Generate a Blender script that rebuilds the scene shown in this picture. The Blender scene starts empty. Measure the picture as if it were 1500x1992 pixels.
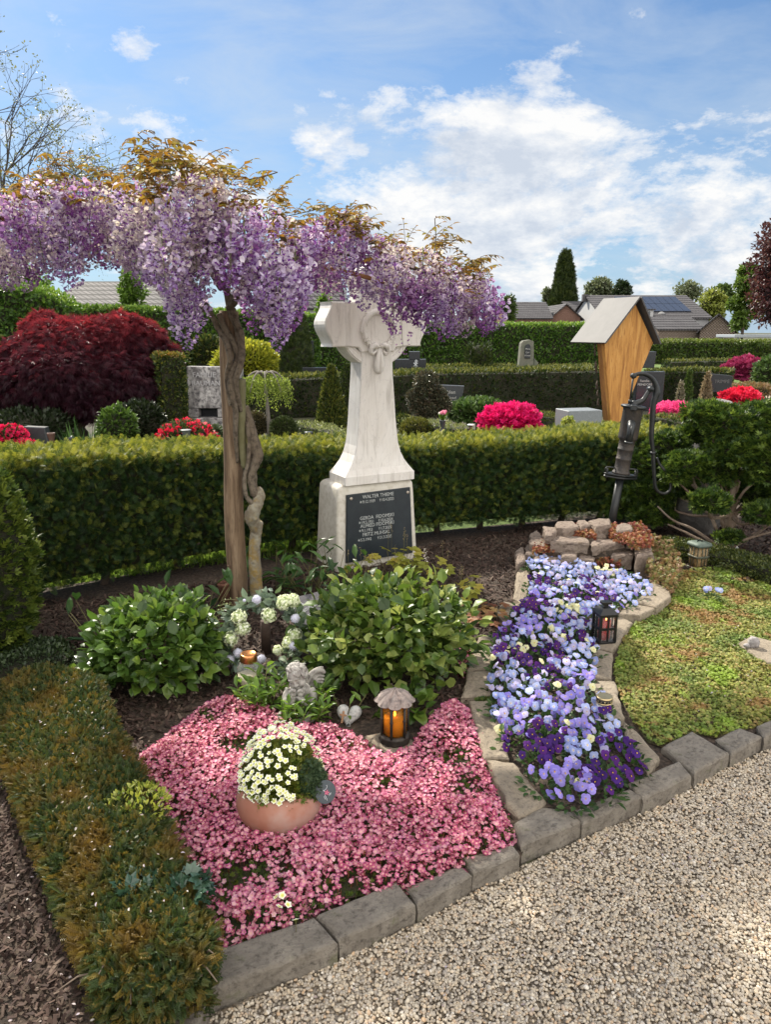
import bpy, math, random
import numpy as np
from mathutils import Vector, Matrix, noise
R = math.radians
SC = bpy.context.scene
C = SC.collection
rng = np.random.default_rng(7)
random.seed(7)
# ---------------------------------------------------------------- camera
PITCH, FP, HC = R(13.7), 1441.0, 1.6
cam = bpy.data.cameras.new('camera'); camo = bpy.data.objects.new('camera', cam); C.objects.link(camo)
camo.location = (0, 0, HC); camo.rotation_euler = (R(90) - PITCH, 0, 0)
cam.sensor_fit = 'VERTICAL'; cam.sensor_height = 36; cam.sensor_width = 36; cam.lens = 36 * FP / 1992
cam.clip_start = .05; cam.clip_end = 3000
SC.camera = camo
# ---------------------------------------------------------------- light
SUN_AZ = math.atan2(-.55, .83)     # azimuth from +Y towards +X
SUN_EL = R(41)
w = bpy.data.worlds.new('World'); SC.world = w; w.use_nodes = True
wt = w.node_tree; wt.nodes.clear()
def wn(t, **k):
    n = wt.nodes.new(t)
    for a, b in k.items(): setattr(n, a, b)
    return n
wo = wn('ShaderNodeOutputWorld'); wb = wn('ShaderNodeBackground'); wb.inputs[1].default_value = .15
wt.links.new(wb.outputs[0], wo.inputs[0])
sky = wn('ShaderNodeTexSky', sky_type='NISHITA'); sky.sun_disc = False
sky.sun_elevation = SUN_EL; sky.sun_rotation = SUN_AZ; sky.dust_density = .6; sky.ozone_density = 2.0; sky.air_density = 1.0
tc = wn('ShaderNodeTexCoord')
def wmath(op, a, b=None, c=None, clamp=False):
    n = wn('ShaderNodeMath', operation=op); n.use_clamp = clamp
    for i, v in enumerate((a, b, c)):
        if v is None: continue
        if isinstance(v, (int, float)): n.inputs[i].default_value = v
        else: wt.links.new(v, n.inputs[i])
    return n.outputs[0]
sx = wn('ShaderNodeSeparateXYZ'); wt.links.new(tc.outputs['Generated'], sx.inputs[0])
zc = wmath('MAXIMUM', sx.outputs[2], 0.0)
den = wmath('ADD', zc, .38)
cx = wmath('DIVIDE', sx.outputs[0], den); cy = wmath('DIVIDE', sx.outputs[1], den)
cv = wn('ShaderNodeCombineXYZ'); wt.links.new(cx, cv.inputs[0]); wt.links.new(cy, cv.inputs[1])
def wnoise(scale, detail, rough, dist, off=(0, 0, 0), sc=(1, 1, 1)):
    m = wn('ShaderNodeMapping'); m.inputs['Location'].default_value = off; m.inputs['Scale'].default_value = sc
    wt.links.new(cv.outputs[0], m.inputs[0])
    n = wn('ShaderNodeTexNoise'); n.inputs['Scale'].default_value = scale; n.inputs['Detail'].default_value = detail
    n.inputs['Roughness'].default_value = rough; n.inputs['Distortion'].default_value = dist
    wt.links.new(m.outputs[0], n.inputs['Vector']); return n.outputs[0]
n1 = wnoise(3.6, 14, .66, .10, (3.1, 1.7, 0)); n1b = wnoise(3.6, 14, .66, .10, (3.14, 1.62, 0)); n2 = wnoise(1.6, 4, .5, .3, (9, 2, 0)); n3 = wnoise(3.0, 9, .62, .5, (1, 5, 2), (1.0, 2.0, 1))
def ray(px, py):
    x = (px - 750) / FP; yc = (996 - py) / FP; s, c = math.sin(PITCH), math.cos(PITCH)
    return Vector((x, c + s * yc, -s + c * yc))
def blob(px, py, rad, amp):     # a cloud bank, or a clear patch, at a direction of the sky
    d = ray(px, py).normalized()
    vm = wn('ShaderNodeVectorMath', operation='DISTANCE'); wt.links.new(tc.outputs['Generated'], vm.inputs[0]); vm.inputs[1].default_value = d
    t = wmath('DIVIDE', vm.outputs['Value'], rad / FP); t = wmath('MULTIPLY', t, t); t = wmath('MULTIPLY', t, -1.0)
    e = wmath('EXPONENT', t); return wmath('MULTIPLY', e, amp)
dens = n1
for b in ((1150, 190, 110, .12), (1080, 300, 200, .15), (880, 270, 160, .12), (1010, 400, 150, .13), (660, 270, 190, .12), (1390, 265, 70, .15), (1500, 290, 60, .12), (1345, 425, 90, .14), (1240, 540, 150, .09), (430, 240, 150, .10), (900, 480, 160, .10), (700, 380, 140, .10),
          (262, 104, 42, .17), (30, 10, 60, .06), (160, 240, 80, .05), (250, 300, 200, .03), (560, 60, 330, -.20), (1200, 20, 330, -.16), (1430, 170, 80, -.08), (700, 150, 130, -.07), (1340, 350, 60, -.08), (110, 200, 110, -.09), (200, 60, 60, -.05), (150, 500, 160, -.04)):
    dens = wmath('ADD', dens, blob(*b))
def wramp(v, stops):
    r = wn('ShaderNodeValToRGB'); wt.links.new(v, r.inputs[0]); e = r.color_ramp.elements
    e[0].position, e[0].color = stops[0][0], tuple(stops[0][1]) + (1,); e[1].position, e[1].color = stops[1][0], tuple(stops[1][1]) + (1,)
    for p, c_ in stops[2:]: q = e.new(p); q.color = tuple(c_) + (1,)
    return r.outputs[0]
def wmix(f, a, b):
    m = wn('ShaderNodeMix', data_type='RGBA')
    for v, i in ((f, 0), (a, 6), (b, 7)):
        if isinstance(v, tuple): m.inputs[i].default_value = v + (1,)
        elif isinstance(v, float): m.inputs[i].default_value = v
        else: wt.links.new(v, m.inputs[i])
    return m.outputs[2]
cf = wramp(dens, [(.525, (0, 0, 0)), (.66, (.95, .95, .95)), (.575, (.5, .5, .5))])
thin = wramp(wmath('ADD', n3, wmath('MULTIPLY', n2, .35)), [(.56, (0, 0, 0)), (.95, (.55, .55, .55))])
lit = wmath('ADD', wmath('MULTIPLY', wmath('SUBTRACT', n1, n1b), 1.6), .5)
ccol = wramp(wmath('SUBTRACT', lit, wmath('MULTIPLY', wmath('SUBTRACT', dens, .62), .7)), [(.30, (.70, .77, .88)), (.62, (1.12, 1.11, 1.09)), (.46, (.90, .94, 1.0))])
cmul = wn('ShaderNodeVectorMath', operation='SCALE'); wt.links.new(ccol, cmul.inputs[0]); cmul.inputs['Scale'].default_value = 3.35
skys = wn('ShaderNodeVectorMath', operation='SCALE'); skyt = wn('ShaderNodeMix', data_type='RGBA', blend_type='MULTIPLY'); skyt.inputs[0].default_value = 1
wt.links.new(sky.outputs[0], skyt.inputs[6]); skyt.inputs[7].default_value = (.255, .35, .44, 1)
wt.links.new(skyt.outputs[2], skys.inputs[0]); skys.inputs['Scale'].default_value = 1.0
hz = wramp(sx.outputs[2], [(0, (.75, .75, .75)), (.42, (0, 0, 0)), (.12, (.42, .42, .42))])
s1 = wmix(hz, skys.outputs[0], (1.75, 2.35, 3.05))
s2 = wmix(thin, s1, (2.5, 2.8, 3.1))
s3 = wmix(cf, s2, cmul.outputs[0])
# unseen bright cloud bank behind the viewer, added as soft frontal fill light
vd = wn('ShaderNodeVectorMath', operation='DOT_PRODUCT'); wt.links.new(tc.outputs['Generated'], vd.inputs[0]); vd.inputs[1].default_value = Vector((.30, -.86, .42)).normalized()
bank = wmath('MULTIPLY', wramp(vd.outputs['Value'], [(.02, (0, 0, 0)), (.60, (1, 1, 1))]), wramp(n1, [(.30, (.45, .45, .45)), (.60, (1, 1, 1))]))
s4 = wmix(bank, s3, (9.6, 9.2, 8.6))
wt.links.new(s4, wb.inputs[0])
sun = bpy.data.lights.new('sun', 'SUN'); sun.energy = 4.6; sun.angle = R(1.2); sun.color = (1, .93, .80)
suno = bpy.data.objects.new('sun', sun); C.objects.link(suno)
sd = Vector((math.sin(SUN_AZ) * math.cos(SUN_EL), math.cos(SUN_AZ) * math.cos(SUN_EL), math.sin(SUN_EL)))
suno.rotation_euler = sd.to_track_quat('Z', 'Y').to_euler(); suno.location = (-4, 6, 8)
vs = SC.view_settings; SC.display_settings.display_device = 'sRGB'; vs.view_transform = 'Standard'; vs.look = 'None'; vs.exposure = .86; vs.gamma = 1; vs.use_curve_mapping = False
SC.cycles.max_bounces = 8; SC.cycles.transparent_max_bounces = 12; SC.cycles.use_denoising = True
# ---------------------------------------------------------------- placing: a photo point on a level, or at a distance
def G(px, py, z=0.0):
    d = ray(px, py); t = (z - HC) / d.z; return Vector((d.x * t, d.y * t, z))
def B(px, py, D):
    d = ray(px, py); t = D / d.y; return Vector((d.x * t, D, HC + d.z * t))
def GP(pts, z): return [tuple(G(a, b, z))[:2] for a, b in pts]
# ---------------------------------------------------------------- materials
def N(t, typ, **k):
    n = t.nodes.new(typ)
    for a, b in k.items(): setattr(n, a, b)
    return n
def ramp(t, v, stops, interp='LINEAR'):
    r = N(t, 'ShaderNodeValToRGB'); t.links.new(v, r.inputs[0]); e = r.color_ramp.elements; r.color_ramp.interpolation = interp
    stops = sorted(stops, key=lambda s: s[0])
    e[0].position, e[0].color = stops[0][0], tuple(stops[0][1]) + (1,)
    e[1].position, e[1].color = stops[-1][0], tuple(stops[-1][1]) + (1,)
    for p, c in stops[1:-1]:
        q = e.new(p); q.color = tuple(c) + (1,)
    return r.outputs[0]
def tnoise(t, scale, detail=5, rough=.55, sc=None, dist=0, coord='Object', kind='noise'):
    c = N(t, 'ShaderNodeTexCoord'); v = c.outputs[coord]
    if coord == 'World':
        pass
    if sc:
        m = N(t, 'ShaderNodeMapping'); m.inputs['Scale'].default_value = sc; t.links.new(v, m.inputs[0]); v = m.outputs[0]
    if kind == 'voronoi':
        n = N(t, 'ShaderNodeTexVoronoi'); n.inputs['Scale'].default_value = scale; t.links.new(v, n.inputs['Vector']); return n
    n = N(t, 'ShaderNodeTexNoise'); n.inputs['Scale'].default_value = scale; n.inputs['Detail'].default_value = detail
    n.inputs['Roughness'].default_value = rough; n.inputs['Distortion'].default_value = dist
    t.links.new(v, n.inputs['Vector']); return n.outputs[0]
def mixc(t, f, a, b, blend='MIX'):
    m = N(t, 'ShaderNodeMix', data_type='RGBA', blend_type=blend)
    for v, i in ((f, 0), (a, 6), (b, 7)):
        if isinstance(v, (tuple, list)): m.inputs[i].default_value = tuple(v)[:3] + (1,)
        elif isinstance(v, (int, float)): m.inputs[i].default_value = v
        else: t.links.new(v, m.inputs[i])
    return m.outputs[2]
def bump(t, bsdf, h, strength, dist, prev=None):
    b = N(t, 'ShaderNodeBump'); b.inputs['Strength'].default_value = strength; b.inputs['Distance'].default_value = dist
    t.links.new(h, b.inputs['Height'])
    if prev: t.links.new(prev, b.inputs['Normal'])
    t.links.new(b.outputs[0], bsdf.inputs['Normal']); return b.outputs[0]
def newmat(name):
    m = bpy.data.materials.new(name); m.use_nodes = True; t = m.node_tree
    return m, t, t.nodes['Principled BSDF']
MATS = {}
def mat(name, base, rough=.7, metal=0, var=None, vscale=8, vsc=None, var2=None, v2scale=40, bscale=60, bstr=0, bdist=.002, spec=.5, bsc=None, rnd=0):
    """plain surface: base colour, large variation, fine variation, bump"""
    if name in MATS: return MATS[name]
    m, t, b = newmat(name); MATS[name] = m
    b.inputs['Roughness'].default_value = rough; b.inputs['Metallic'].default_value = metal; b.inputs['Specular IOR Level'].default_value = spec
    b.inputs['Base Color'].default_value = tuple(base) + (1,); col = None
    if var:
        f = ramp(t, tnoise(t, vscale, 6, .6, vsc, .3), [(.38, (0, 0, 0)), (.62, (1, 1, 1))])
        col = mixc(t, f, base, var)
    if var2:
        f = ramp(t, tnoise(t, v2scale, 4, .6), [(.45, (0, 0, 0)), (.65, (1, 1, 1))])
        col = mixc(t, f, col if col else base, var2)
    if rnd:
        a = N(t, 'ShaderNodeAttribute', attribute_name='rnd')
        k = ramp(t, a.outputs['Fac'], [(0, (1 - rnd,) * 3), (1, (1 + rnd,) * 3)])
        col = mixc(t, 1.0, col if col else base, k, 'MULTIPLY')
    if col: t.links.new(col, b.inputs['Base Color'])
    if bstr:
        p = bump(t, b, tnoise(t, bscale, 8, .6, bsc), bstr, bdist)
    return m
def leafmat(name, cols, transl=.35, rough=.45, patch=None, pscale=3, pthr=(.45, .6), tcol=1.5, spec=.35, band=None):
    """leaves and petals: colour picked per leaf by the attribute rnd, light passes through"""
    if name in MATS: return MATS[name]
    m, t, b = newmat(name); MATS[name] = m
    a = N(t, 'ShaderNodeAttribute', attribute_name='rnd')
    n = len(cols); col = ramp(t, a.outputs['Fac'], [(i / (n - 1), c) for i, c in enumerate(cols)])
    if patch:
        f = ramp(t, tnoise(t, pscale, 3, .5), [(pthr[0], (0, 0, 0)), (pthr[1], (1, 1, 1))])
        col = mixc(t, f, col, patch)
    if band:   # markings by the attribute mark (petal throat, leaf edge)
        a2 = N(t, 'ShaderNodeAttribute', attribute_name='mark')
        f = ramp(t, a2.outputs['Fac'], [(band[1], (0, 0, 0)), (band[2], (1, 1, 1))])
        col = mixc(t, f, col, band[0])
    b.inputs['Roughness'].default_value = rough; b.inputs['Specular IOR Level'].default_value = spec
    t.links.new(col, b.inputs['Base Color'])
    tr = N(t, 'ShaderNodeBsdfTranslucent'); mx = N(t, 'ShaderNodeMixShader'); mx.inputs[0].default_value = transl
    k = mixc(t, 1.0, col, (tcol, tcol * .97, tcol * .8), 'MULTIPLY'); t.links.new(k, tr.inputs[0])
    out = t.nodes['Material Output']; t.links.new(b.outputs[0], mx.inputs[1]); t.links.new(tr.outputs[0], mx.inputs[2]); t.links.new(mx.outputs[0], out.inputs[0])
    return m
# ---------------------------------------------------------------- geometry
class Geo:
    def __init__(s): s.V = []; s.F = []; s.M = []; s.S = []; s.A = []; s.K = []; s.n = 0
    def add(s, V, F, mi=0, smooth=True, rnd=None, mark=None):
        V = np.asarray(V, dtype=np.float64).reshape(-1, 3)
        s.V.append(V)
        s.A.append(np.full(len(V), .5) if rnd is None else (np.full(len(V), rnd) if np.isscalar(rnd) else np.asarray(rnd)))
        s.K.append(np.zeros(len(V)) if mark is None else np.asarray(mark))
        if isinstance(F, np.ndarray): groups = [F]
        else:
            d = {}
            for f in F: d.setdefault(len(f), []).append(f)
            groups = [np.array(v) for v in d.values()]
        for g in groups:
            s.F.append(g + s.n); s.M.append(np.full(len(g), mi)); s.S.append(np.full(len(g), smooth))
        s.n += len(V); return s
    def mesh(s, name, mats, off=(0, 0, 0)):
        me = bpy.data.meshes.new(name); V = np.concatenate(s.V) - np.array(off)
        me.vertices.add(len(V)); me.vertices.foreach_set('co', V.astype(np.float32).ravel())
        loops = np.concatenate([f.ravel() for f in s.F]); tot = np.concatenate([np.full(len(f), f.shape[1]) for f in s.F])
        st = np.concatenate([[0], np.cumsum(tot)[:-1]])
        me.loops.add(len(loops)); me.loops.foreach_set('vertex_index', loops.astype(np.int32))
        me.polygons.add(len(tot)); me.polygons.foreach_set('loop_start', st.astype(np.int32))
        me.polygons.foreach_set('material_index', np.concatenate(s.M).astype(np.int32))
        me.polygons.foreach_set('use_smooth', np.concatenate(s.S).astype(bool))
        for nm, L in (('rnd', s.A), ('mark', s.K)):
            at = me.attributes.new(nm, 'FLOAT', 'POINT'); at.data.foreach_set('value', np.concatenate(L).astype(np.float32))
        for m in (mats if isinstance(mats, (list, tuple)) else [mats]): me.materials.append(m)
        me.update(calc_edges=True); me.validate(); return me
    # --- primitives, M = 4x4 matrix
    def box(s, a, b, M=None, mi=0, bev=0, rnd=None):
        (x0, y0, z0), (x1, y1, z1) = a, b
        if not bev:
            V = [(x, y, z) for z in (z0, z1) for x, y in ((x0, y0), (x1, y0), (x1, y1), (x0, y1))]
            F = [(3, 2, 1, 0), (4, 5, 6, 7), (0, 1, 5, 4), (1, 2, 6, 5), (2, 3, 7, 6), (3, 0, 4, 7)]
            return s.add(xf(V, M), F, mi, False, rnd)
        P = [(x0, y0), (x1, y0), (x1, y1), (x0, y1)]
        return s.prism(P, z0, z1, M, mi, bev, rnd=rnd)
    def prism(s, P, z0, z1, M=None, mi=0, bev=0, top=None, smooth=False, rnd=None, cut=0):
        """closed prism of polygon P (xy); bev: chamfered rims; cut: chamfered corners"""
        P = [Vector(p) for p in P]
        if bev or cut:
            c = cut or bev; Q = []
            for i, p in enumerate(P):
                a = P[i - 1] - p; b = P[(i + 1) % len(P)] - p
                Q.append(p + a.normalized() * min(c, a.length * .4)); Q.append(p + b.normalized() * min(c, b.length * .4))
            P = Q
        n = len(P); rings = []
        if bev:
            I = inset(P, bev); rings = [(I, z0), (P, z0 + bev), (P, z1 - bev), (I, z1)]
        else: rings = [(P, z0), (top or P, z1)]
        V = [(p[0], p[1], z) for ring, z in rings for p in ring]; F = []
        for k in range(len(rings) - 1):
            for i in range(n):
                j = (i + 1) % n; F.append((k * n + i, k * n + j, (k + 1) * n + j, (k + 1) * n + i))
        F.append(tuple(range(n))[::-1]); F.append(tuple((len(rings) - 1) * n + i for i in range(n)))
        return s.add(xf(V, M), F, mi, smooth, rnd)
    def tube(s, pts, rad, n=8, mi=0, cap=True, rnd=None, squash=1, knob=0, seed=0):
        pts = [Vector(p) for p in pts]; m = len(pts)
        if np.isscalar(rad): rad = [rad] * m
        V = []; F = []; up = Vector((0, 0, 1)); rr = random.Random(seed)
        t0 = (pts[1] - pts[0]).normalized(); a = t0.orthogonal().normalized()
        for i in range(m):
            t = ((pts[i + 1] if i < m - 1 else pts[i]) - (pts[i - 1] if i else pts[i])).normalized()
            a = (a - t * a.dot(t)).normalized(); b = t.cross(a)
            for k in range(n):
                an = 2 * math.pi * k / n; r = rad[i] * (1 + knob * (rr.random() - .5))
                V.append(pts[i] + a * math.cos(an) * r + b * math.sin(an) * r * squash)
        for i in range(m - 1):
            for k in range(n):
                j = (k + 1) % n; F.append((i * n + k, i * n + j, (i + 1) * n + j, (i + 1) * n + k))
        if cap: F.append(tuple(range(n))[::-1]); F.append(tuple((m - 1) * n + k for k in range(n)))
        return s.add([tuple(v) for v in V], F, mi, True, rnd)
    def lathe(s, prof, c=(0, 0, 0), n=24, mi=0, M=None, lobes=0, amp=0, smooth=True, zl=0):
        V = []; F = []
        for r, z in prof:
            for k in range(n):
                an = 2 * math.pi * k / n; q = 1 + amp * math.cos(an * lobes) if lobes else 1
                V.append((c[0] + r * q * math.cos(an), c[1] + r * q * math.sin(an), c[2] + z + (zl * r * math.cos(an * lobes) if lobes else 0)))
        m = len(prof)
        for i in range(m - 1):
            for k in range(n):
                j = (k + 1) % n; F.append((i * n + k, i * n + j, (i + 1) * n + j, (i + 1) * n + k))
        if prof[0][0] > 1e-6: F.append(tuple(range(n))[::-1])
        if prof[-1][0] > 1e-6: F.append(tuple((m - 1) * n + k for k in range(n)))
        return s.add(xf(V, M), F, mi, smooth)
    def ball(s, c, r, sub=2, mi=0, lump=0, freq=2, seed=0, rnd=None, M=None, flat=False):
        V, F = ICO[sub]; V = V.copy()
        if lump: V = V * (1 + lump * lumps(V, freq, seed))[:, None]
        V = V * np.array(r if not np.isscalar(r) else (r, r, r))
        if M is not None: V = np.array(xf(V, M))
        return s.add(V + np.array(c), F, mi, not flat, rnd)
    def scatter(s, T, P, Rm, S, rnd, mi=0, smooth=False):
        tv, tf = T[0], T[1]; P = np.asarray(P); n = len(P)
        if n == 0: return s
        S = np.asarray(S); S = S[:, None] if S.ndim == 1 else S
        V = np.einsum('nij,nkj->nki', Rm, tv[None] * (S[:, None, :] if S.shape[1] == 3 else S[:, :, None])) + P[:, None, :]
        F = (tf[None] + (np.arange(n) * len(tv))[:, None, None]).reshape(-1, tf.shape[1])
        mark = np.tile(T[2], n) if len(T) > 2 else None
        return s.add(V.reshape(-1, 3), F, mi, smooth, np.repeat(rnd, len(tv)), mark)
def xf(V, M):
    if M is None: return V
    A = np.array(M); V = np.asarray(V, dtype=float); return V @ A[:3, :3].T + A[:3, 3]
def inset(P, d):
    c = Vector((sum(p[0] for p in P) / len(P), sum(p[1] for p in P) / len(P))); out = []; n = len(P)
    ar = sum(P[i][0] * P[(i + 1) % n][1] - P[(i + 1) % n][0] * P[i][1] for i in range(n)); sg = 1 if ar > 0 else -1
    for i in range(n):
        a, p, b = Vector(P[i - 1][:2]), Vector(P[i][:2]), Vector(P[(i + 1) % n][:2])
        e1 = (p - a).normalized(); e2 = (b - p).normalized()
        n1 = Vector((-e1.y, e1.x)) * sg; n2 = Vector((-e2.y, e2.x)) * sg; m = (n1 + n2)
        if m.length < 1e-6: m = n1
        m.normalize(); k = d / max(.35, m.dot(n1)); out.append(p + m * k)
    return out
def mkico(sub):
    import bmesh
    bm = bmesh.new(); bmesh.ops.create_icosphere(bm, subdivisions=sub, radius=1)
    V = np.array([v.co[:] for v in bm.verts]); F = np.array([[v.index for v in f.verts] for f in bm.faces]); bm.free(); return V, F
ICO = {k: mkico(k) for k in (1, 2, 3, 4, 5)}
def lumps(D, freq, seed):
    """smooth pseudo-noise in about -1..1 of 3-D points"""
    r = np.random.default_rng(seed + 100); D = np.asarray(D); o = np.zeros(len(D))
    for k in range(7):
        w = r.normal(size=3) * freq * (1 + .25 * k); o += np.sin(D @ w + r.uniform(0, 6.28)) / (1 + .25 * k)
    return o / 3.2
# rotation frames: template +y along d, +z near n
def frames(d, n):
    d = d / np.linalg.norm(d, axis=1, keepdims=True); x = np.cross(d, n); l = np.linalg.norm(x, axis=1, keepdims=True)
    x = np.where(l < 1e-5, np.array([[1., 0, 0]]), x / np.maximum(l, 1e-9)); z = np.cross(x, d)
    return np.stack([x, d, z], axis=2)
def nrm(a): return a / np.maximum(np.linalg.norm(a, axis=1, keepdims=True), 1e-9)
# ---------------------------------------------------------------- objects
OFF = {}
def thing(name, label, cat, loc, group=None):
    o = bpy.data.objects.new(name, None); o.empty_display_size = .1; C.objects.link(o); o.location = loc
    o['label'] = label; o['category'] = cat; OFF[o] = Vector(loc)
    if group: o['group'] = group
    return o
def part(name, g, mats, parent, label=None, kind=None):
    off = OFF[parent]; o = bpy.data.objects.new(name, g.mesh(name, mats, off)); C.objects.link(o); o.parent = parent; OFF[o] = off
    if label: o['label'] = label
    if kind: o['kind'] = kind
    return o
def single(name, g, mats, label, cat, group=None, kind=None, loc=None):
    if loc is None:
        V = np.concatenate(g.V); a = V.min(0); b = V.max(0); loc = ((a[0] + b[0]) / 2, (a[1] + b[1]) / 2, a[2])
    o = bpy.data.objects.new(name, g.mesh(name, mats, loc)); C.objects.link(o); o.location = loc; OFF[o] = Vector(loc)
    o['label'] = label; o['category'] = cat
    if group: o['group'] = group
    if kind: o['kind'] = kind
    return o
def struct(name, g, mats):
    o = bpy.data.objects.new(name, g.mesh(name, mats)); C.objects.link(o); o['kind'] = 'structure'; OFF[o] = Vector(); return o
# ---------------------------------------------------------------- leaf templates (along +y, length 1)
def rh(p, d, L, w, z=0):    # rhomb leaflet: base p, direction d (xy), length, width
    d = np.array(d, float); d /= np.linalg.norm(d); q = np.array([-d[1], d[0]]); p = np.array(p, float)
    a = p; b = p + d * L * .5 + q * w / 2; c = p + d * L; e = p + d * L * .5 - q * w / 2
    return [(a[0], a[1], z), (e[0], e[1], z + .03), (c[0], c[1], z - .05), (b[0], b[1], z + .03)]
def tmpl(rs):
    V = []; F = []
    for r in rs: k = len(V); V += r; F.append((k, k + 1, k + 2, k + 3))
    return np.array(V, float), np.array(F)
T_RH = tmpl([rh((0, 0), (0, 1), 1, .5)])
T_BL = tmpl([rh((0, 0), (0, 1), 1, .16)])
T_LEAF = (np.array([(0, 0, 0), (-.26, .36, .07), (0, .4, 0), (.26, .36, .07), (-.19, .72, .03), (0, .75, -.04), (.19, .72, .03), (0, 1, -.14)], float),
          np.array([(0, 2, 1, 1), (0, 3, 2, 2), (1, 2, 5, 4), (2, 3, 6, 5), (4, 5, 7, 7), (5, 6, 7, 7)]))
def tri(T):
    V, F = T[0], T[1]; o = []
    for f in F:
        o.append((f[0], f[1], f[2]))
        if f[3] != f[2]: o.append((f[0], f[2], f[3]))
    return (V, np.array(o)) + tuple(T[2:])
T_LEAF = tri(T_LEAF) + (np.array([1, 1, 0, 1, 1, 0, 1, 1.]),)
T_THUJA = tmpl([rh((0, 0), (0, 1), 1, .09)] + [rh((0, .08 + .17 * i), (s_ * 1.1, 1), .55 - .085 * i, .085, .04 * (i % 2)) for i in range(5) for s_ in (-1, 1)])
T_MAPLE = tmpl([rh((0, 0), (math.sin(a), math.cos(a)), l, .13) for a, l in ((-1.3, .6), (-.8, .85), (-.35, 1.), (0.05, 1.08), (.45, 1.), (.85, .85), (1.3, .6))])
T_YEW = tmpl([rh((0, 0), (0, 1), 1, .08)] + [rh((0, .08 + .15 * i), (s_ * 1.2, 1), .38 - .02 * i, .125, .02) for i in range(6) for s_ in (-1, 1)])
T_TUFT = tmpl([rh((0, 0), (math.sin(a), math.cos(a)), l, .34, zz) for a, l, zz in ((-.9, .8, 0), (-.35, 1, .1), (.3, .95, -.05), (.9, .75, .08))])
def dome_dirs(n, zmin=-.2):
    z = rng.uniform(zmin, 1, n); a = rng.uniform(0, 2 * math.pi, n); r = np.sqrt(1 - z * z); return np.stack([r * np.cos(a), r * np.sin(a), z], 1)
def bush_leaves(g, c, rad, n, T, size, zmin=-.2, shell=(.8, 1.02), lump=.08, freq=4, seed=0, outw=1.0, droop=.0, up=.3, jit=.5, mi=0, flat=.3, rn=None, sv=.3):
    D = dome_dirs(n, zmin); k = rng.uniform(*shell, n) * (1 + lump * lumps(D, freq, seed)); rad = np.array(rad if not np.isscalar(rad) else (rad,) * 3)
    P = D * k[:, None] * rad + np.array(c)
    nr = nrm(D / rad); d = nr * outw + rng.normal(size=(n, 3)) * jit + np.array([0, 0, up - droop])
    nn = nr * flat + np.array([0, 0, 1.]) * (1 - flat) + rng.normal(size=(n, 3)) * .35
    g.scatter(T, P, frames(d, nn), size * rng.uniform(1 - sv, 1 + sv, n), rng.random(n) if rn is None else rn(n), mi)
    return P
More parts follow.
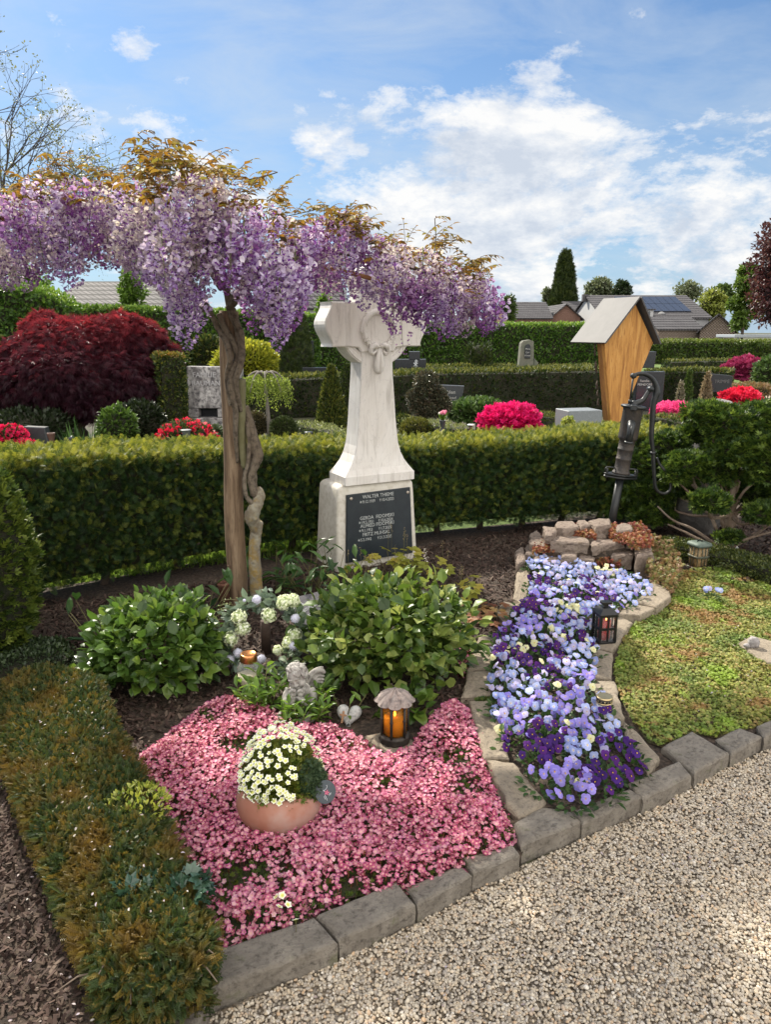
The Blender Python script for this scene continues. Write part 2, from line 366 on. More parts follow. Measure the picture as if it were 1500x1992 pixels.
# ---------------------------------------------------------------- hedges
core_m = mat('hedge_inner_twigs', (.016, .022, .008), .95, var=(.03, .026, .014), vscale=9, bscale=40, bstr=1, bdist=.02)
def hedge_geo(line, width, z0, z1, T, n, size, ins=.05, proud=.03, back=.35, jit=.45, top_w=1.0, ztop=None, lump=.02, seed=0, mi_core=1, side_up=.5, taper=0):
    """line: front foot of the hedge left to right as seen; the body lies behind it"""
    g = Geo(); L = [Vector((p[0], p[1])) for p in line]; m = len(L)
    zt = ztop or [z1] * m; nor = []
    for i in range(m):
        e = (L[min(i + 1, m - 1)] - L[max(i - 1, 0)]).normalized(); nor.append(Vector((-e.y, e.x)))
    Bk = [L[i] + nor[i] * width for i in range(m)]
    e0 = (L[1] - L[0]).normalized() * ins; e1 = (L[-1] - L[-2]).normalized() * ins
    F_ = [L[i] + nor[i] * ins + (e0 if i == 0 else -e1 if i == m - 1 else Vector((0, 0))) for i in range(m)]
    K_ = [Bk[i] - nor[i] * ins + (e0 if i == 0 else -e1 if i == m - 1 else Vector((0, 0))) for i in range(m)]
    for i in range(m - 1):
        a, b, c, d = F_[i], F_[i + 1], K_[i + 1], K_[i]
        V = [(p.x, p.y, z0 + .02) for p in (a, b, c, d)] + [(a.x, a.y, zt[i] - ins), (b.x, b.y, zt[i + 1] - ins), (c.x, c.y, zt[i + 1] - ins), (d.x, d.y, zt[i] - ins)]
        g.add(V, [(3, 2, 1, 0), (4, 5, 6, 7), (0, 1, 5, 4), (1, 2, 6, 5), (2, 3, 7, 6), (3, 0, 4, 7)], mi_core, False)
    segl = np.array([(L[i + 1] - L[i]).length for i in range(m - 1)]); Lt = segl.sum(); h = z1 - z0
    ar = np.array([Lt * h, Lt * width * top_w, Lt * h * back, width * h, width * h]); cnt = (n * ar / ar.sum()).astype(int)
    La = np.array([tuple(p) for p in L]); Ba = np.array([tuple(p) for p in Bk]); Na = np.array([tuple(p) for p in nor]); Za = np.array(zt)
    cum = np.concatenate([[0], np.cumsum(segl)])
    def at(u, A):
        return np.stack([np.interp(u, cum, A[:, k]) for k in range(A.shape[1])], 1) if A.ndim > 1 else np.interp(u, cum, A)
    for face, c in enumerate(cnt):
        if c < 1: continue
        u = rng.uniform(0, Lt, c); v = rng.random(c)
        if face == 3: u[:] = 0
        if face == 4: u[:] = Lt
        nf = at(u, Na); zt_ = at(u, Za)
        if face == 0: P2 = at(u, La); z = z0 + v * (zt_ - z0); no = np.concatenate([-nf, np.zeros((c, 1))], 1)
        elif face == 2: P2 = at(u, Ba); z = z0 + v * (zt_ - z0); no = np.concatenate([nf, np.zeros((c, 1))], 1)
        elif face == 1: P2 = at(u, La) * (1 - v[:, None]) + at(u, Ba) * v[:, None]; z = zt_; no = np.tile([0, 0, 1.], (c, 1))
        else:
            v2 = rng.random(c); P2 = at(u, La) * (1 - v2[:, None]) + at(u, Ba) * v2[:, None]; z = z0 + v * (zt_ - z0)
            ex = np.stack([nf[:, 1], -nf[:, 0]], 1) * (-1 if face == 3 else 1); no = np.concatenate([ex, np.zeros((c, 1))], 1)
        P = np.concatenate([P2, np.broadcast_to(z, (c,))[:, None]], 1)
        P = P + no * (rng.uniform(-ins * .9, proud, c) + lump * lumps(P, 5, seed))[:, None]
        up = np.array([0, 0, side_up if face != 1 else .2]); d = no * (.8 if face != 1 else .55) + up + rng.normal(size=(c, 3)) * jit
        nn = no + rng.normal(size=(c, 3)) * .5 + np.array([0, 0, .4])
        rv = rng.random(c) * .75
        if face == 1: rv = .55 + rng.random(c) * .45
        elif face == 0 or face > 2: rv = np.clip(rv + .3 * np.clip((v - .95) / .05, 0, 1), 0, 1)
        g.scatter(T, P, frames(d, nn), size * rng.uniform(.65, 1.25, c), rv, 0)
    return g
def inpoly(P, poly):
    x, y = P[:, 0], P[:, 1]; r = np.zeros(len(P), bool); n = len(poly)
    for i in range(n):
        x1, y1 = poly[i][:2]; x2, y2 = poly[(i + 1) % n][:2]
        c = ((y1 > y) != (y2 > y)); r ^= c & (x < (x2 - x1) * (y - y1) / ((y2 - y1) if y2 != y1 else 1e-9) + x1)
    return r
def sample(poly, n):
    a = np.array(poly)[:, :2]; lo, hi = a.min(0), a.max(0); out = np.zeros((0, 2))
    while len(out) < n:
        q = rng.uniform(lo, hi, (n * 2, 2)); out = np.concatenate([out, q[inpoly(q, poly)]])
    return out[:n]
def slab(g, P, z0, z1, seed=0, bev=.012, rough=.004, M=None, mi=0, seg=.05, under=.0):
    """a split stone: outline P (xy), uneven sides, worn rim, slightly uneven top"""
    rr = random.Random(seed); Q = []; n = len(P)
    for i in range(n):
        a = Vector(P[i][:2]); b = Vector(P[(i + 1) % n][:2]); k = max(1, int((b - a).length / seg))
        for j in range(k):
            p = a.lerp(b, j / k)
            if j: p += Vector((rr.uniform(-1, 1), rr.uniform(-1, 1))) * rough
            Q.append(p)
    m = len(Q); h = z1 - z0; c = Vector((sum(q.x for q in Q) / m, sum(q.y for q in Q) / m))
    rings = [(inset(Q, under), z0, .3), (Q, z0 + h * .35, 1), (Q, z0 + h * .7, 1), (Q, z1 - bev, .6), (inset(Q, bev * .5), z1 - bev * .3, .4), (inset(Q, bev * 1.3), z1, .4)]
    for f in (.7, .4): rings.append(([c + (q - c) * f for q in inset(Q, bev * 1.3)], z1, .8))
    V = []; F = []
    for ring, z, am in rings:
        for q in ring:
            j = rough * am; V.append((q.x + rr.uniform(-j, j) * (1.0 if z < z1 - bev * .5 else .2), q.y + rr.uniform(-j, j) * (1.0 if z < z1 - bev * .5 else .2), z + rr.uniform(-j, j) * .55))
    K = len(rings)
    for k in range(K - 1):
        for i in range(m):
            j = (i + 1) % m; F.append((k * m + i, k * m + j, (k + 1) * m + j, (k + 1) * m + i))
    V.append((c.x, c.y, z1)); ci = len(V) - 1
    for i in range(m): F.append(((K - 1) * m + i, (K - 1) * m + (i + 1) % m, ci))
    F.append(tuple(range(m))[::-1])
    ar = sum(Q[i].x * Q[(i + 1) % m].y - Q[(i + 1) % m].x * Q[i].y for i in range(m))
    if ar < 0: F = [f[::-1] for f in F]
    return g.add(xf(V, M), F, mi, False)
def text_geo(g, s, size, M, depth=.002, mi=0, font=None, align='CENTER', sx=1, spacing=1):
    cu = bpy.data.curves.new('t', 'FONT'); cu.body = s; cu.size = size; cu.align_x = align; cu.extrude = depth; cu.space_character = spacing; cu.resolution_u = 3
    o = bpy.data.objects.new('t', cu); C.objects.link(o); bpy.context.view_layer.update()
    dg = bpy.context.evaluated_depsgraph_get(); me = bpy.data.meshes.new_from_object(o.evaluated_get(dg))
    V = np.array([(v.co.x * sx, v.co.y, v.co.z) for v in me.vertices]); F = [tuple(p.vertices) for p in me.polygons]
    bpy.data.objects.remove(o); bpy.data.curves.remove(cu); bpy.data.meshes.remove(me)
    if len(V): g.add(xf(V, M), F, mi, False)
    return g
def frame3(o, x, y, z):
    x, y, z = Vector(x), Vector(y), Vector(z); M = Matrix.Identity(4)
    for i in range(3): M[i][0] = x[i]; M[i][1] = y[i]; M[i][2] = z[i]; M[i][3] = o[i]
    return M
def rotz(o, deg): return Matrix.Translation(Vector(o)) @ Matrix.Rotation(R(deg), 4, 'Z')
# ================================================================ GROUND
BZ = .045
soil_m = mat('soil', (.05, .033, .022), .95, var=(.028, .02, .014), vscale=14, var2=(.10, .07, .05), v2scale=60, bscale=50, bstr=1, bdist=.015)
grass_m = mat('lawn_grass', (.09, .15, .02), .9, var=(.13, .19, .035), vscale=2, var2=(.05, .09, .015), v2scale=30, bscale=90, bstr=1, bdist=.02)
g = Geo(); g.add([(-400, -400, 0), (400, -400, 0), (400, 900, 0), (-400, 900, 0)], [(0, 1, 2, 3)], 0, False)
struct('ground', g, mat('ground_earth', (.07, .085, .03), .95, var=(.06, .05, .03), vscale=.8, var2=(.035, .03, .02), v2scale=12, bscale=40, bstr=1, bdist=.02))
# gravel path
KL = [(-100, 2230), (250, 2080), (414, 1974), (658, 1866), (812, 1795), (919, 1738), (1013, 1688), (1132, 1635), (1250, 1582), (1350, 1525), (1425, 1492), (1500, 1458), (1600, 1418), (1750, 1360), (2000, 1290)]
K0 = GP(KL, 0)
g = Geo(); gp = [(-1.6, -3), (9, -3), (9, K0[-1][1])] + K0[::-1] + [(-1.6, .4)]
g.add([(x, y, .004) for x, y in gp], [tuple(range(len(gp)))], 0, False)
def gravel_mat():
    m, t, b = newmat('gravel_bed'); b.inputs['Roughness'].default_value = .85
    v = tnoise(t, 110, kind='voronoi'); col = ramp(t, v.outputs['Color'], [(0, (.13, .10, .07)), (.35, (.30, .24, .17)), (.6, (.20, .17, .14)), (1, (.42, .36, .28))])
    dk = ramp(t, v.outputs['Distance'], [(.35, (1, 1, 1)), (.75, (.35, .32, .28))]); t.links.new(mixc(t, 1, col, dk, 'MULTIPLY'), b.inputs['Base Color'])
    inv = ramp(t, v.outputs['Distance'], [(0, (1, 1, 1)), (.8, (0, 0, 0))]); bump(t, b, inv, .9, .006); return m
struct('gravel_path', g, gravel_mat())
pb, t_, b_ = newmat('pebbles'); a_ = N(t_, 'ShaderNodeAttribute', attribute_name='rnd')
c_ = ramp(t_, a_.outputs['Fac'], [(0, (.17, .14, .11)), (.15, (.36, .285, .195)), (.3, (.52, .42, .29)), (.42, (.27, .23, .19)), (.55, (.52, .445, .335)), (.66, (.34, .29, .225)), (.78, (.60, .52, .40)), (.86, (.47, .30, .16)), (.93, (.38, .335, .28)), (1, (.68, .62, .53))])
t_.links.new(mixc(t_, ramp(t_, tnoise(t_, 260, 3), [(.4, (0, 0, 0)), (.7, (.5, .5, .5))]), c_, (.48, .43, .36)), b_.inputs['Base Color']); b_.inputs['Roughness'].default_value = .6
def pebbles(g, poly, n, r0, r1, sub, z):
    P = sample(poly, n); n = len(P); V, F = ICO[sub]
    q = rng.normal(size=(n, 3)); d = nrm(q * [1, 1, .25]); Rm = frames(d, rng.normal(size=(n, 3)) * .35 + [0, 0, 1]); r = rng.uniform(r0, r1, n) * np.where(rng.random(n) < .12, 1.35, 1)
    S = np.stack([r * rng.uniform(.75, 1, n), r * rng.uniform(.95, 1.35, n), r * rng.uniform(.5, .8, n)], 1)
    zz = z + rng.uniform(0, .007, n) + .004 * lumps(np.concatenate([P, np.zeros((n, 1))], 1), 6, 3)
    g.scatter((V, F), np.concatenate([P, zz[:, None]], 1), Rm, S, rng.random(n), 0, True)
g = Geo(); near = GP([(330, 2040), (414, 1985), (660, 1872), (812, 1800), (1013, 1692), (1250, 1585), (1350, 1530), (1500, 1458), (1600, 1418), (1700, 1400), (1650, 2050)], 0)
pebbles(g, near, 31000, .0031, .0052, 2, .006)
pebbles(g, [near[9], (3.2, 3.35), (3.2, .7), (-.9, .9), near[0], near[10]], 26000, .0045, .007, 1, .006)
single('gravel', g, pb, 'loose cream and brown pebbles covering the path in front of the kerb', 'gravel', kind='stuff')
# planting bed
BED = GP([(150, 2060), (330, 1985), (520, 1880), (735, 1795), (850, 1742), (960, 1690), (1080, 1620), (1190, 1580), (1300, 1530), (1410, 1455), (1480, 1420), (1640, 1350), (2000, 1230)], BZ)
HL = [(-3.6, 3.1), (-1.95, 4.05), (-1.45, 4.45), (-.69, 4.98), (.37, 5.42), (1.8, 5.85), (2.5, 6.1)]
bed = BED + [(6.5, 6.6), (3.2, 6.9), (1.4, 6.1), (-.1, 5.55), (-1.1, 5.05), (-1.9, 4.5), (-3.9, 3.4), (-3.9, .7)]
def sheet(poly, z, zb, m, name):
    g = Geo(); n = len(poly); V = [(x, y, z) for x, y in poly] + [(x, y, zb) for x, y in poly]
    g.add(V, [tuple(range(n))] + [(i, (i + 1) % n, n + (i + 1) % n, n + i) for i in range(n)], 0, False); return struct(name, g, m)
sheet(bed, BZ, -.05, soil_m, 'planting_bed')
lawn = [(-8, 2.2), (-3.9, 3.45), (-1.9, 4.5), (-1.1, 5.1), (-.1, 5.6), (1.4, 6.15), (1.2, 6.9), (-.5, 6.3), (-2.4, 5.3), (-8, 5.0)]
sheet(lawn, .012, -.05, grass_m, 'lawn')
g = Geo(); P = sample([(-3.6, 3.75), (-1.9, 4.5), (-.1, 5.35), (-.4, 5.9), (-2.4, 5.1), (-4, 4.6)], 14000); n = len(P)
g.scatter(T_BL, np.concatenate([P, np.full((n, 1), .012)], 1), frames(rng.normal(size=(n, 3)) * .4 + [0, 0, 1], rng.normal(size=(n, 3))), rng.uniform(.04, .09, n), rng.random(n))
single('grass', g, leafmat('grass_blades', [(.10, .17, .02), (.16, .25, .04), (.2, .28, .06)], .45), 'bright green lawn grass seen under the foot of the thuja hedge', 'grass', kind='stuff')
# bark mulch chips
def chips(g, poly, n, s0, s1, z=BZ, zr=.02):
    P = sample(poly, n); n = len(P)
    T = (np.array([(-.5, -.16, 0), (.5, -.2, 0), (.45, .18, .02), (-.5, .14, -.02), (-.5, -.16, -.1), (.5, -.2, -.1)]), np.array([(0, 1, 2, 3), (0, 4, 5, 1)]))
    d = nrm(rng.normal(size=(n, 3)) * [1, 1, .22]); s = rng.uniform(s0, s1, n)
    g.scatter(T, np.concatenate([P, (z + rng.uniform(0, zr, n))[:, None]], 1), frames(d, rng.normal(size=(n, 3)) * .55 + [0, 0, 1]), np.stack([s, s, s], 1), rng.random(n))
g = Geo()
chips(g, GP([(-80, 1240), (200, 1240), (260, 1400), (330, 1500), (300, 1700), (160, 1990), (150, 2100), (-160, 2150)], BZ), 13000, .010, .026)
chips(g, GP([(40, 1175), (300, 1150), (640, 1100), (1050, 1020), (1080, 1080), (1000, 1180), (960, 1240), (930, 1370), (600, 1420), (420, 1400), (180, 1460), (-60, 1300)], BZ), 15000, .015, .035)
chips(g, [(1.75, 4.9), (2.2, 5.9), (4.6, 6.6), (5.2, 5.4), (2.2, 4.4)], 6000, .02, .05)
single('bark_mulch', g, leafmat('bark_chips', [(.026, .015, .012), (.05, .029, .022), (.09, .056, .042), (.035, .021, .017), (.14, .10, .075)], 0, .85), 'dark brown bark mulch chips strewn over the planting bed', 'mulch', kind='stuff')
g = Geo(); P = sample(GP([(-60, 1350), (130, 1500), (300, 1990), (-60, 2100)], BZ), 90); n = len(P)
Q = sample(GP([(420, 1990), (1000, 1720), (1480, 1480), (1490, 1990)], 0), 110)
PP = np.concatenate([np.concatenate([P, np.full((n, 1), BZ + .022)], 1), np.concatenate([Q, np.full((len(Q), 1), .018)], 1)])
Q2 = sample(GP([(30, 1330), (190, 1330), (330, 1600), (390, 1800), (180, 1800)], .25), 60); PP = np.concatenate([PP, np.concatenate([Q2, np.full((len(Q2), 1), .275)], 1)])
Q3 = sample(GP([(1240, 1220), (1480, 1200), (1480, 1380), (1290, 1400)], .08), 60); PP = np.concatenate([PP, np.concatenate([Q3, np.full((len(Q3), 1), .095)], 1)]); n = len(PP)
g.scatter(T_LEAF, PP, frames(nrm(rng.normal(size=(n, 3)) * [1, 1, .2]), rng.normal(size=(n, 3)) * .3 + [0, 0, 1]), rng.uniform(.006, .013, n), rng.random(n))
single('fallen_petals', g, leafmat('petal_litter', [(.50, .42, .38), (.48, .42, .52), (.35, .27, .22), (.58, .54, .50)], .3), 'pale fallen wisteria petals scattered over bark, hedge, sedum and gravel', 'petals', kind='stuff')
# ================================================================ KERB AND EDGING STONES
def stone_mat(name, a, b, c, moss=None):
    m, t, bs = newmat(name); bs.inputs['Roughness'].default_value = .88; bs.inputs['Specular IOR Level'].default_value = .25
    f = ramp(t, tnoise(t, 7, 8, .65, dist=.4), [(.35, (0, 0, 0)), (.65, (1, 1, 1))]); col = mixc(t, f, a, b)
    f2 = ramp(t, tnoise(t, 55, 6, .7), [(.50, (0, 0, 0)), (.68, (1, 1, 1))]); col = mixc(t, f2, col, c)
    if moss: col = mixc(t, ramp(t, tnoise(t, 11, 8, .75), [(.55, (0, 0, 0)), (.66, (.8, .8, .8))]), col, moss)
    t.links.new(col, bs.inputs['Base Color'])
    p = bump(t, bs, tnoise(t, 22, 10, .7), .9, .018); bump(t, bs, tnoise(t, 130, 6, .75), 1, .005, p); return m
kerb_m = stone_mat('kerb_sandstone', (.19, .165, .135), (.31, .275, .23), (.11, .095, .08), (.14, .14, .075))
edge_m = stone_mat('edging_sandstone', (.27, .225, .17), (.34, .285, .215), (.17, .14, .11))
rock_m = stone_mat('drystone', (.22, .17, .14), (.30, .245, .20), (.12, .09, .075), (.16, .12, .08))
KG = 'rough sandstone kerb stones between the grave bed and the gravel'
kerbs = [([(120, 2060), (330, 1975), (385, 1916), (403, 1952), (370, 2040), (180, 2120)], 'grey kerb stone at the bottom edge under the yew hedge end'),
 ([(402, 1851), (611, 1782), (658, 1832), (406, 1925)], 'long kerb stone nearest the camera, streaked with light beside the yew hedge end'),
 ([(615, 1779), (772, 1713), (809, 1758), (660, 1828)], 'broad smooth grey kerb stone in front of the white-flowered saxifrage tuft'),
 ([(789, 1724), (895, 1681), (919, 1700), (812, 1757)], 'short kerb stone with chamfered front right of the broad smooth one'),
 ([(899, 1666), (998, 1642), (1013, 1660), (921, 1697)], 'narrow dark kerb stone at the right corner of the pink saxifrage'),
 ([(1000, 1600), (1048, 1568), (1112, 1578), (1131, 1597), (1014, 1643)], 'kerb stone with a fallen white petal, left below the pansy bed tip'),
 ([(1113, 1577), (1226, 1532), (1250, 1548), (1134, 1600)], 'brown kerb stone directly below the front tip of the pansy bed'),
 ([(1222, 1522), (1322, 1478), (1347, 1508), (1252, 1552)], 'kerb stone right of the pansy bed tip and left of the big slab'),
 ([(1288, 1453), (1346, 1421), (1420, 1464), (1352, 1504)], 'large square grey slab in the kerb in front of the sedum'),
 ([(1393, 1436), (1439, 1414), (1484, 1431), (1424, 1466)], 'brownish kerb stone right of the large square slab'),
 ([(1474, 1410), (1530, 1386), (1570, 1404), (1488, 1434)], 'pale kerb stone cut by the right edge of the photo'),
 ([(1540, 1382), (1640, 1345), (1690, 1362), (1578, 1402)], 'kerb stone beyond the right edge of the photo')]
KZ = .072
for i, (px, lb) in enumerate(kerbs):
    g = Geo(); slab(g, GP(px, KZ), -.03, KZ + .001 * (i % 3), i, .009, .003, seg=.035); single('kerb_stone', g, kerb_m, lb, 'kerb stone', KG)
edges = [([(948, 1476), (1000, 1482), (1064, 1557), (1010, 1588), (985, 1560)], 'large grey edging stone at the lower left of the pansies'),
 ([(913, 1362), (962, 1362), (991, 1473), (943, 1474), (925, 1410)], 'long edging stone overhung by pink saxifrage, left of the pansies'),
 ([(910, 1304), (954, 1304), (954, 1350), (898, 1354)], 'square edging stone crossed by a diagonal shadow, left of the pansies'),
 ([(925, 1254), (960, 1258), (955, 1300), (909, 1301)], 'tan edging stone just above the one with the diagonal shadow'),
 ([(934, 1232), (964, 1238), (961, 1255), (927, 1251)], 'small grey edging stone under the reddish foliage'),
 ([(979, 1169), (1013, 1175), (1000, 1195), (984, 1212), (964, 1190)], 'rounded edging stone at the bend in the left pansy border'),
 ([(1010, 1093), (1030, 1090), (1031, 1150), (1013, 1174), (1000, 1163), (1003, 1130)], 'tall narrow edging stone at the upper left of the pansies'),
 ([(1214, 1400), (1241, 1422), (1284, 1470), (1262, 1500), (1235, 1470), (1214, 1440)], 'triangular edging stone at the lower right of the pansies'),
 ([(1145, 1321), (1196, 1324), (1216, 1393), (1181, 1402), (1157, 1346)], 'cracked grey edging stone under the white grave candle'),
 ([(1153, 1258), (1193, 1270), (1190, 1318), (1147, 1316)], 'yellowish edging stone just in front of the red lantern'),
 ([(1180, 1195), (1199, 1195), (1232, 1210), (1208, 1240), (1192, 1266), (1150, 1255), (1160, 1215)], 'edging stone carrying the black and red lantern'),
 ([(1222, 1172), (1278, 1182), (1245, 1196), (1205, 1194)], 'flat edging stone behind the red lantern'),
 ([(1269, 1130), (1302, 1146), (1306, 1160), (1278, 1180), (1236, 1168)], 'mossy edging stone at the upper right corner of the pansies')]
EZ = .085
for i, (px, lb) in enumerate(edges):
    z = EZ + (.03 if i == 12 else .018 if i == 11 else 0)
    g = Geo(); slab(g, GP(px, z), .02, z, 40 + i, .008, .004, seg=.03); single('edging_stone', g, edge_m, lb, 'edging stone', 'flat sandstone edging around the pansies')
# dry stone ring below the pump: photo outline at its top level, height of top, thickness
ring = [([(1040, 1072), (1098, 1078), (1100, 1094), (1040, 1088)], .13, .09, 'long low stone at the left of the lower course'),
 ([(1093, 1064), (1125, 1064), (1124, 1082), (1094, 1082)], .17, .10, 'square stone left of centre in the lower course'),
 ([(1127, 1072), (1158, 1074), (1157, 1090), (1126, 1086)], .15, .11, 'small square stone in the middle of the lower course'),
 ([(1186, 1066), (1232, 1066), (1232, 1080), (1190, 1080)], .17, .10, 'wedge-shaped stone at the right of the lower course'),
 ([(1237, 1056), (1262, 1052), (1274, 1076), (1240, 1080)], .21, .17, 'upright pointed stone at the right end of the ring'),
 ([(1074, 1036), (1145, 1042), (1146, 1056), (1072, 1052)], .24, .08, 'longest flat stone of the upper course, left of the pump'),
 ([(1152, 1050), (1214, 1044), (1216, 1054), (1152, 1062)], .23, .07, 'long flat stone of the upper course, in front of the pump'),
 ([(1032, 1036), (1046, 1030), (1066, 1054), (1060, 1062), (1031, 1056)], .20, .13, 'slanting wedge stone at the left end of the ring'),
 ([(1056, 1022), (1090, 1026), (1075, 1040), (1062, 1038)], .28, .07, 'flat stone topping the left end of the ring'),
 ([(1084, 1013), (1115, 1012), (1128, 1024), (1100, 1028), (1082, 1024)], .30, .09, 'grey stone at the back left of the ring'),
 ([(1124, 1011), (1140, 1010), (1152, 1020), (1130, 1024)], .30, .08, 'pinkish stone at the back of the ring'),
 ([(1144, 1012), (1165, 1007), (1188, 1008), (1190, 1020), (1160, 1024)], .31, .09, 'mossy stone behind the pump pipe on its left'),
 ([(1200, 1020), (1214, 1016), (1230, 1020), (1232, 1030), (1200, 1032)], .30, .08, 'rounded grey stone right of the pump pipe'),
 ([(1250, 1027), (1266, 1028), (1268, 1040), (1258, 1042)], .27, .09, 'small block at the back right of the ring'),
 ([(1124, 1030), (1165, 1028), (1180, 1040), (1146, 1044)], .25, .06, 'flat slab inside the ring left of the pump pipe'),
 ([(1003, 1070), (1018, 1062), (1024, 1088), (1006, 1098)], .13, .11, 'upright stone at the lower left corner of the ring'),
 ([(1220, 1036), (1240, 1036), (1242, 1052), (1222, 1052)], .24, .08, 'reddish stone between pump and right end'),
 ([(1025, 1058), (1042, 1060), (1042, 1078), (1022, 1076)], .14, .09, 'dark stone tucked under the left wedge')]
for i, (px, z, h, lb) in enumerate(ring):
    g = Geo(); slab(g, GP(px, z), z - h, z, 70 + i, .012, .007, seg=.035, under=.004); single('ring_stone', g, rock_m, 'pump ring: ' + lb, 'stone', 'stones of the ring under the hand pump')
g = Geo(); cR = GP([(1040, 1060), (1100, 1066), (1180, 1070), (1245, 1064), (1262, 1040), (1200, 1018), (1120, 1016), (1055, 1028)], .2)
slab(g, cR, .0, .195, 5, .05, .01, seg=.08); struct('soil_mound', g, soil_m)
# flat stones in the sedum on the right, with a small pale ornament
g = Geo(); slab(g, GP([(1438, 1250), (1462, 1236), (1500, 1246), (1560, 1262), (1540, 1300), (1480, 1284)], .075), .02, .078, 91, .008, .003, seg=.03)
single('flat_stone', g, edge_m, 'pale flat stone lying in the sedum at the right edge of the photo', 'stone')
# ================================================================ NEAR HEDGE
thuja_m = leafmat('thuja_foliage', [(.009, .024, .007), (.014, .038, .009), (.024, .060, .012), (.05, .085, .014), (.22, .24, .03), (.36, .35, .05)], .28, .55)
th = thing('hedge', 'clipped dark green thuja hedge with yellow-green top running behind the white cross', 'hedge', (0, 4.95, 0))
g = hedge_geo(HL, .50, .15, .8, T_THUJA, 60000, .054, ins=.07, proud=.03, ztop=[.93, .895, .863, .807, .757, .785, .78], jit=.55, top_w=1.5, lump=.018)
part('foliage', g, [thuja_m, core_m], th)
bark_m = mat('hedge_trunk_bark', (.09, .065, .05), .9, var=(.05, .035, .025), vscale=20, bscale=60, bstr=1, bdist=.01, bsc=(1, 1, .2))
for i in range(16):
    u = (i + .5) / 16; x = -3.4 + 5.8 * u; y = np.interp(x, [p[0] for p in HL], [p[1] for p in HL]) + .28; rr = random.Random(i)
    g = Geo(); q = Vector((x, y, -.02)); g.tube([q + Vector((rr.uniform(-.06, .06), rr.uniform(-.05, .05), 0)), q + Vector((0, 0, .14)), q + Vector((rr.uniform(-.05, .05), 0, .34))], [.032, .024, .02], 7)
    for k in range(3): g.tube([q + Vector((0, 0, .12 + .04 * k)), q + Vector((rr.uniform(-.25, .25), rr.uniform(-.2, .1), .26 + .04 * k))], [.010, .005], 5)
    part('trunk', g, bark_m, th)
# conifer column at the left edge
c0 = B(-70, 1000, 3.3); c0.z = BZ
t1 = thing('conifer', 'bright-tipped yew column cut by the left edge of the photo', 'conifer', c0)
g = Geo(); ymat = leafmat('yew_column_leaves', [(.02, .04, .008), (.05, .085, .012), (.10, .14, .02), (.16, .2, .03)], .25)
bush_leaves(g, (c0.x, c0.y, .52), (.275, .275, .56), 5200, T_TUFT, .034, zmin=-.95, shell=(.85, 1.03), lump=.05, freq=6, up=.7, jit=.35)
g.ball((c0.x, c0.y, .52), (.24, .24, .5), 3, 1); part('foliage', g, [ymat, core_m], t1)
g = Geo(); g.tube([c0, c0 + Vector((0, 0, .3))], [.03, .02]); part('trunk', g, bark_m, t1)
# ================================================================ LOW YEW HEDGE, LEFT FOREGROUND
YZ = .24
ytop = GP([(5, 1315), (90, 1285), (185, 1305), (215, 1390), (262, 1480), (320, 1600), (372, 1700), (405, 1790), (392, 1850), (300, 1885), (190, 1870), (150, 1770), (100, 1660), (45, 1530), (5, 1430)], YZ)
def edgedist(P, poly):
    d = np.full(len(P), 9.)
    for i in range(len(poly)):
        a = np.array(poly[i]); b = np.array(poly[(i + 1) % len(poly)]); e = b - a; t = np.clip(((P - a) @ e) / (e @ e), 0, 1); d = np.minimum(d, np.linalg.norm(P - a - t[:, None] * e, axis=1))
    return d
def matmass(g, poly, z0, z1, nt, ns, T, size, edge=.06, lump=.01, mi=0, seed=1, jit=.5, ssize=None, lf=9):
    P = sample(poly, nt); n = len(P); ed = edgedist(P, poly); z = z1 - edge * .7 * np.clip(1 - ed / edge, 0, 1) ** 2 + lump * lumps(np.concatenate([P, np.zeros((n, 1))], 1), lf, seed) + rng.uniform(-.012, .008, n)
    g.scatter(T, np.concatenate([P, z[:, None]], 1), frames(rng.normal(size=(n, 3)) * jit + [0, 0, .45], rng.normal(size=(n, 3)) * .5 + [0, 0, .8]), size * rng.uniform(.6, 1.2, n), rng.random(n), mi)
    Q = [Vector(p) for p in poly]; L = np.array([(Q[(i + 1) % len(Q)] - Q[i]).length for i in range(len(Q))]); c = sum(Q, Vector((0, 0))) / len(Q)
    for i in range(len(Q)):
        k = int(ns * L[i] / L.sum()); a, b = Q[i], Q[(i + 1) % len(Q)]; e = (b - a).normalized(); no = Vector((e.y, -e.x))
        if no.dot((a + b) / 2 - c) < 0: no = -no
        u = rng.random(k); v = rng.random(k); P = np.stack([a.x + (b.x - a.x) * u, a.y + (b.y - a.y) * u, z0 + v * (z1 - z0 - .03)], 1)
        N3 = np.array([no.x, no.y, 0.]); P += N3 * (rng.uniform(-.03, .02, k) - .02 * (1 - v))[:, None]
        g.scatter(T, P, frames(N3 * .8 + rng.normal(size=(k, 3)) * jit + [0, 0, .3], N3 + rng.normal(size=(k, 3)) * .4 + [0, 0, .5]), (ssize or size) * rng.uniform(.6, 1.2, k), rng.random(k), mi)
    I = inset(poly, .035); n = len(I); g.add([(p[0], p[1], z0) for p in I] + [(p[0], p[1], z1 - .03) for p in I], [tuple(range(n, 2 * n))] + [(i, (i + 1) % n, n + (i + 1) % n, n + i) for i in range(n)], 1, False)
yew_m = leafmat('bronze_yew_needles', [(.022, .04, .012), (.035, .06, .015), (.055, .085, .02), (.085, .09, .02), (.19, .13, .02)], .22, .5, patch=(.15, .095, .018), pscale=7, pthr=(.47, .64))
tY = thing('low_hedge', 'low bronze and dark green yew edging in the left foreground, bushy at its near end', 'hedge', tuple(G(230, 1650, BZ)))
g = Geo(); matmass(g, ytop, BZ, YZ, 19000, 11000, T_YEW, .029, .07, .016); part('foliage', g, [yew_m, core_m], tY)
g = Geo(); rr = random.Random(4)
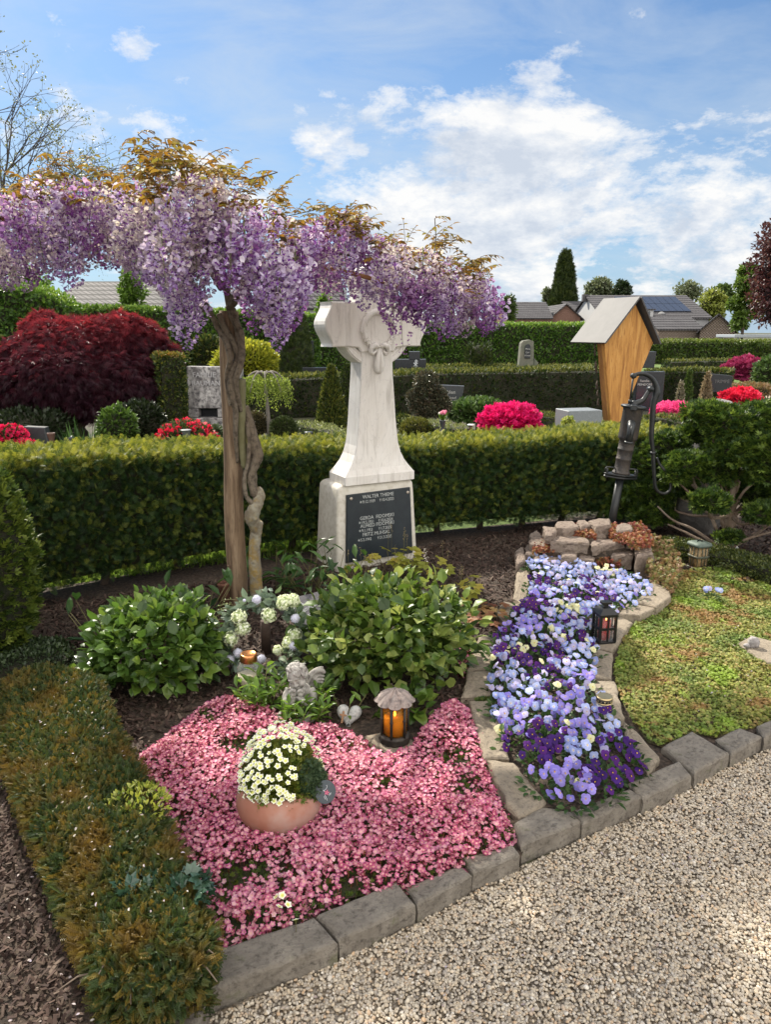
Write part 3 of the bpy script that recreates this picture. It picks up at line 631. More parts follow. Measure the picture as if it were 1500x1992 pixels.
for k in range(46):
    p = G(rr.uniform(190, 400), rr.uniform(1830, 1900), rr.uniform(.08, .2)); q = p + Vector((rr.uniform(-.09, .09), rr.uniform(-.12, .0), rr.uniform(-.03, .05))); g.tube([p, (p + q) / 2 + Vector((0, 0, .012)), q], [.0028, .002, .0012], 5)
part('twig', g, mat('grey_twigs', (.16, .12, .09), .9), tY, kind='stuff')
# low dark mat and box hedge behind it
def smallmass(name, label, cat, px, z0, z1, nt, ns, T, size, m, **k):
    g = Geo(); matmass(g, GP(px, z1), z0, z1, nt, ns, T, size, **k); return single(name, g, [m, core_m], label, cat)
dk_m = leafmat('dark_leaf', [(.012, .022, .008), (.02, .038, .012), (.035, .06, .018)], .2, .4)
smallmass('cotoneaster', 'low flat dark cotoneaster mat at the left edge behind the bronze yew', 'shrub', [(-80, 1250), (20, 1225), (130, 1232), (150, 1275), (60, 1290), (-60, 1310)], BZ, .16, 2600, 900, T_RH, .022, leafmat('mat_leaf', [(.015, .028, .010), (.03, .05, .018), (.05, .075, .03)], .15, .35), edge=.08, lump=.02)
box_m = leafmat('box_leaf', [(.025, .04, .01), (.045, .065, .014), (.08, .10, .02), (.12, .13, .03)], .2, .35)
smallmass('low_hedge', 'low clipped box hedge beside the brass lantern on the right', 'hedge', [(1283, 1044), (1310, 1044), (1400, 1060), (1520, 1088), (1640, 1112), (1640, 1146), (1500, 1110), (1385, 1077), (1290, 1056)], BZ, .15, 6500, 5200, T_RH, .02, box_m, edge=.02, lump=.004)
# ================================================================ SAXIFRAGE CARPET
def flower5(petal=.5, w=.36, cup=.12):
    V = [(0, 0, 0)]; F = []; M = [1.]
    for k in range(5):
        a = 2 * math.pi * k / 5; c, s = math.cos(a), math.sin(a)
        for (u, v, z, mk) in ((.28, -w * .6, cup * .5, .3), (.5, 0, cup * .85, 0.1), (.28, w * .6, cup * .5, .3)): V.append((c * u - s * v, s * u + c * v, z)); M.append(mk)
        b = 1 + 3 * k; F.append((0, b, b + 1, b + 2))
    return np.array(V), np.array(F), np.array(M)
T_FL = flower5()
pink = leafmat('saxifrage_petals', [(.30, .025, .09), (.46, .07, .19), (.60, .17, .30), (.68, .32, .40), (.54, .14, .32), (.78, .52, .56)], .3, .5, band=((.78, .52, .40), .45, .95))
green_m = leafmat('saxifrage_leaves', [(.03, .055, .01), (.06, .10, .015), (.11, .14, .02)], .25)
SX = [(258, 1462), (330, 1405), (385, 1362), (440, 1345), (520, 1362), (600, 1402), (650, 1396), (705, 1420), (748, 1446), (798, 1440), (822, 1398), (852, 1362), (890, 1345), (915, 1370), (935, 1400), (950, 1480), (975, 1540), (1008, 1605), (985, 1640), (890, 1680), (800, 1716), (700, 1728), (620, 1745), (575, 1775), (500, 1798), (435, 1830), (412, 1790), (370, 1690), (322, 1600), (275, 1520)]
def sax(g, poly, n, z0, zh, seed, thr=-.95, size=.0165, dens_mul=1, green=6000, edge=.07):
    P = sample(poly, n); L = lumps(np.concatenate([P, np.zeros((len(P), 1))], 1), 9, seed); L2 = lumps(np.concatenate([P, np.zeros((len(P), 1))], 1), 26, seed + 3)
    P = P[rng.random(len(P)) < np.clip((L + .5 * L2 - thr) * 1.7, .06, 1)]; L = lumps(np.concatenate([P, np.zeros((len(P), 1))], 1), 9, seed); n = len(P)
    ed = np.clip(edgedist(P, poly) / edge, 0, 1); z = z0 + zh * (ed ** .6) * (.75 + .22 * L) + rng.uniform(-.02, .014, n)
    L3 = lumps(np.concatenate([P, np.zeros((n, 1))], 1), 5, seed + 9)
    rv = np.clip(rng.random(n) * .85 + .05 + .2 * L3, 0, 1); tilt = rng.normal(size=(n, 3)) * .45 + [0, -.25, 1]
    g.scatter(T_FL, np.concatenate([P, z[:, None]], 1), frames(rng.normal(size=(n, 3)) * [1, 1, .2], tilt), size * rng.uniform(.7, 1.25, n), rv, 0)
    Q = sample(poly, green); m = len(Q); ed = np.clip(edgedist(Q, poly) / edge, 0, 1); zq = z0 + zh * (ed ** .6) * .55 * rng.uniform(.4, 1, m)
    g.scatter(T_TUFT, np.concatenate([Q, zq[:, None]], 1), frames(rng.normal(size=(m, 3)) * .7 + [0, 0, .8], rng.normal(size=(m, 3))), rng.uniform(.01, .02, m), rng.random(m), 1)
    bd = rng.random(n) < .28; Pb = P[bd] + rng.normal(size=(bd.sum(), 2)) * .008; nb = len(Pb); g.scatter(T_TUFT, np.concatenate([Pb, z[bd][:, None] + rng.uniform(-.012, .012, nb)[:, None]], 1), frames(rng.normal(size=(nb, 3)) * .3 + [0, 0, 1], rng.normal(size=(nb, 3))), rng.uniform(.005, .009, nb), rng.random(nb) * .3, 0)
    # red stems below the flowers
    k = min(n, 3500); S = np.concatenate([P[:k], z[:k, None] - .03], 1); g.scatter(T_BL, S, frames(rng.normal(size=(k, 3)) * .12 + [0, 0, 1], rng.normal(size=(k, 3))), np.full(k, .032), rng.random(k), 2)
    I = poly; q = len(I); g.add([(p[0], p[1], z0 + .012) for p in inset(I, .02)], [tuple(range(q))], 3, False)
stem_m = leafmat('red_stems', [(.16, .05, .03), (.22, .10, .04)], .1)
under_m = mat('mossy_soil', (.03, .045, .012), .95, var=(.05, .035, .02), vscale=20, bscale=70, bstr=1, bdist=.01)
g = Geo(); sax(g, GP(SX, .10), 14000, BZ, .078, 11); single('pink_saxifrage', g, [pink, green_m, stem_m, under_m], 'carpet of small pink saxifrage flowers around the terracotta pot', 'flowers', kind='stuff')
g = Geo(); sax(g, GP([(886, 1222), (905, 1228), (922, 1250), (916, 1300), (895, 1310), (880, 1280)], .08), 420, BZ, .06, 5, size=.014, green=400, edge=.03); single('pink_saxifrage', g, [pink, green_m, stem_m, under_m], 'small separate tuft of pink saxifrage left of the edging stones', 'flowers', kind='stuff')
# ================================================================ SEDUM
ros = tmpl([rh((0, 0), (math.sin(a), math.cos(a)), .55, .34, 0) for a in np.arange(6) * math.pi / 3] + [rh((0, 0), (math.sin(a), math.cos(a)), .32, .26, .2) for a in np.arange(4) * math.pi / 2 + .4])
sedpoly = GP([(1210, 1245), (1240, 1210), (1300, 1180), (1330, 1110), (1400, 1105), (1520, 1145), (1620, 1180), (1700, 1330), (1600, 1360), (1480, 1408), (1440, 1418), (1395, 1432), (1345, 1420), (1290, 1450), (1262, 1440), (1235, 1405), (1205, 1350), (1195, 1300)], .06)
def sedmat():
    m, t, b = newmat('sedum'); a = N(t, 'ShaderNodeAttribute', attribute_name='rnd')
    col = ramp(t, a.outputs['Fac'], [(0, (.13, .14, .025)), (.4, (.22, .24, .04)), (.7, (.34, .33, .07)), (1, (.38, .27, .10))])
    p1 = ramp(t, tnoise(t, 3.0, 4, .6), [(.42, (0, 0, 0)), (.58, (1, 1, 1))]); col = mixc(t, mixc(t, 1, p1, (.7, .7, .7), 'MULTIPLY'), col, (.09, .18, .02))
    p2 = ramp(t, tnoise(t, 4.2, 4, .6, sc=(1, 1.3, 5)), [(.54, (0, 0, 0)), (.61, (.8, .8, .8))]); col = mixc(t, p2, col, (.30, .15, .05))
    p3 = ramp(t, tnoise(t, 3.4, 3, .6, sc=(1.7, 1, 9)), [(.55, (0, 0, 0)), (.62, (.8, .8, .8))]); col = mixc(t, p3, col, (.22, .34, .02))
    t.links.new(col, b.inputs['Base Color']); b.inputs['Roughness'].default_value = .55; return m
g = Geo(); n = 34000; P = sample(sedpoly, n); L = lumps(np.concatenate([P, np.zeros((n, 1))], 1), 7, 2); z = .062 + .012 * L + rng.uniform(-.008, .006, n)
g.scatter(ros, np.concatenate([P, z[:, None]], 1), frames(rng.normal(size=(n, 3)) * [1, 1, .3], rng.normal(size=(n, 3)) * .5 + [0, 0, 1]), rng.uniform(.010, .019, n), rng.random(n))
g.add([(x, y, BZ + .005) for x, y in sedpoly], [tuple(range(len(sedpoly)))], 1, False)
single('sedum', g, [sedmat(), mat('sedum_floor', (.07, .08, .025), .9, var=(.09, .05, .03), vscale=5, bscale=60, bstr=1, bdist=.01)], 'low green, yellow and rusty sedum mat right of the pansies', 'ground cover', kind='stuff')
redsed = leafmat('red_sedum', [(.16, .035, .03), (.28, .08, .05), (.36, .16, .07), (.22, .19, .06)], .2)
def tuft_patch(px, z, n, size, m, zr, label, name='red_stonecrop', cat='stonecrop', kind='stuff'):
    g = Geo(); P = sample(GP(px, z), n); n = len(P); g.scatter(ros, np.concatenate([P, (z + rng.uniform(-zr, zr, n))[:, None]], 1), frames(rng.normal(size=(n, 3)) * .8 + [0, -.3, .2], rng.normal(size=(n, 3)) * .5 + [0, -.4, 1]), size * rng.uniform(.6, 1.3, n), rng.random(n))
    return single(name, g, m, label, cat, kind=kind)
tuft_patch([(1092, 1022), (1150, 1022), (1162, 1046), (1100, 1036)], .255, 900, .02, redsed, .02, 'reddish stonecrop on top of the stone ring, left of the pump')
tuft_patch([(1180, 1026), (1250, 1020), (1274, 1056), (1240, 1062), (1190, 1044)], .26, 1300, .022, redsed, .03, 'reddish stonecrop on top of the stone ring, right of the pump')
tuft_patch([(1040, 1052), (1078, 1056), (1078, 1070), (1036, 1072)], .18, 500, .018, redsed, .02, 'dark red stonecrop between the stones at the left of the ring')
tuft_patch([(1155, 1074), (1192, 1074), (1210, 1098), (1160, 1096)], .12, 520, .02, redsed, .03, 'orange stonecrop in the gap of the lower stone course')
tuft_patch([(1262, 1050), (1310, 1066), (1330, 1110), (1310, 1150), (1270, 1128), (1250, 1086)], .14, 1700, .024, leafmat('bronze_stonecrop', [(.10, .12, .03), (.2, .19, .06), (.3, .2, .1), (.16, .08, .04)], .2), .06, 'bronze and green stonecrop mound right of the stone ring')
tuft_patch([(925, 1360), (954, 1356), (954, 1364), (924, 1364)], .085, 160, .012, green_m, .006, 'thin green sedum line in the joint of the left edging', 'sedum', 'ground cover')
# ================================================================ MONUMENT
MR = 28.0
def marble():
    m, t, b = newmat('weathered_marble'); b.inputs['Roughness'].default_value = .6; b.inputs['Specular IOR Level'].default_value = .3
    f = ramp(t, tnoise(t, 3, 8, .6, sc=(1.5, 1.5, .6), dist=1.2), [(.4, (0, 0, 0)), (.65, (1, 1, 1))]); col = mixc(t, f, (.76, .73, .69), (.66, .62, .57))
    st = ramp(t, tnoise(t, 16, 9, .7, sc=(1.6, 1.6, .14), dist=.6), [(.52, (0, 0, 0)), (.72, (.75, .75, .75))]); col = mixc(t, st, col, (.40, .37, .33))
    v = ramp(t, tnoise(t, 5, 6, .6, sc=(1, 1, .35), dist=2.2), [(.49, (0, 0, 0)), (.50, (.32, .32, .32)), (.51, (0, 0, 0))]); col = mixc(t, v, col, (.36, .34, .33))
    t.links.new(col, b.inputs['Base Color'])
    p = bump(t, b, tnoise(t, 30, 8, .65, sc=(1.5, 1.5, .25)), .35, .006); bump(t, b, tnoise(t, 190, 4, .6), .3, .0015, p); return m
marb = marble(); marb2 = mat('plinth_limestone', (.60, .565, .49), .65, var=(.66, .625, .555), vscale=6, var2=(.53, .49, .41), v2scale=30, bscale=120, bstr=.3, bdist=.002)
mo = G(655, 1113, BZ); mo.z = BZ
mon = thing('grave_monument', 'weathered white marble cross on a pale plinth with a dark name plaque', 'grave cross', mo)
MM = rotz(mo, MR)
g = Geo(); W = .625; Dp = .36; PH = .575
def rr_ring(x0, x1, y0, y1, r, n=5):
    P = []
    for cx_, cy_, a0 in ((x1 - r, y0 + r, -90), (x1 - r, y1 - r, 0), (x0 + r, y1 - r, 90), (x0 + r, y0 + r, 180)):
        for k in range(n + 1): a = R(a0 + 90 * k / n); P.append((cx_ + r * math.cos(a), cy_ + r * math.sin(a)))
    return P
def loft(g, rings, M=None, mi=0, smooth=True):
    n = len(rings[0][0]); V = [(p[0], p[1], z) for ring, z in rings for p in ring]; F = []
    for k in range(len(rings) - 1):
        for i in range(n): j = (i + 1) % n; F.append((k * n + i, k * n + j, (k + 1) * n + j, (k + 1) * n + i))
    F.append(tuple(range(n))[::-1]); F.append(tuple((len(rings) - 1) * n + i for i in range(n)))
    return g.add(xf(V, M), F, mi, smooth)
rings = []
for z, tp, r in [(-.06, 0, .022), (.0, 0, .022)] + [(PH * k / 6, .026 * k / 6, .022) for k in range(1, 6)] + [(PH - .03, .026, .022), (PH - .018, .030, .03), (PH - .006, .040, .035), (PH, .055, .03)]:
    rings.append((rr_ring(tp, W - tp, tp, Dp - tp, r), z))
loft(g, rings, MM); part('plinth', g, marb2, mon)
# cross: profile half widths over height, local z
cw = W / 2 + .022; cd = Dp / 2 - .045
g = Geo(); rings = []
prof = [(0, .262, .130), (.055, .262, .130), (.062, .256, .126), (.10, .225, .113), (.14, .196, .105), (.19, .172, .098), (.25, .156, .093), (.32, .147, .090), (.42, .138, .087), (.55, .129, .086), (.70, .117, .085), (.80, .114, .085), (.96, .112, .085)]
for z, a, b in prof: rings.append((rr_ring(cw - a, cw + a, cd - b, cd + b, .008, 2), PH + z))
loft(g, rings, MM, smooth=False)
# arms: outline in x,z with ogee ends, thickness in y
def outline_extrude(g, pts, y0, y1, M, bev=.006, mi=0, smooth=False):
    P = [Vector(p) for p in pts]; I = inset(P, bev); n = len(P)
    V = [(p.x, y0, p.y) for p in I] + [(p.x, y0 + bev, p.y) for p in P] + [(p.x, y1 - bev, p.y) for p in P] + [(p.x, y1, p.y) for p in I]
    F = []
    for k in range(3):
        for i in range(n): j = (i + 1) % n; F.append((k * n + i, k * n + j, (k + 1) * n + j, (k + 1) * n + i))
    F.append(tuple(range(n))[::-1]); F.append(tuple(3 * n + i for i in range(n)))
    return g.add(xf(V, M), F, mi, smooth)
az0, az1 = PH + .885, PH + 1.16
def ogee(x, dz, s_):   # arm end curve
    pass
end = []
for k in range(15):
    t = k / 14; z = az0 + (az1 - az0) * t; o = .050 * math.sin(math.pi * t) ** 2.2 + (.006 if t in (0, 1) else 0)
    end.append((o, z))
AW = .318
left = [(cw - AW - o, z) for o, z in end]; rightp = [(cw + AW + o, z) for o, z in end]
pts = [(cw - .118, az0 - .035), (cw - .135, az0 - .006)] + [(cw - .2, az0)] + left + [(cw - .12, az1 + .0)]
pts += [(cw - .112, az1 + .05), (cw - .13, az1 + .11), (cw - .155, az1 + .15), (cw - .15, az1 + .165), (cw - .075, az1 + .22), (cw, az1 + .245), (cw + .075, az1 + .22), (cw + .15, az1 + .165), (cw + .155, az1 + .15), (cw + .13, az1 + .11), (cw + .112, az1 + .05), (cw + .12, az1)]
pts += rightp[::-1] + [(cw + .2, az0), (cw + .135, az0 - .006), (cw + .118, az0 - .035)]
pts = pts[::-1]
outline_extrude(g, pts, cd - .094, cd + .094, MM, .007)
# ring segments below the arms
zc_ = (az0 + az1) / 2
for s_ in (-1, 1):
    for (ri, ro, yy) in ((.205, .262, .074), (.228, .255, .082)):
        P = []
        A = [R(200 + 68 * k / 12) for k in range(13)] if s_ < 0 else [R(340 - 68 * k / 12) for k in range(13)]
        P = [(cw + ro * math.cos(a), zc_ + ro * math.sin(a) * 1.02) for a in A] + [(cw + ri * math.cos(a), zc_ + ri * math.sin(a) * 1.02) for a in A[::-1]]
        outline_extrude(g, P if s_ > 0 else P[::-1], cd - yy, cd + yy, MM, .003)
crs = part('cross', g, marb, mon)
# garland wreath and bow in relief
g = Geo(); yf = cd - .094; gx, gz = cw + .005, zc_ - .03; rr = random.Random(2)
M2 = MM @ Matrix.Translation((gx, yf, gz)) @ Matrix.Rotation(R(90), 4, 'X')
pth = []
for k in range(41):
    a = R(-90 + 9 * k); pth.append(MM @ Vector((gx + .112 * math.cos(a), yf - .006, gz + .112 * math.sin(a))))
g.tube(pth, [.017 + .004 * math.cos(k * math.pi / 20 + math.pi) for k in range(41)], 10, knob=.12)
for k in range(150):
    a = rr.uniform(0, 6.28); b = rr.uniform(-1.3, 1.3); r_ = .112 + .018 * math.sin(b); p = Vector((gx + r_ * math.cos(a), yf - .003 - .015 * math.cos(b), gz + r_ * math.sin(a)))
    tdir = Vector((-math.sin(a), 0, math.cos(a))) * .013 + Vector((math.cos(a), 0, math.sin(a))) * math.sin(b) * .007
    g.tube([MM @ (p - tdir), MM @ (p + Vector((0, -.003, 0))), MM @ (p + tdir)], [.002, .0045, .001], 5)
part('garland', g, marb, mon)
g = Geo(); bz = gz - .112
def rib(pts2, w, th=.006):   # ribbon band in the face plane
    for a, b in zip(pts2[:-1], pts2[1:]): pass
    g.tube([MM @ Vector((gx + x, yf - y, bz + z)) for x, y, z in pts2], [r_ for r_ in w], 8, squash=.45)
g.ball(MM @ Vector((gx, yf - .008, bz)), .013, 2)
for s_ in (-1, 1):
    g.tube([MM @ Vector((gx + s_ * x, yf - y, bz + z)) for x, y, z in ((.0, .012, 0), (.03, .022, .014), (.058, .020, .004), (.066, .014, -.026), (.048, .012, -.042), (.018, .008, -.014))], [.010, .017, .019, .016, .014, .008], 8)
    g.tube([MM @ Vector((gx + s_ * x, yf - y, bz + z)) for x, y, z in ((.0, .010, 0), (.012, .012, -.055), (.020, .011, -.115), (.012, .006, -.15), (.005, .002, -.168))], [.010, .016, .020, .015, .004], 8)
part('bow', g, marb, mon)
# plaque, following the plinth's taper
tilt = math.atan2(.026, PH)
MPq = MM @ Matrix.Translation((0, 0, 0)) @ Matrix.Rotation(-tilt, 4, 'X')
slate = mat('dark_slate', (.012, .018, .024), .38, var=(.018, .026, .032), vscale=12, spec=.5, bscale=300, bstr=.1, bdist=.0005)
g = Geo(); P = [(.065, .055), (W - .048, .055), (W - .062, PH - .055), (.085, PH - .062)]
outline_extrude(g, P, -.018, .004, MPq, .004); pq = part('plaque', g, slate, mon)
lett = mat('silver_lettering', (.50, .52, .50), .45, var=(.36, .38, .37), vscale=60)
def line3(g, s, x, z, size, M=None, y=-.0185, sx=1, depth=.001, sp=1.0, rot=0):
    text_geo(g, s, size, (M or MPq) @ Matrix.Translation((x, y, z)) @ Matrix.Rotation(R(90), 4, 'X') @ Matrix.Rotation(R(rot), 4, 'Z'), depth, sx=sx, spacing=sp)
tx = .315
for s, z, sz, sh in (('WALTER THIEME', .478, .034, 0), ('GERDA  FIDOMSKI', .335, .034, -.012), ('ALFRED FIDOMSKI', .282, .034, -.012), ('FRITZ MUHSAL', .222, .034, -.022)):
    g = Geo(); line3(g, s, tx + sh, z, sz, sx=.92); part('inscription', g, lett, pq)
def star_date(s, x, z, size, cross_):
    g = Geo(); text_geo(g, s, size, MPq @ Matrix.Translation((x + .016, -.0185, z)) @ Matrix.Rotation(R(90), 4, 'X'), .001, align='LEFT', sx=.86)
    if cross_: g.box((-.0012, -.0008, -.010), (.0012, .0008, .010), MPq @ Matrix.Translation((x + .006, -.0190, z + .010))); g.box((-.006, -.0011, -.0012), (.006, .0005, .0012), MPq @ Matrix.Translation((x + .006, -.0190, z + .013)))
    else:
        for a in (0, 60, 120): g.box((-.009, -.0008 - a * 1e-6, -.0011), (.009, .0008, .0011), MPq @ Matrix.Translation((x + .004, -.0190, z + .010)) @ Matrix.Rotation(R(a), 4, 'Y'))
    return part('inscription', g, lett, pq)
for a_, b_d, x_, z_ in (('9.12.1939', '10.4.2023', tx, .447), ('19.5.1951', '10.6.2024', tx - .012, .308), ('9.1.1953', '1.7.2025', tx - .012, .253), ('5.2.1942', '21.3.2025', tx - .022, .19)):
    star_date(a_, x_ - .135, z_, .028, 0); star_date(b_d, x_ + .008, z_, .028, 1)
brass = mat('rosette_metal', (.45, .40, .34), .35, .8)
for x in (.113, W - .083):
    g = Geo(); Mx = MPq @ Matrix.Translation((x, -.018, PH - .088)) @ Matrix.Rotation(R(90), 4, 'X')
    g.lathe([(.011, 0), (.011, .003), (.008, .006), (.004, .0045), (0, .006)], n=16, M=Mx); part('rosette', g, brass, pq)
# ================================================================ POST, RUSTY TUBE
def wood(name, a, b, c, sc=(9, 9, .55), rough=.8, scale=4):
    m, t, bs = newmat(name); bs.inputs['Roughness'].default_value = rough; bs.inputs['Specular IOR Level'].default_value = .25
    n1 = tnoise(t, scale, 9, .65, sc=sc, dist=.8); col = ramp(t, n1, [(.34, c), (.48, a), (.62, b)])
    n2 = tnoise(t, scale * 6, 6, .7, sc=sc); col = mixc(t, ramp(t, n2, [(.55, (0, 0, 0)), (.62, (.7, .7, .7))]), col, c)
    t.links.new(col, bs.inputs['Base Color']); bump(t, bs, n2, .7, .004); return m
post_m = wood('weathered_post_wood', (.20, .135, .085), (.28, .205, .135), (.09, .06, .04))
pb0 = B(462, 1192, 4.03); pb0.z = BZ - .05; pt0 = B(444, 605, 4.0)
post = thing('post', 'round weathered wooden post propping up the wisteria', 'post', (pb0.x, pb0.y, BZ))
g = Geo(); n = 22; g.tube([pb0.lerp(pt0, i / n) + Vector((.004 * math.sin(i * .6), 0, 0)) for i in range(n + 1)], [.0575 - .009 * i / n for i in range(n + 1)], 20, knob=.03, seed=3); part('shaft', g, post_m, post)
g = Geo()
for (px, py) in ((452, 962), (450, 1025), (456, 1075), (446, 1103), (450, 800)):
    p = B(px, py, 4.03 - .055); M = frame3(p, (1, 0, 0), (0, 0, 1), (0, -1, 0)); g.lathe([(.013, -.004), (.0125, .0015), (.009, .003), (.008, .0005), (.003, .002), (0, .002)], n=14, M=M)
part('knot', g, mat('wood_knot', (.10, .065, .04), .8, bscale=200, bstr=.5), post)
rp = B(437, 1190, 3.96); rp.z = BZ
g = Geo(); g.lathe([(.032, 0), (.032, .165), (.036, .168), (.036, .18), (.030, .182), (.027, .17), (.026, .05), (0, .05)], tuple(rp), 24)
single('pipe', g, mat('rusty_tube', (.11, .04, .025), .8, var=(.17, .08, .05), vscale=30, bscale=90, bstr=.8, bdist=.004), 'short rusty brown tube standing left of the wooden post', 'tube')
rp = B(518, 1262, 3.42); rp.z = BZ
g = Geo(); g.lathe([(.025, 0), (.025, .17), (.021, .172), (0, .168)], tuple(rp), 18)
single('pipe', g, mat('rusty_tube_dark', (.05, .03, .022), .85, var=(.08, .05, .04), vscale=30, bscale=90, bstr=.8, bdist=.004), 'dark brown stub standing inside the white flower wreath', 'tube')
# ================================================================ WISTERIA
WD = 3.98
wb0 = B(498, 1175, 3.96); wb0.z = BZ
wis = thing('wisteria', 'standard wisteria with a twisted trunk and a crown of purple racemes', 'wisteria', wb0)
wbark = mat('wisteria_bark', (.15, .115, .08), .9, var=(.19, .155, .115), vscale=7, var2=(.07, .052, .036), v2scale=40, bscale=60, bstr=1, bdist=.03, bsc=(1, 1, .16))
olive_m = mat('wisteria_green_bark', (.12, .11, .05), .85, var=(.16, .15, .08), vscale=12, bscale=60, bstr=.6, bdist=.005, bsc=(1, 1, .3))
lich = mat('lichened_bark', (.16, .13, .09), .92, var=(.28, .26, .20), vscale=20, var2=(.27, .17, .03), v2scale=14, bscale=50, bstr=1, bdist=.01)
def spl(P, k=6):
    P = [Vector(p) for p in P]; out = []
    for i in range(len(P) - 1):
        a = P[max(i - 1, 0)]; b = P[i]; c = P[i + 1]; d = P[min(i + 2, len(P) - 1)]
        for j in range(k):
            t = j / k; out.append(.5 * ((2 * b) + (c - a) * t + (2 * a - 5 * b + 4 * c - d) * t * t + (3 * b - a - 3 * c + d) * t ** 3))
    return out + [P[-1]]
def splr(r, k=6): return list(np.interp(np.linspace(0, len(r) - 1, (len(r) - 1) * k + 1), range(len(r)), r))
def stem(pp, rad, m, k=6, name='trunk', n=10, knob=.14, seed=0, D=None):
    g = Geo(); P = [B(a, b, c) for a, b, c in pp]; g.tube(spl(P, k), splr(rad, k), n, knob=knob, seed=seed); return part(name, g, m, wis)
stem([(500, 1185, 3.97), (497, 1120, 3.97), (494, 1070, 3.97), (498, 1035, 3.97), (503, 1015, 3.96)], [.034, .036, .032, .033, .025], lich, seed=1)
stem([(501, 1045, 3.97), (494, 1018, 3.95), (489, 1005, 3.93), (497, 985, 3.93), (505, 965, 3.95), (500, 950, 3.97)], [.02, .036, .042, .036, .030, .02], lich, seed=2)
stem([(505, 975, 3.95), (493, 955, 3.94), (487, 930, 3.94), (495, 905, 3.96), (500, 885, 3.97), (493, 850, 3.98), (484, 815, 3.98), (478, 790, 3.98)], [.02, .022, .02, .026, .034, .026, .022, .016], wbark, seed=3)
stem([(497, 985, 3.92), (479, 965, 3.91), (475, 930, 3.92), (482, 900, 3.93), (484, 860, 3.95), (480, 820, 3.96)], [.014, .013, .012, .010, .012, .012], wbark, seed=4, n=8)
stem([(493, 965, 3.97), (492, 930, 3.98), (489, 890, 3.97), (490, 850, 3.96)], [.018, .022, .018, .012], wbark, seed=5)
stem([(476, 910, 3.97), (470, 860, 3.97), (468, 800, 3.96), (468, 737, 3.95)], [.018, .026, .027, .027], olive_m, seed=6, knob=.05)
stem([(462, 900, 3.96), (458, 850, 3.93), (458, 800, 3.92), (452, 775, 3.90), (449, 745, 3.89), (455, 715, 3.90), (462, 690, 3.92), (452, 665, 3.93), (438, 640, 3.94), (425, 610, 3.93)], [.008, .012, .015, .021, .022, .018, .020, .019, .018, .015], wbark, seed=7)
stem([(468, 800, 3.94), (458, 745, 3.88), (466, 715, 3.88), (470, 680, 3.92), (462, 640, 3.95), (452, 600, 3.95)], [.010, .016, .018, .019, .019, .016], wbark, seed=8)
stem([(447, 790, 3.89), (440, 735, 3.90), (447, 700, 3.88), (440, 665, 3.92), (425, 640, 3.95), (405, 600, 3.94), (385, 560, 3.88)], [.007, .010, .014, .017, .017, .013, .010], wbark, seed=9)
stem([(470, 700, 3.92), (468, 650, 3.93), (450, 610, 3.95), (440, 560, 3.95), (425, 500, 3.92)], [.016, .019, .020, .018, .015], wbark, seed=10)
# crown skeleton: leader arms
ARM = [[(445, 600, 3.95), (470, 560, 4.0), (560, 500, 4.1), (640, 490, 4.2), (760, 510, 4.3), (880, 545, 4.3), (950, 575, 4.25)],
       [(430, 560, 3.93), (380, 480, 3.7), (330, 430, 3.5), (300, 400, 3.4)],
       [(420, 540, 3.95), (330, 440, 3.95), (220, 410, 3.95), (120, 410, 3.9), (30, 430, 3.85), (-60, 450, 3.8)],
       [(440, 560, 3.95), (470, 470, 4.0), (540, 440, 4.0), (620, 430, 4.2), (700, 440, 4.3)],
       [(425, 500, 3.92), (420, 430, 3.8), (430, 370, 3.75), (440, 340, 3.8)],
       [(445, 600, 3.95), (500, 540, 3.75), (560, 510, 3.6), (580, 500, 3.55)],
       [(405, 600, 3.94), (360, 600, 3.6), (350, 590, 3.5)]]
for i, a in enumerate(ARM): stem(a, list(np.linspace(.02, .007, len(a))), wbark, name='branch', seed=20 + i, n=8)
rr = random.Random(5)
# racemes
floret = ([], [], [])
def mk_floret():
    V = [(0, 0, 0), (-.34, .10, .12), (-.42, .42, .30), (0, .60, .42), (.42, .42, .30), (.34, .10, .12), (0, .25, .06)]      # folded-back standard petal
    F = [(0, 6, 2, 1), (6, 3, 2, 2), (6, 4, 3, 3), (0, 5, 4, 6)]; k = len(V)
    V += [(0, -.02, -.02), (-.15, .22, -.12), (0, .55, -.20), (.15, .22, -.12)]; F += [(k, k + 3, k + 2, k + 1)]
    mk = [.1, 0, 0, 0, 0, 0, .25, .9, .9, 1, .9]
    V = np.array(V, float); F2 = []
    for f in F:
        F2.append((f[0], f[1], f[2]))
        if f[3] != f[2]: F2.append((f[0], f[2], f[3]))
    return V, np.array(F2), np.array(mk)
T_FLO = mk_floret()
def wismat(name, cols, band): return leafmat(name, cols, .36, .65, band=band, tcol=1.2, spec=.1)
pal = [wismat('wisteria_lilac', [(.27, .14, .42), (.45, .33, .61), (.66, .57, .76), (.78, .72, .82)], ((.22, .06, .36), .6, .9)),
       wismat('wisteria_fading', [(.26, .17, .32), (.48, .38, .50), (.68, .61, .64), (.78, .71, .66)], ((.20, .08, .28), .6, .9)),
       wismat('wisteria_mauve', [(.20, .06, .27), (.32, .13, .40), (.46, .26, .54), (.60, .44, .66)], ((.18, .05, .26), .6, .9))]
stalk_m = mat('wisteria_stalk', (.10, .12, .03), .8)
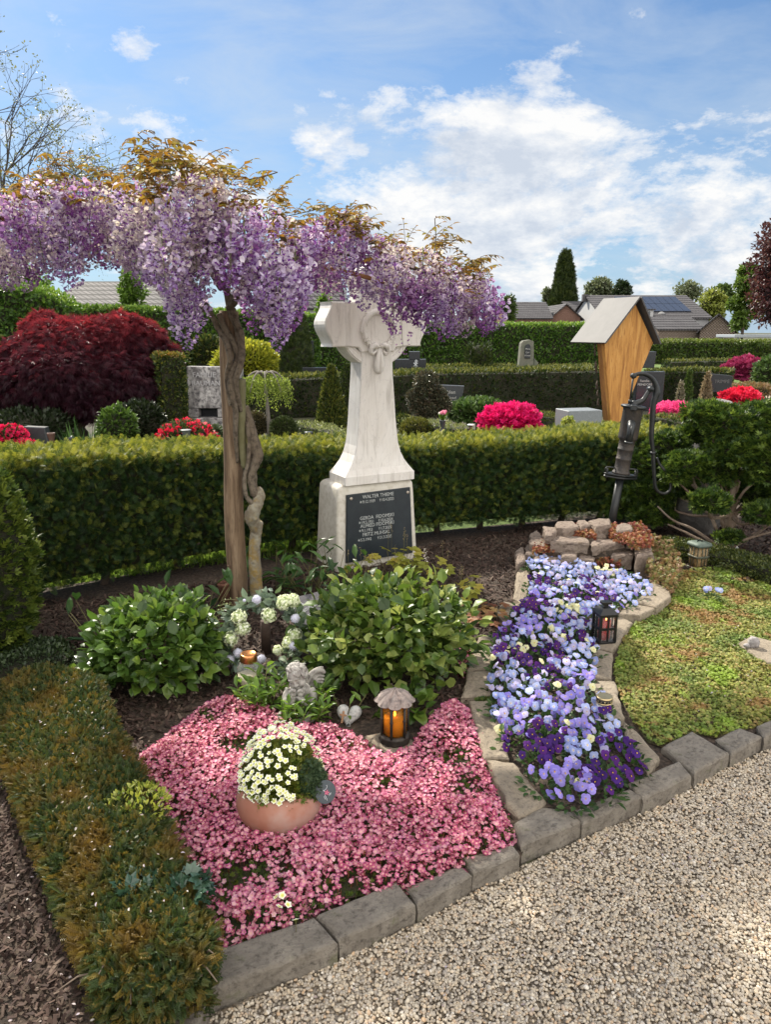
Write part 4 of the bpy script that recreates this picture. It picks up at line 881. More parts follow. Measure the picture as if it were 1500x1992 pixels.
def raceme(L, seed, dens=1.0, Rm=.074, fs=.0265):
    r = np.random.default_rng(seed); g = Geo(); n = int(L * 640 * dens); t = np.sort(r.random(n)) ** .92
    ang = r.uniform(0, 6.28, n); prof_ = np.interp(t, [0, .08, .3, .6, .85, 1], [.45, .85, 1, .85, .5, .12]) * Rm * r.uniform(.6, 1.05, n)
    sway = .03 * L * np.sin(t * 3 + seed); P = np.stack([np.cos(ang) * prof_ + sway, np.sin(ang) * prof_, -t * L], 1)
    o = np.stack([np.cos(ang), np.sin(ang), np.full(n, -.15)], 1); d = o * .75 + np.array([0, 0, .75]) + r.normal(size=(n, 3)) * .3; nn = o + r.normal(size=(n, 3)) * .3 + [0, 0, .5]
    s = fs * np.interp(t, [0, .6, .85, 1], [1.1, 1, .75, .42]) * r.uniform(.8, 1.2, n); rv = np.clip(np.interp(t, [0, .25, .7, 1], [.85, .7, .5, .1]) + r.normal(size=n) * .17, 0, 1)
    g.scatter(T_FLO, P, frames(d, nn), s, rv, 0)
    g.tube([(0, 0, .02), (sway[n // 3], 0, -L * .35), (sway[2 * n // 3], 0, -L * .68), (sway[-1], 0, -L * .97)], [.0022, .002, .0016, .001], 4, 1)
    return g
VAR = []
for ci in range(3):
    for li, L in enumerate((.17, .24, .32)):
        for s_ in range(2):
            VAR.append((ci, li, raceme(L, ci * 31 + li * 7 + s_, .95).mesh('raceme', [pal[ci], stalk_m])))
sparse = raceme(.30, 99, .24, .075, .021).mesh('raceme', [pal[2], stalk_m])
# hanging places: photo x, y of the top, distance, length class, palette
top = lambda x: np.interp(x, [0, 40, 100, 180, 235, 300, 380, 480, 560, 600, 650, 700, 760, 850, 900, 970], [375, 350, 335, 342, 352, 335, 322, 375, 425, 432, 400, 408, 462, 485, 512, 560])
bot = lambda x: np.interp(x, [-40, 0, 50, 75, 110, 145, 160, 200, 225, 250, 290, 345, 360, 380, 420, 470, 500, 530, 570, 592, 600, 625, 680, 710, 760, 820, 860, 900, 912, 930, 955, 975], [540, 555, 560, 530, 522, 545, 495, 520, 515, 520, 548, 592, 600, 580, 545, 575, 635, 670, 628, 580, 545, 568, 585, 600, 600, 636, 648, 650, 612, 632, 652, 615])
dd = lambda x: np.interp(x, [-60, 60, 200, 260, 340, 430, 520, 560, 620, 700, 800, 960], [3.7, 3.75, 3.85, 3.45, 3.3, 3.4, 3.5, 3.6, 4.1, 4.2, 4.2, 4.2])
hang = []
rr = random.Random(11)
def lenclass(px_len, D):
    L = px_len / 380 * D / 3.9
    return 0 if L < .205 else 1 if L < .28 else 2
Ls = (.17, .24, .32)
x = -45
while x < 975:     # lower fringe, ends at bot(x)
    D = float(dd(x)) + rr.uniform(-.12, .2); k = rr.choice((0, 1, 1, 2)); k = min(k, lenclass(bot(x) - top(x), D) + 0); Lp = Ls[k] * 390 * 3.9 / (D + .3) * .97
    hang.append((x, float(bot(x)) - Lp * rr.uniform(.94, 1.05), D, k)); x += 21 if not 600 < x < 760 else 34
x = -40
while x < 960:     # upper rows
    for row in range(4):
        xx = x + rr.uniform(-14, 14); D = float(dd(xx)) + rr.uniform(-.3, .42); tp, bt = float(top(xx)), float(bot(xx))
        span = bt - tp; yy = tp + (row * .24 + rr.uniform(0, .2)) * span * .62; k = rr.choice((0, 0, 1)); Lp = Ls[k] * 380 * 3.9 / (D + .3)
        if yy + Lp > bt + 4: yy = bt - Lp - rr.uniform(0, 15)
        if yy < tp - 12: yy = tp - 8
        hang.append((xx, yy, D, k))
    x += 25
# named single ones seen apart
extra = [(357, 575, 3.5, 1, 0), (373, 565, 3.45, 0, 0), (343, 545, 3.5, 1, 0), (520, 500, 3.45, 2, 0), (545, 490, 3.4, 2, 0), (505, 470, 3.5, 2, 0), (538, 545, 3.42, 2, 0), (575, 480, 3.5, 2, 0), (486, 520, 3.7, 1, 2), (880, 545, 4.1, 1, 0), (850, 540, 4.1, 1, 0), (955, 560, 4.15, 1, 2), (660, 440, 4.0, 1, 0), (690, 430, 4.0, 0, 0), (770, 560, 4.1, 1, 2), (370, 400, 3.25, 2, 1), (300, 390, 3.3, 2, 1), (260, 400, 3.4, 2, 1), (410, 410, 3.25, 1, 1), (340, 440, 3.22, 2, 1), (130, 420, 3.6, 2, 0), (90, 400, 3.6, 2, 0), (25, 400, 3.6, 2, 1)]
hang = [h + (None,) for h in hang]
random.Random(3).shuffle(hang); cntp = 0; sep = []
allh = extra + hang
for i, (x, y, D, k, ci) in enumerate(allh):
    if ci is None:
        ci = rr.choices((0, 1, 2), (4, 4, 1) if x < 460 else (4, 2, 2) if x < 620 else (3, 2, 3))[0]
    me = rr.choice([v for v in VAR if v[0] == ci and v[1] == k])[2]
    p = B(x, y, D); s = rr.uniform(.92, 1.08); M = Matrix.Translation(p) @ Matrix.Rotation(rr.uniform(0, 6.28), 4, 'Z') @ Matrix.Rotation(R(rr.uniform(0, 7)), 4, 'X') @ Matrix.Scale(s, 4)
    if i < 99:
        o = bpy.data.objects.new('raceme', me); C.objects.link(o); o.parent = wis; o.matrix_local = Matrix.Translation(-OFF[wis]) @ M
    else: sep.append((me, M))
g = Geo()
for me, M in sep:
    V = np.empty(len(me.vertices) * 3); me.vertices.foreach_get('co', V); A = np.empty(len(me.vertices)); me.attributes['rnd'].data.foreach_get('value', A); K = np.empty(len(me.vertices)); me.attributes['mark'].data.foreach_get('value', K)
    F3 = [tuple(p.vertices) for p in me.polygons if len(p.vertices) == 3]; ci = pal.index(me.materials[0]); g.add(xf(V.reshape(-1, 3), M), np.array(F3), ci, False, A, K)
part('racemes', g, pal, wis, kind='stuff')
o = bpy.data.objects.new('raceme', sparse); C.objects.link(o); o.parent = wis; o['label'] = 'sparse half-open raceme hanging in front of the marble garland'
o.matrix_local = Matrix.Translation(-OFF[wis]) @ Matrix.Translation(B(782, 582, 4.15)) @ Matrix.Scale(1.0, 4)
# leaves on top: pinnate sprays
lf_m = leafmat('wisteria_young_leaves', [(.07, .05, .02), (.14, .08, .02), (.24, .12, .02), (.24, .16, .03), (.17, .16, .03), (.22, .15, .09)], .42, .6, tcol=1.5, spec=.25)
def spray(g, p, d, L, seed, n=5, mi=0, lsz=.05, seedlist=None):
    r = random.Random(seed); d = Vector(d).normalized(); pts = [Vector(p)]; q = Vector(p); dv = d.copy()
    for k in range(n + 1): dv = (dv + Vector((0, 0, -.16))).normalized(); q = q + dv * L / (n + 1); pts.append(q.copy())
    g.tube(pts, [.0016] * len(pts), 4, 1)
    for k in range(1, n + 2):
        t = (pts[min(k + 1, n + 1)] - pts[k - 1]).normalized(); sd_ = t.cross(Vector((0, 0, 1)));
        if sd_.length < .1: sd_ = Vector((1, 0, 0))
        sd_.normalize()
        for s_ in ((-1, 1) if k < n + 1 else (0,)):
            dl = (t * .7 + sd_ * s_ * .8 + Vector((0, 0, -.45 + r.uniform(-.25, .25)))) if s_ else t + Vector((0, 0, -.3)); nn = np.array([[r.uniform(-.4, .4), r.uniform(-.4, .4), 1.]])
            sz = lsz * r.uniform(.75, 1.15) * (.75 if k > n - 1 else 1); g.scatter(T_LEAF, [tuple(pts[k])], frames(np.array([tuple(dl)]), nn), np.array([[sz * .95, sz, sz]]), np.array([min(1, max(0, r.gauss(.5, .27)))]), mi)
ltop = lambda x: np.interp(x, [0, 60, 140, 200, 250, 290, 310, 340, 400, 460, 520, 570, 600, 650, 700, 740, 790, 850, 890, 930, 970], [380, 330, 305, 320, 335, 290, 275, 300, 300, 330, 345, 395, 415, 400, 415, 465, 450, 455, 480, 505, 540])
g = Geo()
for i in range(430):
    x = rr.gauss(rr.choice((20, 75, 130, 210, 300, 320, 385, 450, 545, 640, 670, 770, 850, 920)), 21) if rr.random() < .8 else rr.uniform(-40, 968); x = min(960, max(-45, x)); D = float(dd(x)) + rr.uniform(-.3, .5); yt = float(ltop(x)); yb = float(top(x)) + 45; y = yt + (yb - yt) * (rr.random() ** .9) + 12
    a = rr.uniform(0, 6.28); spray(g, B(x, y, D), (math.cos(a) * .7, math.sin(a) * .7, rr.uniform(.2, 1.4)), rr.uniform(.08, .15), i, rr.choice((3, 4, 4)), lsz=rr.uniform(.038, .058))
for (x0, y0, x1, y1, D, n) in ((330, 330, 268, 262, 3.5, 9), (330, 340, 320, 270, 3.5, 6), (560, 420, 640, 400, 4.1, 4), (840, 520, 846, 425, 4.1, 3), (480, 350, 540, 335, 3.6, 3), (120, 360, 100, 300, 3.8, 5), (640, 430, 690, 400, 4.1, 4), (850, 480, 890, 465, 4.1, 4), (930, 540, 935, 500, 4.15, 4)):
    P = [B(x0, y0, D), B((x0 + x1) / 2 + 5, (y0 + y1) / 2, D), B(x1, y1, D)]; g.tube(spl(P, 4), .0025, 5, 1)
    for k in range(n): q = P[0].lerp(P[2], (k + 1) / n); a = rr.uniform(0, 6.28); spray(g, q, (math.cos(a), math.sin(a), .4), rr.uniform(.08, .13), 500 + k, 3, lsz=.045)
part('foliage', g, [lf_m, wbark], wis)
g = Geo(); P = [B(640, 522, 4.22), B(700, 536, 4.2), B(762, 553, 4.2), B(830, 575, 4.2)]; g.tube(spl(P, 4), .012, 10, knob=.04)
g.tube(spl([B(300, 455, 3.9), B(445, 510, 4.03), B(560, 512, 4.15), B(640, 522, 4.22)], 5), .012, 10)
single('crown_support', g, wood('support_cane', (.30, .15, .07), (.38, .2, .1), (.16, .08, .04), (1, 1, 1)), 'brown support rod inside the wisteria crown above the cross', 'support rod')
# ================================================================ PUMP
iron = mat('cast_iron', (.018, .021, .023), .40, .3, var=(.035, .036, .036), vscale=12, bscale=110, bstr=.35, bdist=.002)
ironr = mat('rough_cast_iron', (.038, .035, .034), .6, .2, var=(.07, .055, .045), vscale=16, bscale=130, bstr=1, bdist=.006)
PD = 5.12
p0 = B(1187, 1036, PD); p1 = B(1234, 788, PD)
ax = (p1 - p0).normalized()
pump = thing('hand_pump', 'dark cast-iron hand pump with curved handle leaning over the stone ring', 'hand pump', (p0.x, p0.y, p0.z))
fw = Vector((-.25, -1, 0)); fw = (fw - ax * fw.dot(ax)).normalized(); sdv = fw.cross(ax).normalized() * 1
PM = frame3(p0, -sdv if sdv.x < 0 else sdv, -fw, ax)
L_ = (p1 - p0).length
sc_ = L_ / .95
g = Geo(); g.lathe([(.027, -.08), (.027, L_ * .445)], n=20, M=PM); part('pipe', g, iron, pump)
z0_ = .40 * sc_
g = Geo(); zz = lambda f: f * L_
g.lathe([(.030, zz(.445)), (.045, zz(.45)), (.046, zz(.47)), (.062, zz(.475)), (.064, zz(.482)), (.058, zz(.49)), (.052, zz(.50)), (.0515, zz(.58)), (.054, zz(.583)), (.054, zz(.592)), (.0515, zz(.595)), (.052, zz(.655)), (.055, zz(.658)), (.055, zz(.668)), (.052, zz(.671)), (.054, zz(.735)), (.064, zz(.742)), (.066, zz(.76)), (.0665, zz(.97)), (.070, zz(.975)), (.0, zz(.976))], n=32, M=PM); part('barrel', g, ironr, pump)
g = Geo()
for s_ in (0, 1):
    M = PM @ Matrix.Rotation(R(20), 4, 'Z')
    P = [(.055 * math.cos(R(a)) * (1.0), .055 * math.sin(R(a))) for a in range(60, 121, 10)]
    poly = [(.120, -.014), (.124, 0), (.120, .014), (.06, .048), (0, .066), (-.06, .048), (-.120, .014), (-.124, 0), (-.12, -.014), (-.06, -.048), (0, -.066), (.06, -.048)]
    g.prism(poly, zz(.440 + .020 * s_), zz(.452 + .020 * s_), M, bev=.003)
for a in (20, 200):
    M = PM @ Matrix.Rotation(R(a), 4, 'Z')
    g.lathe([(.008, zz(.43)), (.008, zz(.50)), (.005, zz(.505)), (0, zz(.507))], (.104, 0, 0), 8, M=M)
    g.tube([M @ Vector(v) for v in ((.118, 0, zz(.47)), (.12, 0, zz(.50)), (.112, 0, zz(.515)), (.06, 0, zz(.515)), (.052, 0, zz(.51)))], .005, 8)
part('flange', g, iron, pump)
g = Geo(); M = PM; g.ball(M @ Vector((0, -.066, zz(.865))), .028, 3); g.tube([M @ Vector(v) for v in ((0, -.05, zz(.86)), (0, -.085, zz(.862)), (0, -.115, zz(.84)), (0, -.122, zz(.80)), (0, -.122, zz(.735)))], [.024, .027, .026, .024, .024], 14)
g.tube([M @ Vector((0, -.122, zz(.738))), M @ Vector((0, -.122, zz(.722)))], [.029, .029], 16); g.tube([M @ Vector((0, -.144, zz(.855))), M @ Vector((0, -.148, zz(.78)))], [.005, .004], 6); part('spout', g, iron, pump)
g = Geo(); g.lathe([(.068, zz(.974)), (.084, zz(.980)), (.086, zz(.99)), (.080, zz(.998)), (.03, zz(1.003)), (.026, zz(1.01)), (.020, zz(1.015)), (.018, zz(1.03)), (.009, zz(1.034)), (0, zz(1.034))], n=28, M=PM)
g.box((-.026, -.10, zz(.966)), (.016, -.06, zz(1.005)), PM, bev=.004); part('cap', g, iron, pump)
g = Geo(); bp = [B(1228, 790, PD), B(1240, 784, PD), B(1252, 778, PD), B(1260, 766, PD), B(1266, 757, PD)]
g.tube(spl(bp, 4), splr([.022, .020, .017, .015, .015], 4), 10); Mv = frame3(bp[-1] + Vector((0, .0, 0)), (1, 0, 0), (0, 0, 1), (0, -1, 0)); g.lathe([(.020, -.022), (.020, .022), (.014, .026), (.008, .026), (.008, .030), (0, .030)], n=20, M=Mv); part('bracket', g, iron, pump)
g = Geo(); q0, q1 = B(1226, 783, PD), B(1233, 732, PD); g.tube([q0, q1], .007, 8); g.lathe([(.012, -.005), (.012, .016), (.007, .02), (0, .02)], tuple(q0), 12); part('plunger_rod', g, iron, pump)
g = Geo(); hp = [(1233, 731), (1245, 727), (1258, 729), (1270, 737), (1277, 751), (1278, 765), (1272, 785), (1270, 815), (1268, 850), (1271, 878), (1272, 900), (1274, 930), (1276, 948), (1284, 958), (1295, 960), (1304, 953), (1305, 938), (1296, 918), (1284, 903), (1279, 890)]
g.tube(spl([B(a, b, PD) for a, b in hp], 5), splr([.012, .0125, .013, .014, .017, .021, .017, .016, .014, .012, .012, .0105, .010, .010, .010, .010, .009, .009, .009, .007], 5), 10, squash=1.2)
a = B(1233, 731, PD); g.lathe([(.018, -.018), (.018, .018), (.010, .021), (0, .021)], n=18, M=frame3(a, (1, 0, 0), (0, 0, 1), (0, -1, 0)))
a = B(1271, 881, PD); g.lathe([(.018, -.008), (.020, 0), (.018, .008)], tuple(a), 14); part('handle', g, iron, pump)
# ================================================================ SHRUBS OF THE BED
def leafbush(name, label, c, rad, n, size, m, T=(T_LEAF[0] * np.array([1.38, 1, 1.1]), T_LEAF[1], T_LEAF[2]), stems=14, seed=0, zmin=-.35, **k):
    t = thing(name, label, 'shrub', (c[0], c[1], BZ)); g = Geo()
    bush_leaves(g, c, rad, n, T, size, zmin=zmin, seed=seed, **k); bush_leaves(g, c, [r * .72 for r in rad], n // 3, T, size, zmin=zmin, seed=seed, **k)
    part('foliage', g, m, t); g = Geo(); r = random.Random(seed)
    for i in range(stems):
        a = r.uniform(0, 6.28); q = r.uniform(.3, .75); e = Vector((c[0] + rad[0] * q * math.cos(a), c[1] + rad[1] * q * math.sin(a), c[2] + rad[2] * r.uniform(.1, .6))); b = Vector((c[0] + .04 * math.cos(a), c[1] + .04 * math.sin(a), BZ))
        g.tube([b, b.lerp(e, .5) + Vector((0, 0, -.02)), e], [.005, .004, .002], 5)
    part('stems', g, stem2, t); return t
stem2 = mat('green_brown_stems', (.10, .09, .03), .8)
hyd = leafmat('hydrangea_leaves', [(.03, .06, .012), (.055, .11, .018), (.085, .16, .025), (.15, .22, .035)], .32, .38, spec=.5)
hyd2 = leafmat('hydrangea_bleached_leaves', [(.03, .06, .012), (.055, .10, .018), (.09, .15, .022), (.15, .21, .035), (.30, .34, .10)], .3, .4, spec=.5)
def H(px, py, D, z): v = B(px, py, D); return (v.x, v.y, z)
leafbush('hydrangea', 'leafy green hydrangea bush between the bronze yew and the white wreath', H(305, 1290, 3.12, .19), (.285, .27, .235), 1250, .054, hyd, seed=1, outw=.8, up=.25, jit=.55, flat=.3, lump=.18, shell=(.72, 1.1), sv=.4)
leafbush('hydrangea', 'larger leafy hydrangea bush in front of the plaque with bleached upper leaves', H(752, 1268, 3.18, .215), (.35, .31, .25), 1900, .056, hyd2, seed=2, outw=.8, up=.28, jit=.6, flat=.3, lump=.24, shell=(.68, 1.16), sv=.45)
leafbush('hydrangea', 'small low hydrangea shoot right behind the petal-roofed lantern', H(800, 1385, 2.78, .07), (.10, .07, .08), 40, .07, hyd, seed=3, outw=.9, up=0, jit=.3, stems=4)
T_OV = (T_LEAF[0] * np.array([1.38, 1, 1.1]), T_LEAF[1], T_LEAF[2])
T_LAN = (T_LEAF[0] * np.array([.62, 1, 1]), T_LEAF[1], T_LEAF[2])
def clump(name, label, cat, px, py, n, L, m, T=T_LAN, spread=.1, tiers=3, seed=0, z=BZ, up=.75, ns=5, w=1):
    """shoots with leaves along them"""
    b = G(px, py, z); t = thing(name, label, cat, b); r = random.Random(seed); g = Geo(); gs = Geo()
    for i in range(n):
        a = r.uniform(0, 6.28); q = b + Vector((spread * math.cos(a), spread * math.sin(a), 0)) * r.random() ** .5
        d = Vector((math.cos(a) * .45, math.sin(a) * .45, up)).normalized(); h = L * r.uniform(1.2, 2.4)
        e = q + d * h; gs.tube([q, q.lerp(e, .5), e], [.003, .0025, .0015], 5)
        k = int(ns * r.uniform(.8, 1.3)); A = np.array([a + j * 2.4 for j in range(k)]); tt = np.linspace(.35, 1, k)
        P = np.array([tuple(q.lerp(e, f)) for f in tt]); dv = np.stack([np.cos(A), np.sin(A), np.linspace(.25, .9, k)], 1)
        g.scatter(T, P, frames(dv, rng.normal(size=(k, 3)) * .2 + [0, 0, 1]), np.full(k, L) * rng.uniform(.7, 1.1, k) * w, rng.random(k))
    part('foliage', g, m, t); part('stems', gs, stem2, t); return t
bright = leafmat('bright_lance_leaves', [(.06, .12, .015), (.11, .20, .025), (.17, .27, .035)], .42, .35, spec=.5)
clump('lance_leaf_plant', 'bright green lance-leaved shoots in front of the stone angel', 'plant', 560, 1396, 26, .062, bright, spread=.14, seed=4, ns=8)
clump('lance_leaf_plant', 'bright green shoots in front of the glass grave candle', 'plant', 505, 1385, 9, .075, bright, spread=.05, seed=5, ns=7, up=1.1)
clump('lance_leaf_plant', 'single pair of broad bright leaves above the heart stone', 'plant', 672, 1396, 3, .07, bright, spread=.03, seed=6, ns=3)
clump('lance_leaf_plant', 'bright green shoots rising before the knees of the stone angel', 'plant', 590, 1404, 12, .06, bright, spread=.06, seed=9, ns=8, up=1.0)
helm = leafmat('hellebore_leaves', [(.02, .05, .012), (.035, .08, .018), (.06, .12, .025)], .25, .4)
for i, (px, py, n, lb) in enumerate(((535, 1160, 12, 'upright dark green perennial leaves right behind the wisteria trunk'), (598, 1160, 14, 'dark green perennial leaves spreading over the small slate grave plate'), (648, 1150, 7, 'dark perennial leaves at the left corner of the pale plinth'), (390, 1210, 10, 'dark low perennial leaves left of the rusty tube'), (228, 1275, 8, 'shaded blue-green perennial leaves at the left of the green hydrangea'))):
    clump('hellebore', lb, 'plant', px, py, n, .125, helm, spread=.08, seed=20 + i, ns=3, up=.75)
T_LOB = tri(tmpl([rh((0, 0), (math.sin(a), math.cos(a)), l, .62, z) for a, l, z in ((-1.7, .6, .02), (-.85, .85, .05), (0, 1, 0), (.85, .85, .05), (1.7, .6, .02))]))
heu = leafmat('heuchera_leaves', [(.20, .22, .03), (.32, .32, .05), (.42, .34, .06)], .4, .5)
heur = leafmat('heuchera_rust_leaves', [(.16, .06, .03), (.26, .12, .05), (.34, .22, .08)], .3, .5)
def heuch(label, px, py, n, m, D=None, seed=0, h=.12, sp=.1, stalks=4, lsz=.055, z=BZ):
    b = G(px, py, z); t = thing('heuchera', label, 'plant', b); r = random.Random(seed); g = Geo(); gs = Geo()
    for i in range(n):
        a = r.uniform(0, 6.28); q = b + Vector((math.cos(a), math.sin(a), 0)) * sp * r.random() ** .6; e = q + Vector((.25 * (q.x - b.x), .25 * (q.y - b.y), h * r.uniform(.5, 1.15)))
        gs.tube([b.lerp(q, .4), e], .0016, 4); g.scatter(T_LOB, [tuple(e)], frames(np.array([[math.cos(a), math.sin(a), -.1]]), np.array([[r.gauss(0, .3), -.35, 1.]])), np.array([lsz * r.uniform(.7, 1.15)]), np.array([r.random()]))
    for i in range(stalks):
        a = r.uniform(0, 6.28); q = b + Vector((math.cos(a), math.sin(a), 0)) * sp * .8; e = q + Vector((r.uniform(-.02, .02), r.uniform(-.02, .02), h * r.uniform(1.5, 2.1))); gs.tube([q, e], .0012, 4)
        P = np.array([tuple(q.lerp(e, f) + Vector((r.gauss(0, .004), r.gauss(0, .004), 0))) for f in np.linspace(.82, 1, 9)]); g.scatter(T_RH, P, frames(rng.normal(size=(9, 3)) + [0, 0, .6], rng.normal(size=(9, 3))), np.full(9, .009), rng.random(9), 1)
    part('foliage', g, [m, mat('dry_flower', (.32, .24, .12), .8)], t); part('stalks', gs, stem2, t)
heuch('yellow-green lobed heuchera leaves in front of the lower edge of the plaque', 770, 1125, 22, heu, seed=1, h=.17, sp=.12, stalks=6)
heuch('yellow heuchera leaves at the left foot of the plaque', 700, 1142, 12, heu, seed=2, h=.13, sp=.09, stalks=7)
heuch('pale heuchera leaves with tall thin stalks right of the hydrangea', 905, 1175, 12, heu, seed=3, h=.12, sp=.10, stalks=4)
heuch('rust-coloured heuchera leaves beside the bend of the stone edging', 940, 1208, 26, heur, seed=4, h=.06, sp=.12, stalks=2)
heuch('yellow heuchera leaves at the right foot of the plinth', 845, 1128, 12, heu, seed=5, h=.12, sp=.09, stalks=2)
# white foamflower spike
b = G(828, 1128, BZ); t = thing('foamflower', 'single white foamflower spike right of the plaque', 'flower', b); g = Geo(); e = b + Vector((0, 0, .21)); g.tube([b, e], .0015, 5); part('stalk', g, stem2, t)
g = Geo(); P = np.array([tuple(b + Vector((random.gauss(0, .010), random.gauss(0, .01), .12 + .09 * random.random()))) for _ in range(26)]); g.scatter(T_FL, P, frames(rng.normal(size=(26, 3)), rng.normal(size=(26, 3))), np.full(26, .010), rng.random(26)); part('flowers', g, leafmat('foam_white', [(.7, .6, .55), (.8, .74, .68)], .3), t)
# sprigs inside the bronze yew
holly = leafmat('holly_leaves', [(.02, .05, .03), (.035, .075, .045), (.06, .11, .07)], .1, .22, spec=.7)
for i, (px, py, lb) in enumerate(((268, 1745, 'dark glossy holly sprig growing through the near end of the bronze yew'), (365, 1748, 'second glossy holly sprig, nearer the pink saxifrage'))):
    b = G(px, py, .2); t = thing('holly', lb, 'holly', b); g = Geo(); bush_leaves(g, tuple(b + Vector((0, 0, .02))), (.055, .055, .04), 46, T_LOB, .026, zmin=-.1, jit=.6, seed=i); part('foliage', g, holly, t); g = Geo(); g.tube([b - Vector((0, 0, .12)), b + Vector((0, 0, .03))], .003, 5); part('stem', g, stem2, t)
b = G(262, 1575, .22); t = thing('euonymus', 'bright yellow-green euonymus patch in the bronze yew beside the pink flowers', 'shrub', b); g = Geo(); bush_leaves(g, tuple(b + Vector((0, 0, .0))), (.095, .11, .05), 420, T_LEAF, .017, zmin=-.1, jit=.6, seed=8, up=.5); part('foliage', g, leafmat('euonymus_leaves', [(.10, .16, .03), (.25, .30, .04), (.42, .44, .06), (.5, .52, .2)], .35), t); g = Geo(); g.tube([b - Vector((0, 0, .15)), b], .003, 5); part('stem', g, stem2, t)
# ================================================================ PANSIES
def pansy_T():
    V = []; F = []; M = []
    def petal(c, ang, L, Wd, z, n=7, waist=.25):
        k = len(V); d = np.array([math.sin(ang), math.cos(ang)]); q = np.array([d[1], -d[0]]); c = np.array(c, float)
        V.append((c[0], c[1], z + .02)); M.append(1.)
        ring = []
        for i in range(n):
            a = math.pi * (-.5 + i / (n - 1)) * 1.15; p = c + d * L * (.48 + .52 * math.cos(a)) + q * Wd * math.sin(a) * .5; rf = .035 * math.sin(i * 2.2 + ang * 3)
            V.append((p[0], p[1], z - .06 + rf)); M.append(0.05 + .1 * (i % 2)); ring.append(k + 1 + i)
            m = c + (p - c) * .42; V.append((m[0], m[1], z + .03)); M.append(.5); ring.append(None)
        r2 = [k + 1 + 2 * i for i in range(n)]; m2 = [k + 2 + 2 * i for i in range(n)]
        for i in range(n - 1): F.append((k, m2[i], m2[i + 1])); F.append((m2[i], r2[i], r2[i + 1])); F.append((m2[i], r2[i + 1], m2[i + 1]))
    for a in (-.62, .62): petal((0, .03), a, .56, .56, -.10)
    for a in (-1.75, 1.75): petal((0, 0), a, .47, .42, -.02)
    petal((0, 0), math.pi, .52, .66, .03)
    k = len(V); V.extend([(-.06, -.02, .08), (.06, -.02, .08), (0, -.13, .07), (0, .05, .09)]); M.extend([2, 2, 2, 2]); F.append((k, k + 2, k + 1)); F.append((k, k + 1, k + 3))
    return np.array(V), np.array(F), np.array(M)
T_PAN = pansy_T()
def pansymat(name, rim, mid, throat, eye=(.80, .50, .02)):
    m, t, b = newmat(name); a = N(t, 'ShaderNodeAttribute', attribute_name='mark'); oi = N(t, 'ShaderNodeObjectInfo')
    col = ramp(t, wdiv(t, a.outputs['Fac']), [(0, rim), (.2, rim), (.3, mid), (.46, throat), (.52, eye), (1, eye)])
    hs = N(t, 'ShaderNodeHueSaturation'); t.links.new(col, hs.inputs['Color']); v = ramp(t, oi.outputs['Random'], [(0, (.72,) * 3), (1, (1.12,) * 3)]); t.links.new(v, hs.inputs['Value'])
    t.links.new(hs.outputs[0], b.inputs['Base Color']); b.inputs['Roughness'].default_value = .6; b.inputs['Specular IOR Level'].default_value = .25
    tr = N(t, 'ShaderNodeBsdfTranslucent'); t.links.new(hs.outputs[0], tr.inputs[0]); mx = N(t, 'ShaderNodeMixShader'); mx.inputs[0].default_value = .3
    t.links.new(b.outputs[0], mx.inputs[1]); t.links.new(tr.outputs[0], mx.inputs[2]); t.links.new(mx.outputs[0], t.nodes['Material Output'].inputs[0]); return m
def wdiv(t, v):
    n = N(t, 'ShaderNodeMath', operation='MULTIPLY'); t.links.new(v, n.inputs[0]); n.inputs[1].default_value = .5; return n.outputs[0]
PC = {'pale': [pansymat('pansy_pale_blue', (.42, .48, .77), (.56, .60, .82), (.66, .66, .78)), pansymat('pansy_pale_lilac', (.54, .50, .77), (.66, .63, .82), (.36, .24, .55)), pansymat('pansy_sky', (.30, .36, .70), (.52, .55, .80), (.66, .66, .8))],
      'violet': [pansymat('pansy_deep_violet', (.055, .012, .16), (.045, .008, .13), (.02, .004, .05)), pansymat('pansy_dark_plum', (.085, .012, .17), (.06, .01, .13), (.02, .004, .05))],
      'mid': [pansymat('pansy_mid_blue', (.24, .20, .62), (.34, .30, .70), (.20, .10, .36)), pansymat('pansy_lavender', (.34, .27, .72), (.44, .38, .78), (.25, .13, .4))],
      'cream': [pansymat('pansy_cream', (.76, .74, .44), (.80, .78, .48), (.66, .58, .14))]}
pleaf = leafmat('pansy_leaves', [(.02, .045, .012), (.035, .075, .018), (.06, .11, .025)], .25, .45)
fmesh = {}
for kk, L in PC.items():
    for j, m in enumerate(L): g = Geo(); g.add(T_PAN[0] * .039, T_PAN[1], 0, True, .5, T_PAN[2]); fmesh[kk, j] = g.mesh('flower', m)
fol = []
for s_ in range(3):
    g = Geo(); r = np.random.default_rng(50 + s_); n = 46; D = dome_dirs(n, -.05); P = D * np.array([.075, .075, .055]) * r.uniform(.4, 1, n)[:, None] + [0, 0, .03]; g.scatter(T_LEAF, P, frames(D + r.normal(size=(n, 3)) * .4, r.normal(size=(n, 3)) * .4 + [0, 0, 1]), r.uniform(.022, .038, n), r.random(n)); fol.append(g.mesh('foliage', pleaf))
PN = [(1034, 1092), (1060, 1080), (1150, 1104), (1205, 1112), (1262, 1138), (1262, 1158), (1225, 1180), (1195, 1186), (1172, 1195), (1152, 1205), (1150, 1250), (1160, 1278), (1148, 1300), (1150, 1340), (1166, 1370), (1205, 1415), (1246, 1488), (1236, 1520), (1150, 1556), (1105, 1566), (1062, 1538), (1004, 1480), (984, 1430), (960, 1350), (962, 1290), (966, 1240), (1010, 1190), (1038, 1160)]
pn = GP(PN, .11); pn2 = [tuple(p) for p in inset(pn, .008)]
pts = []; cand = sample(pn2, 9000)
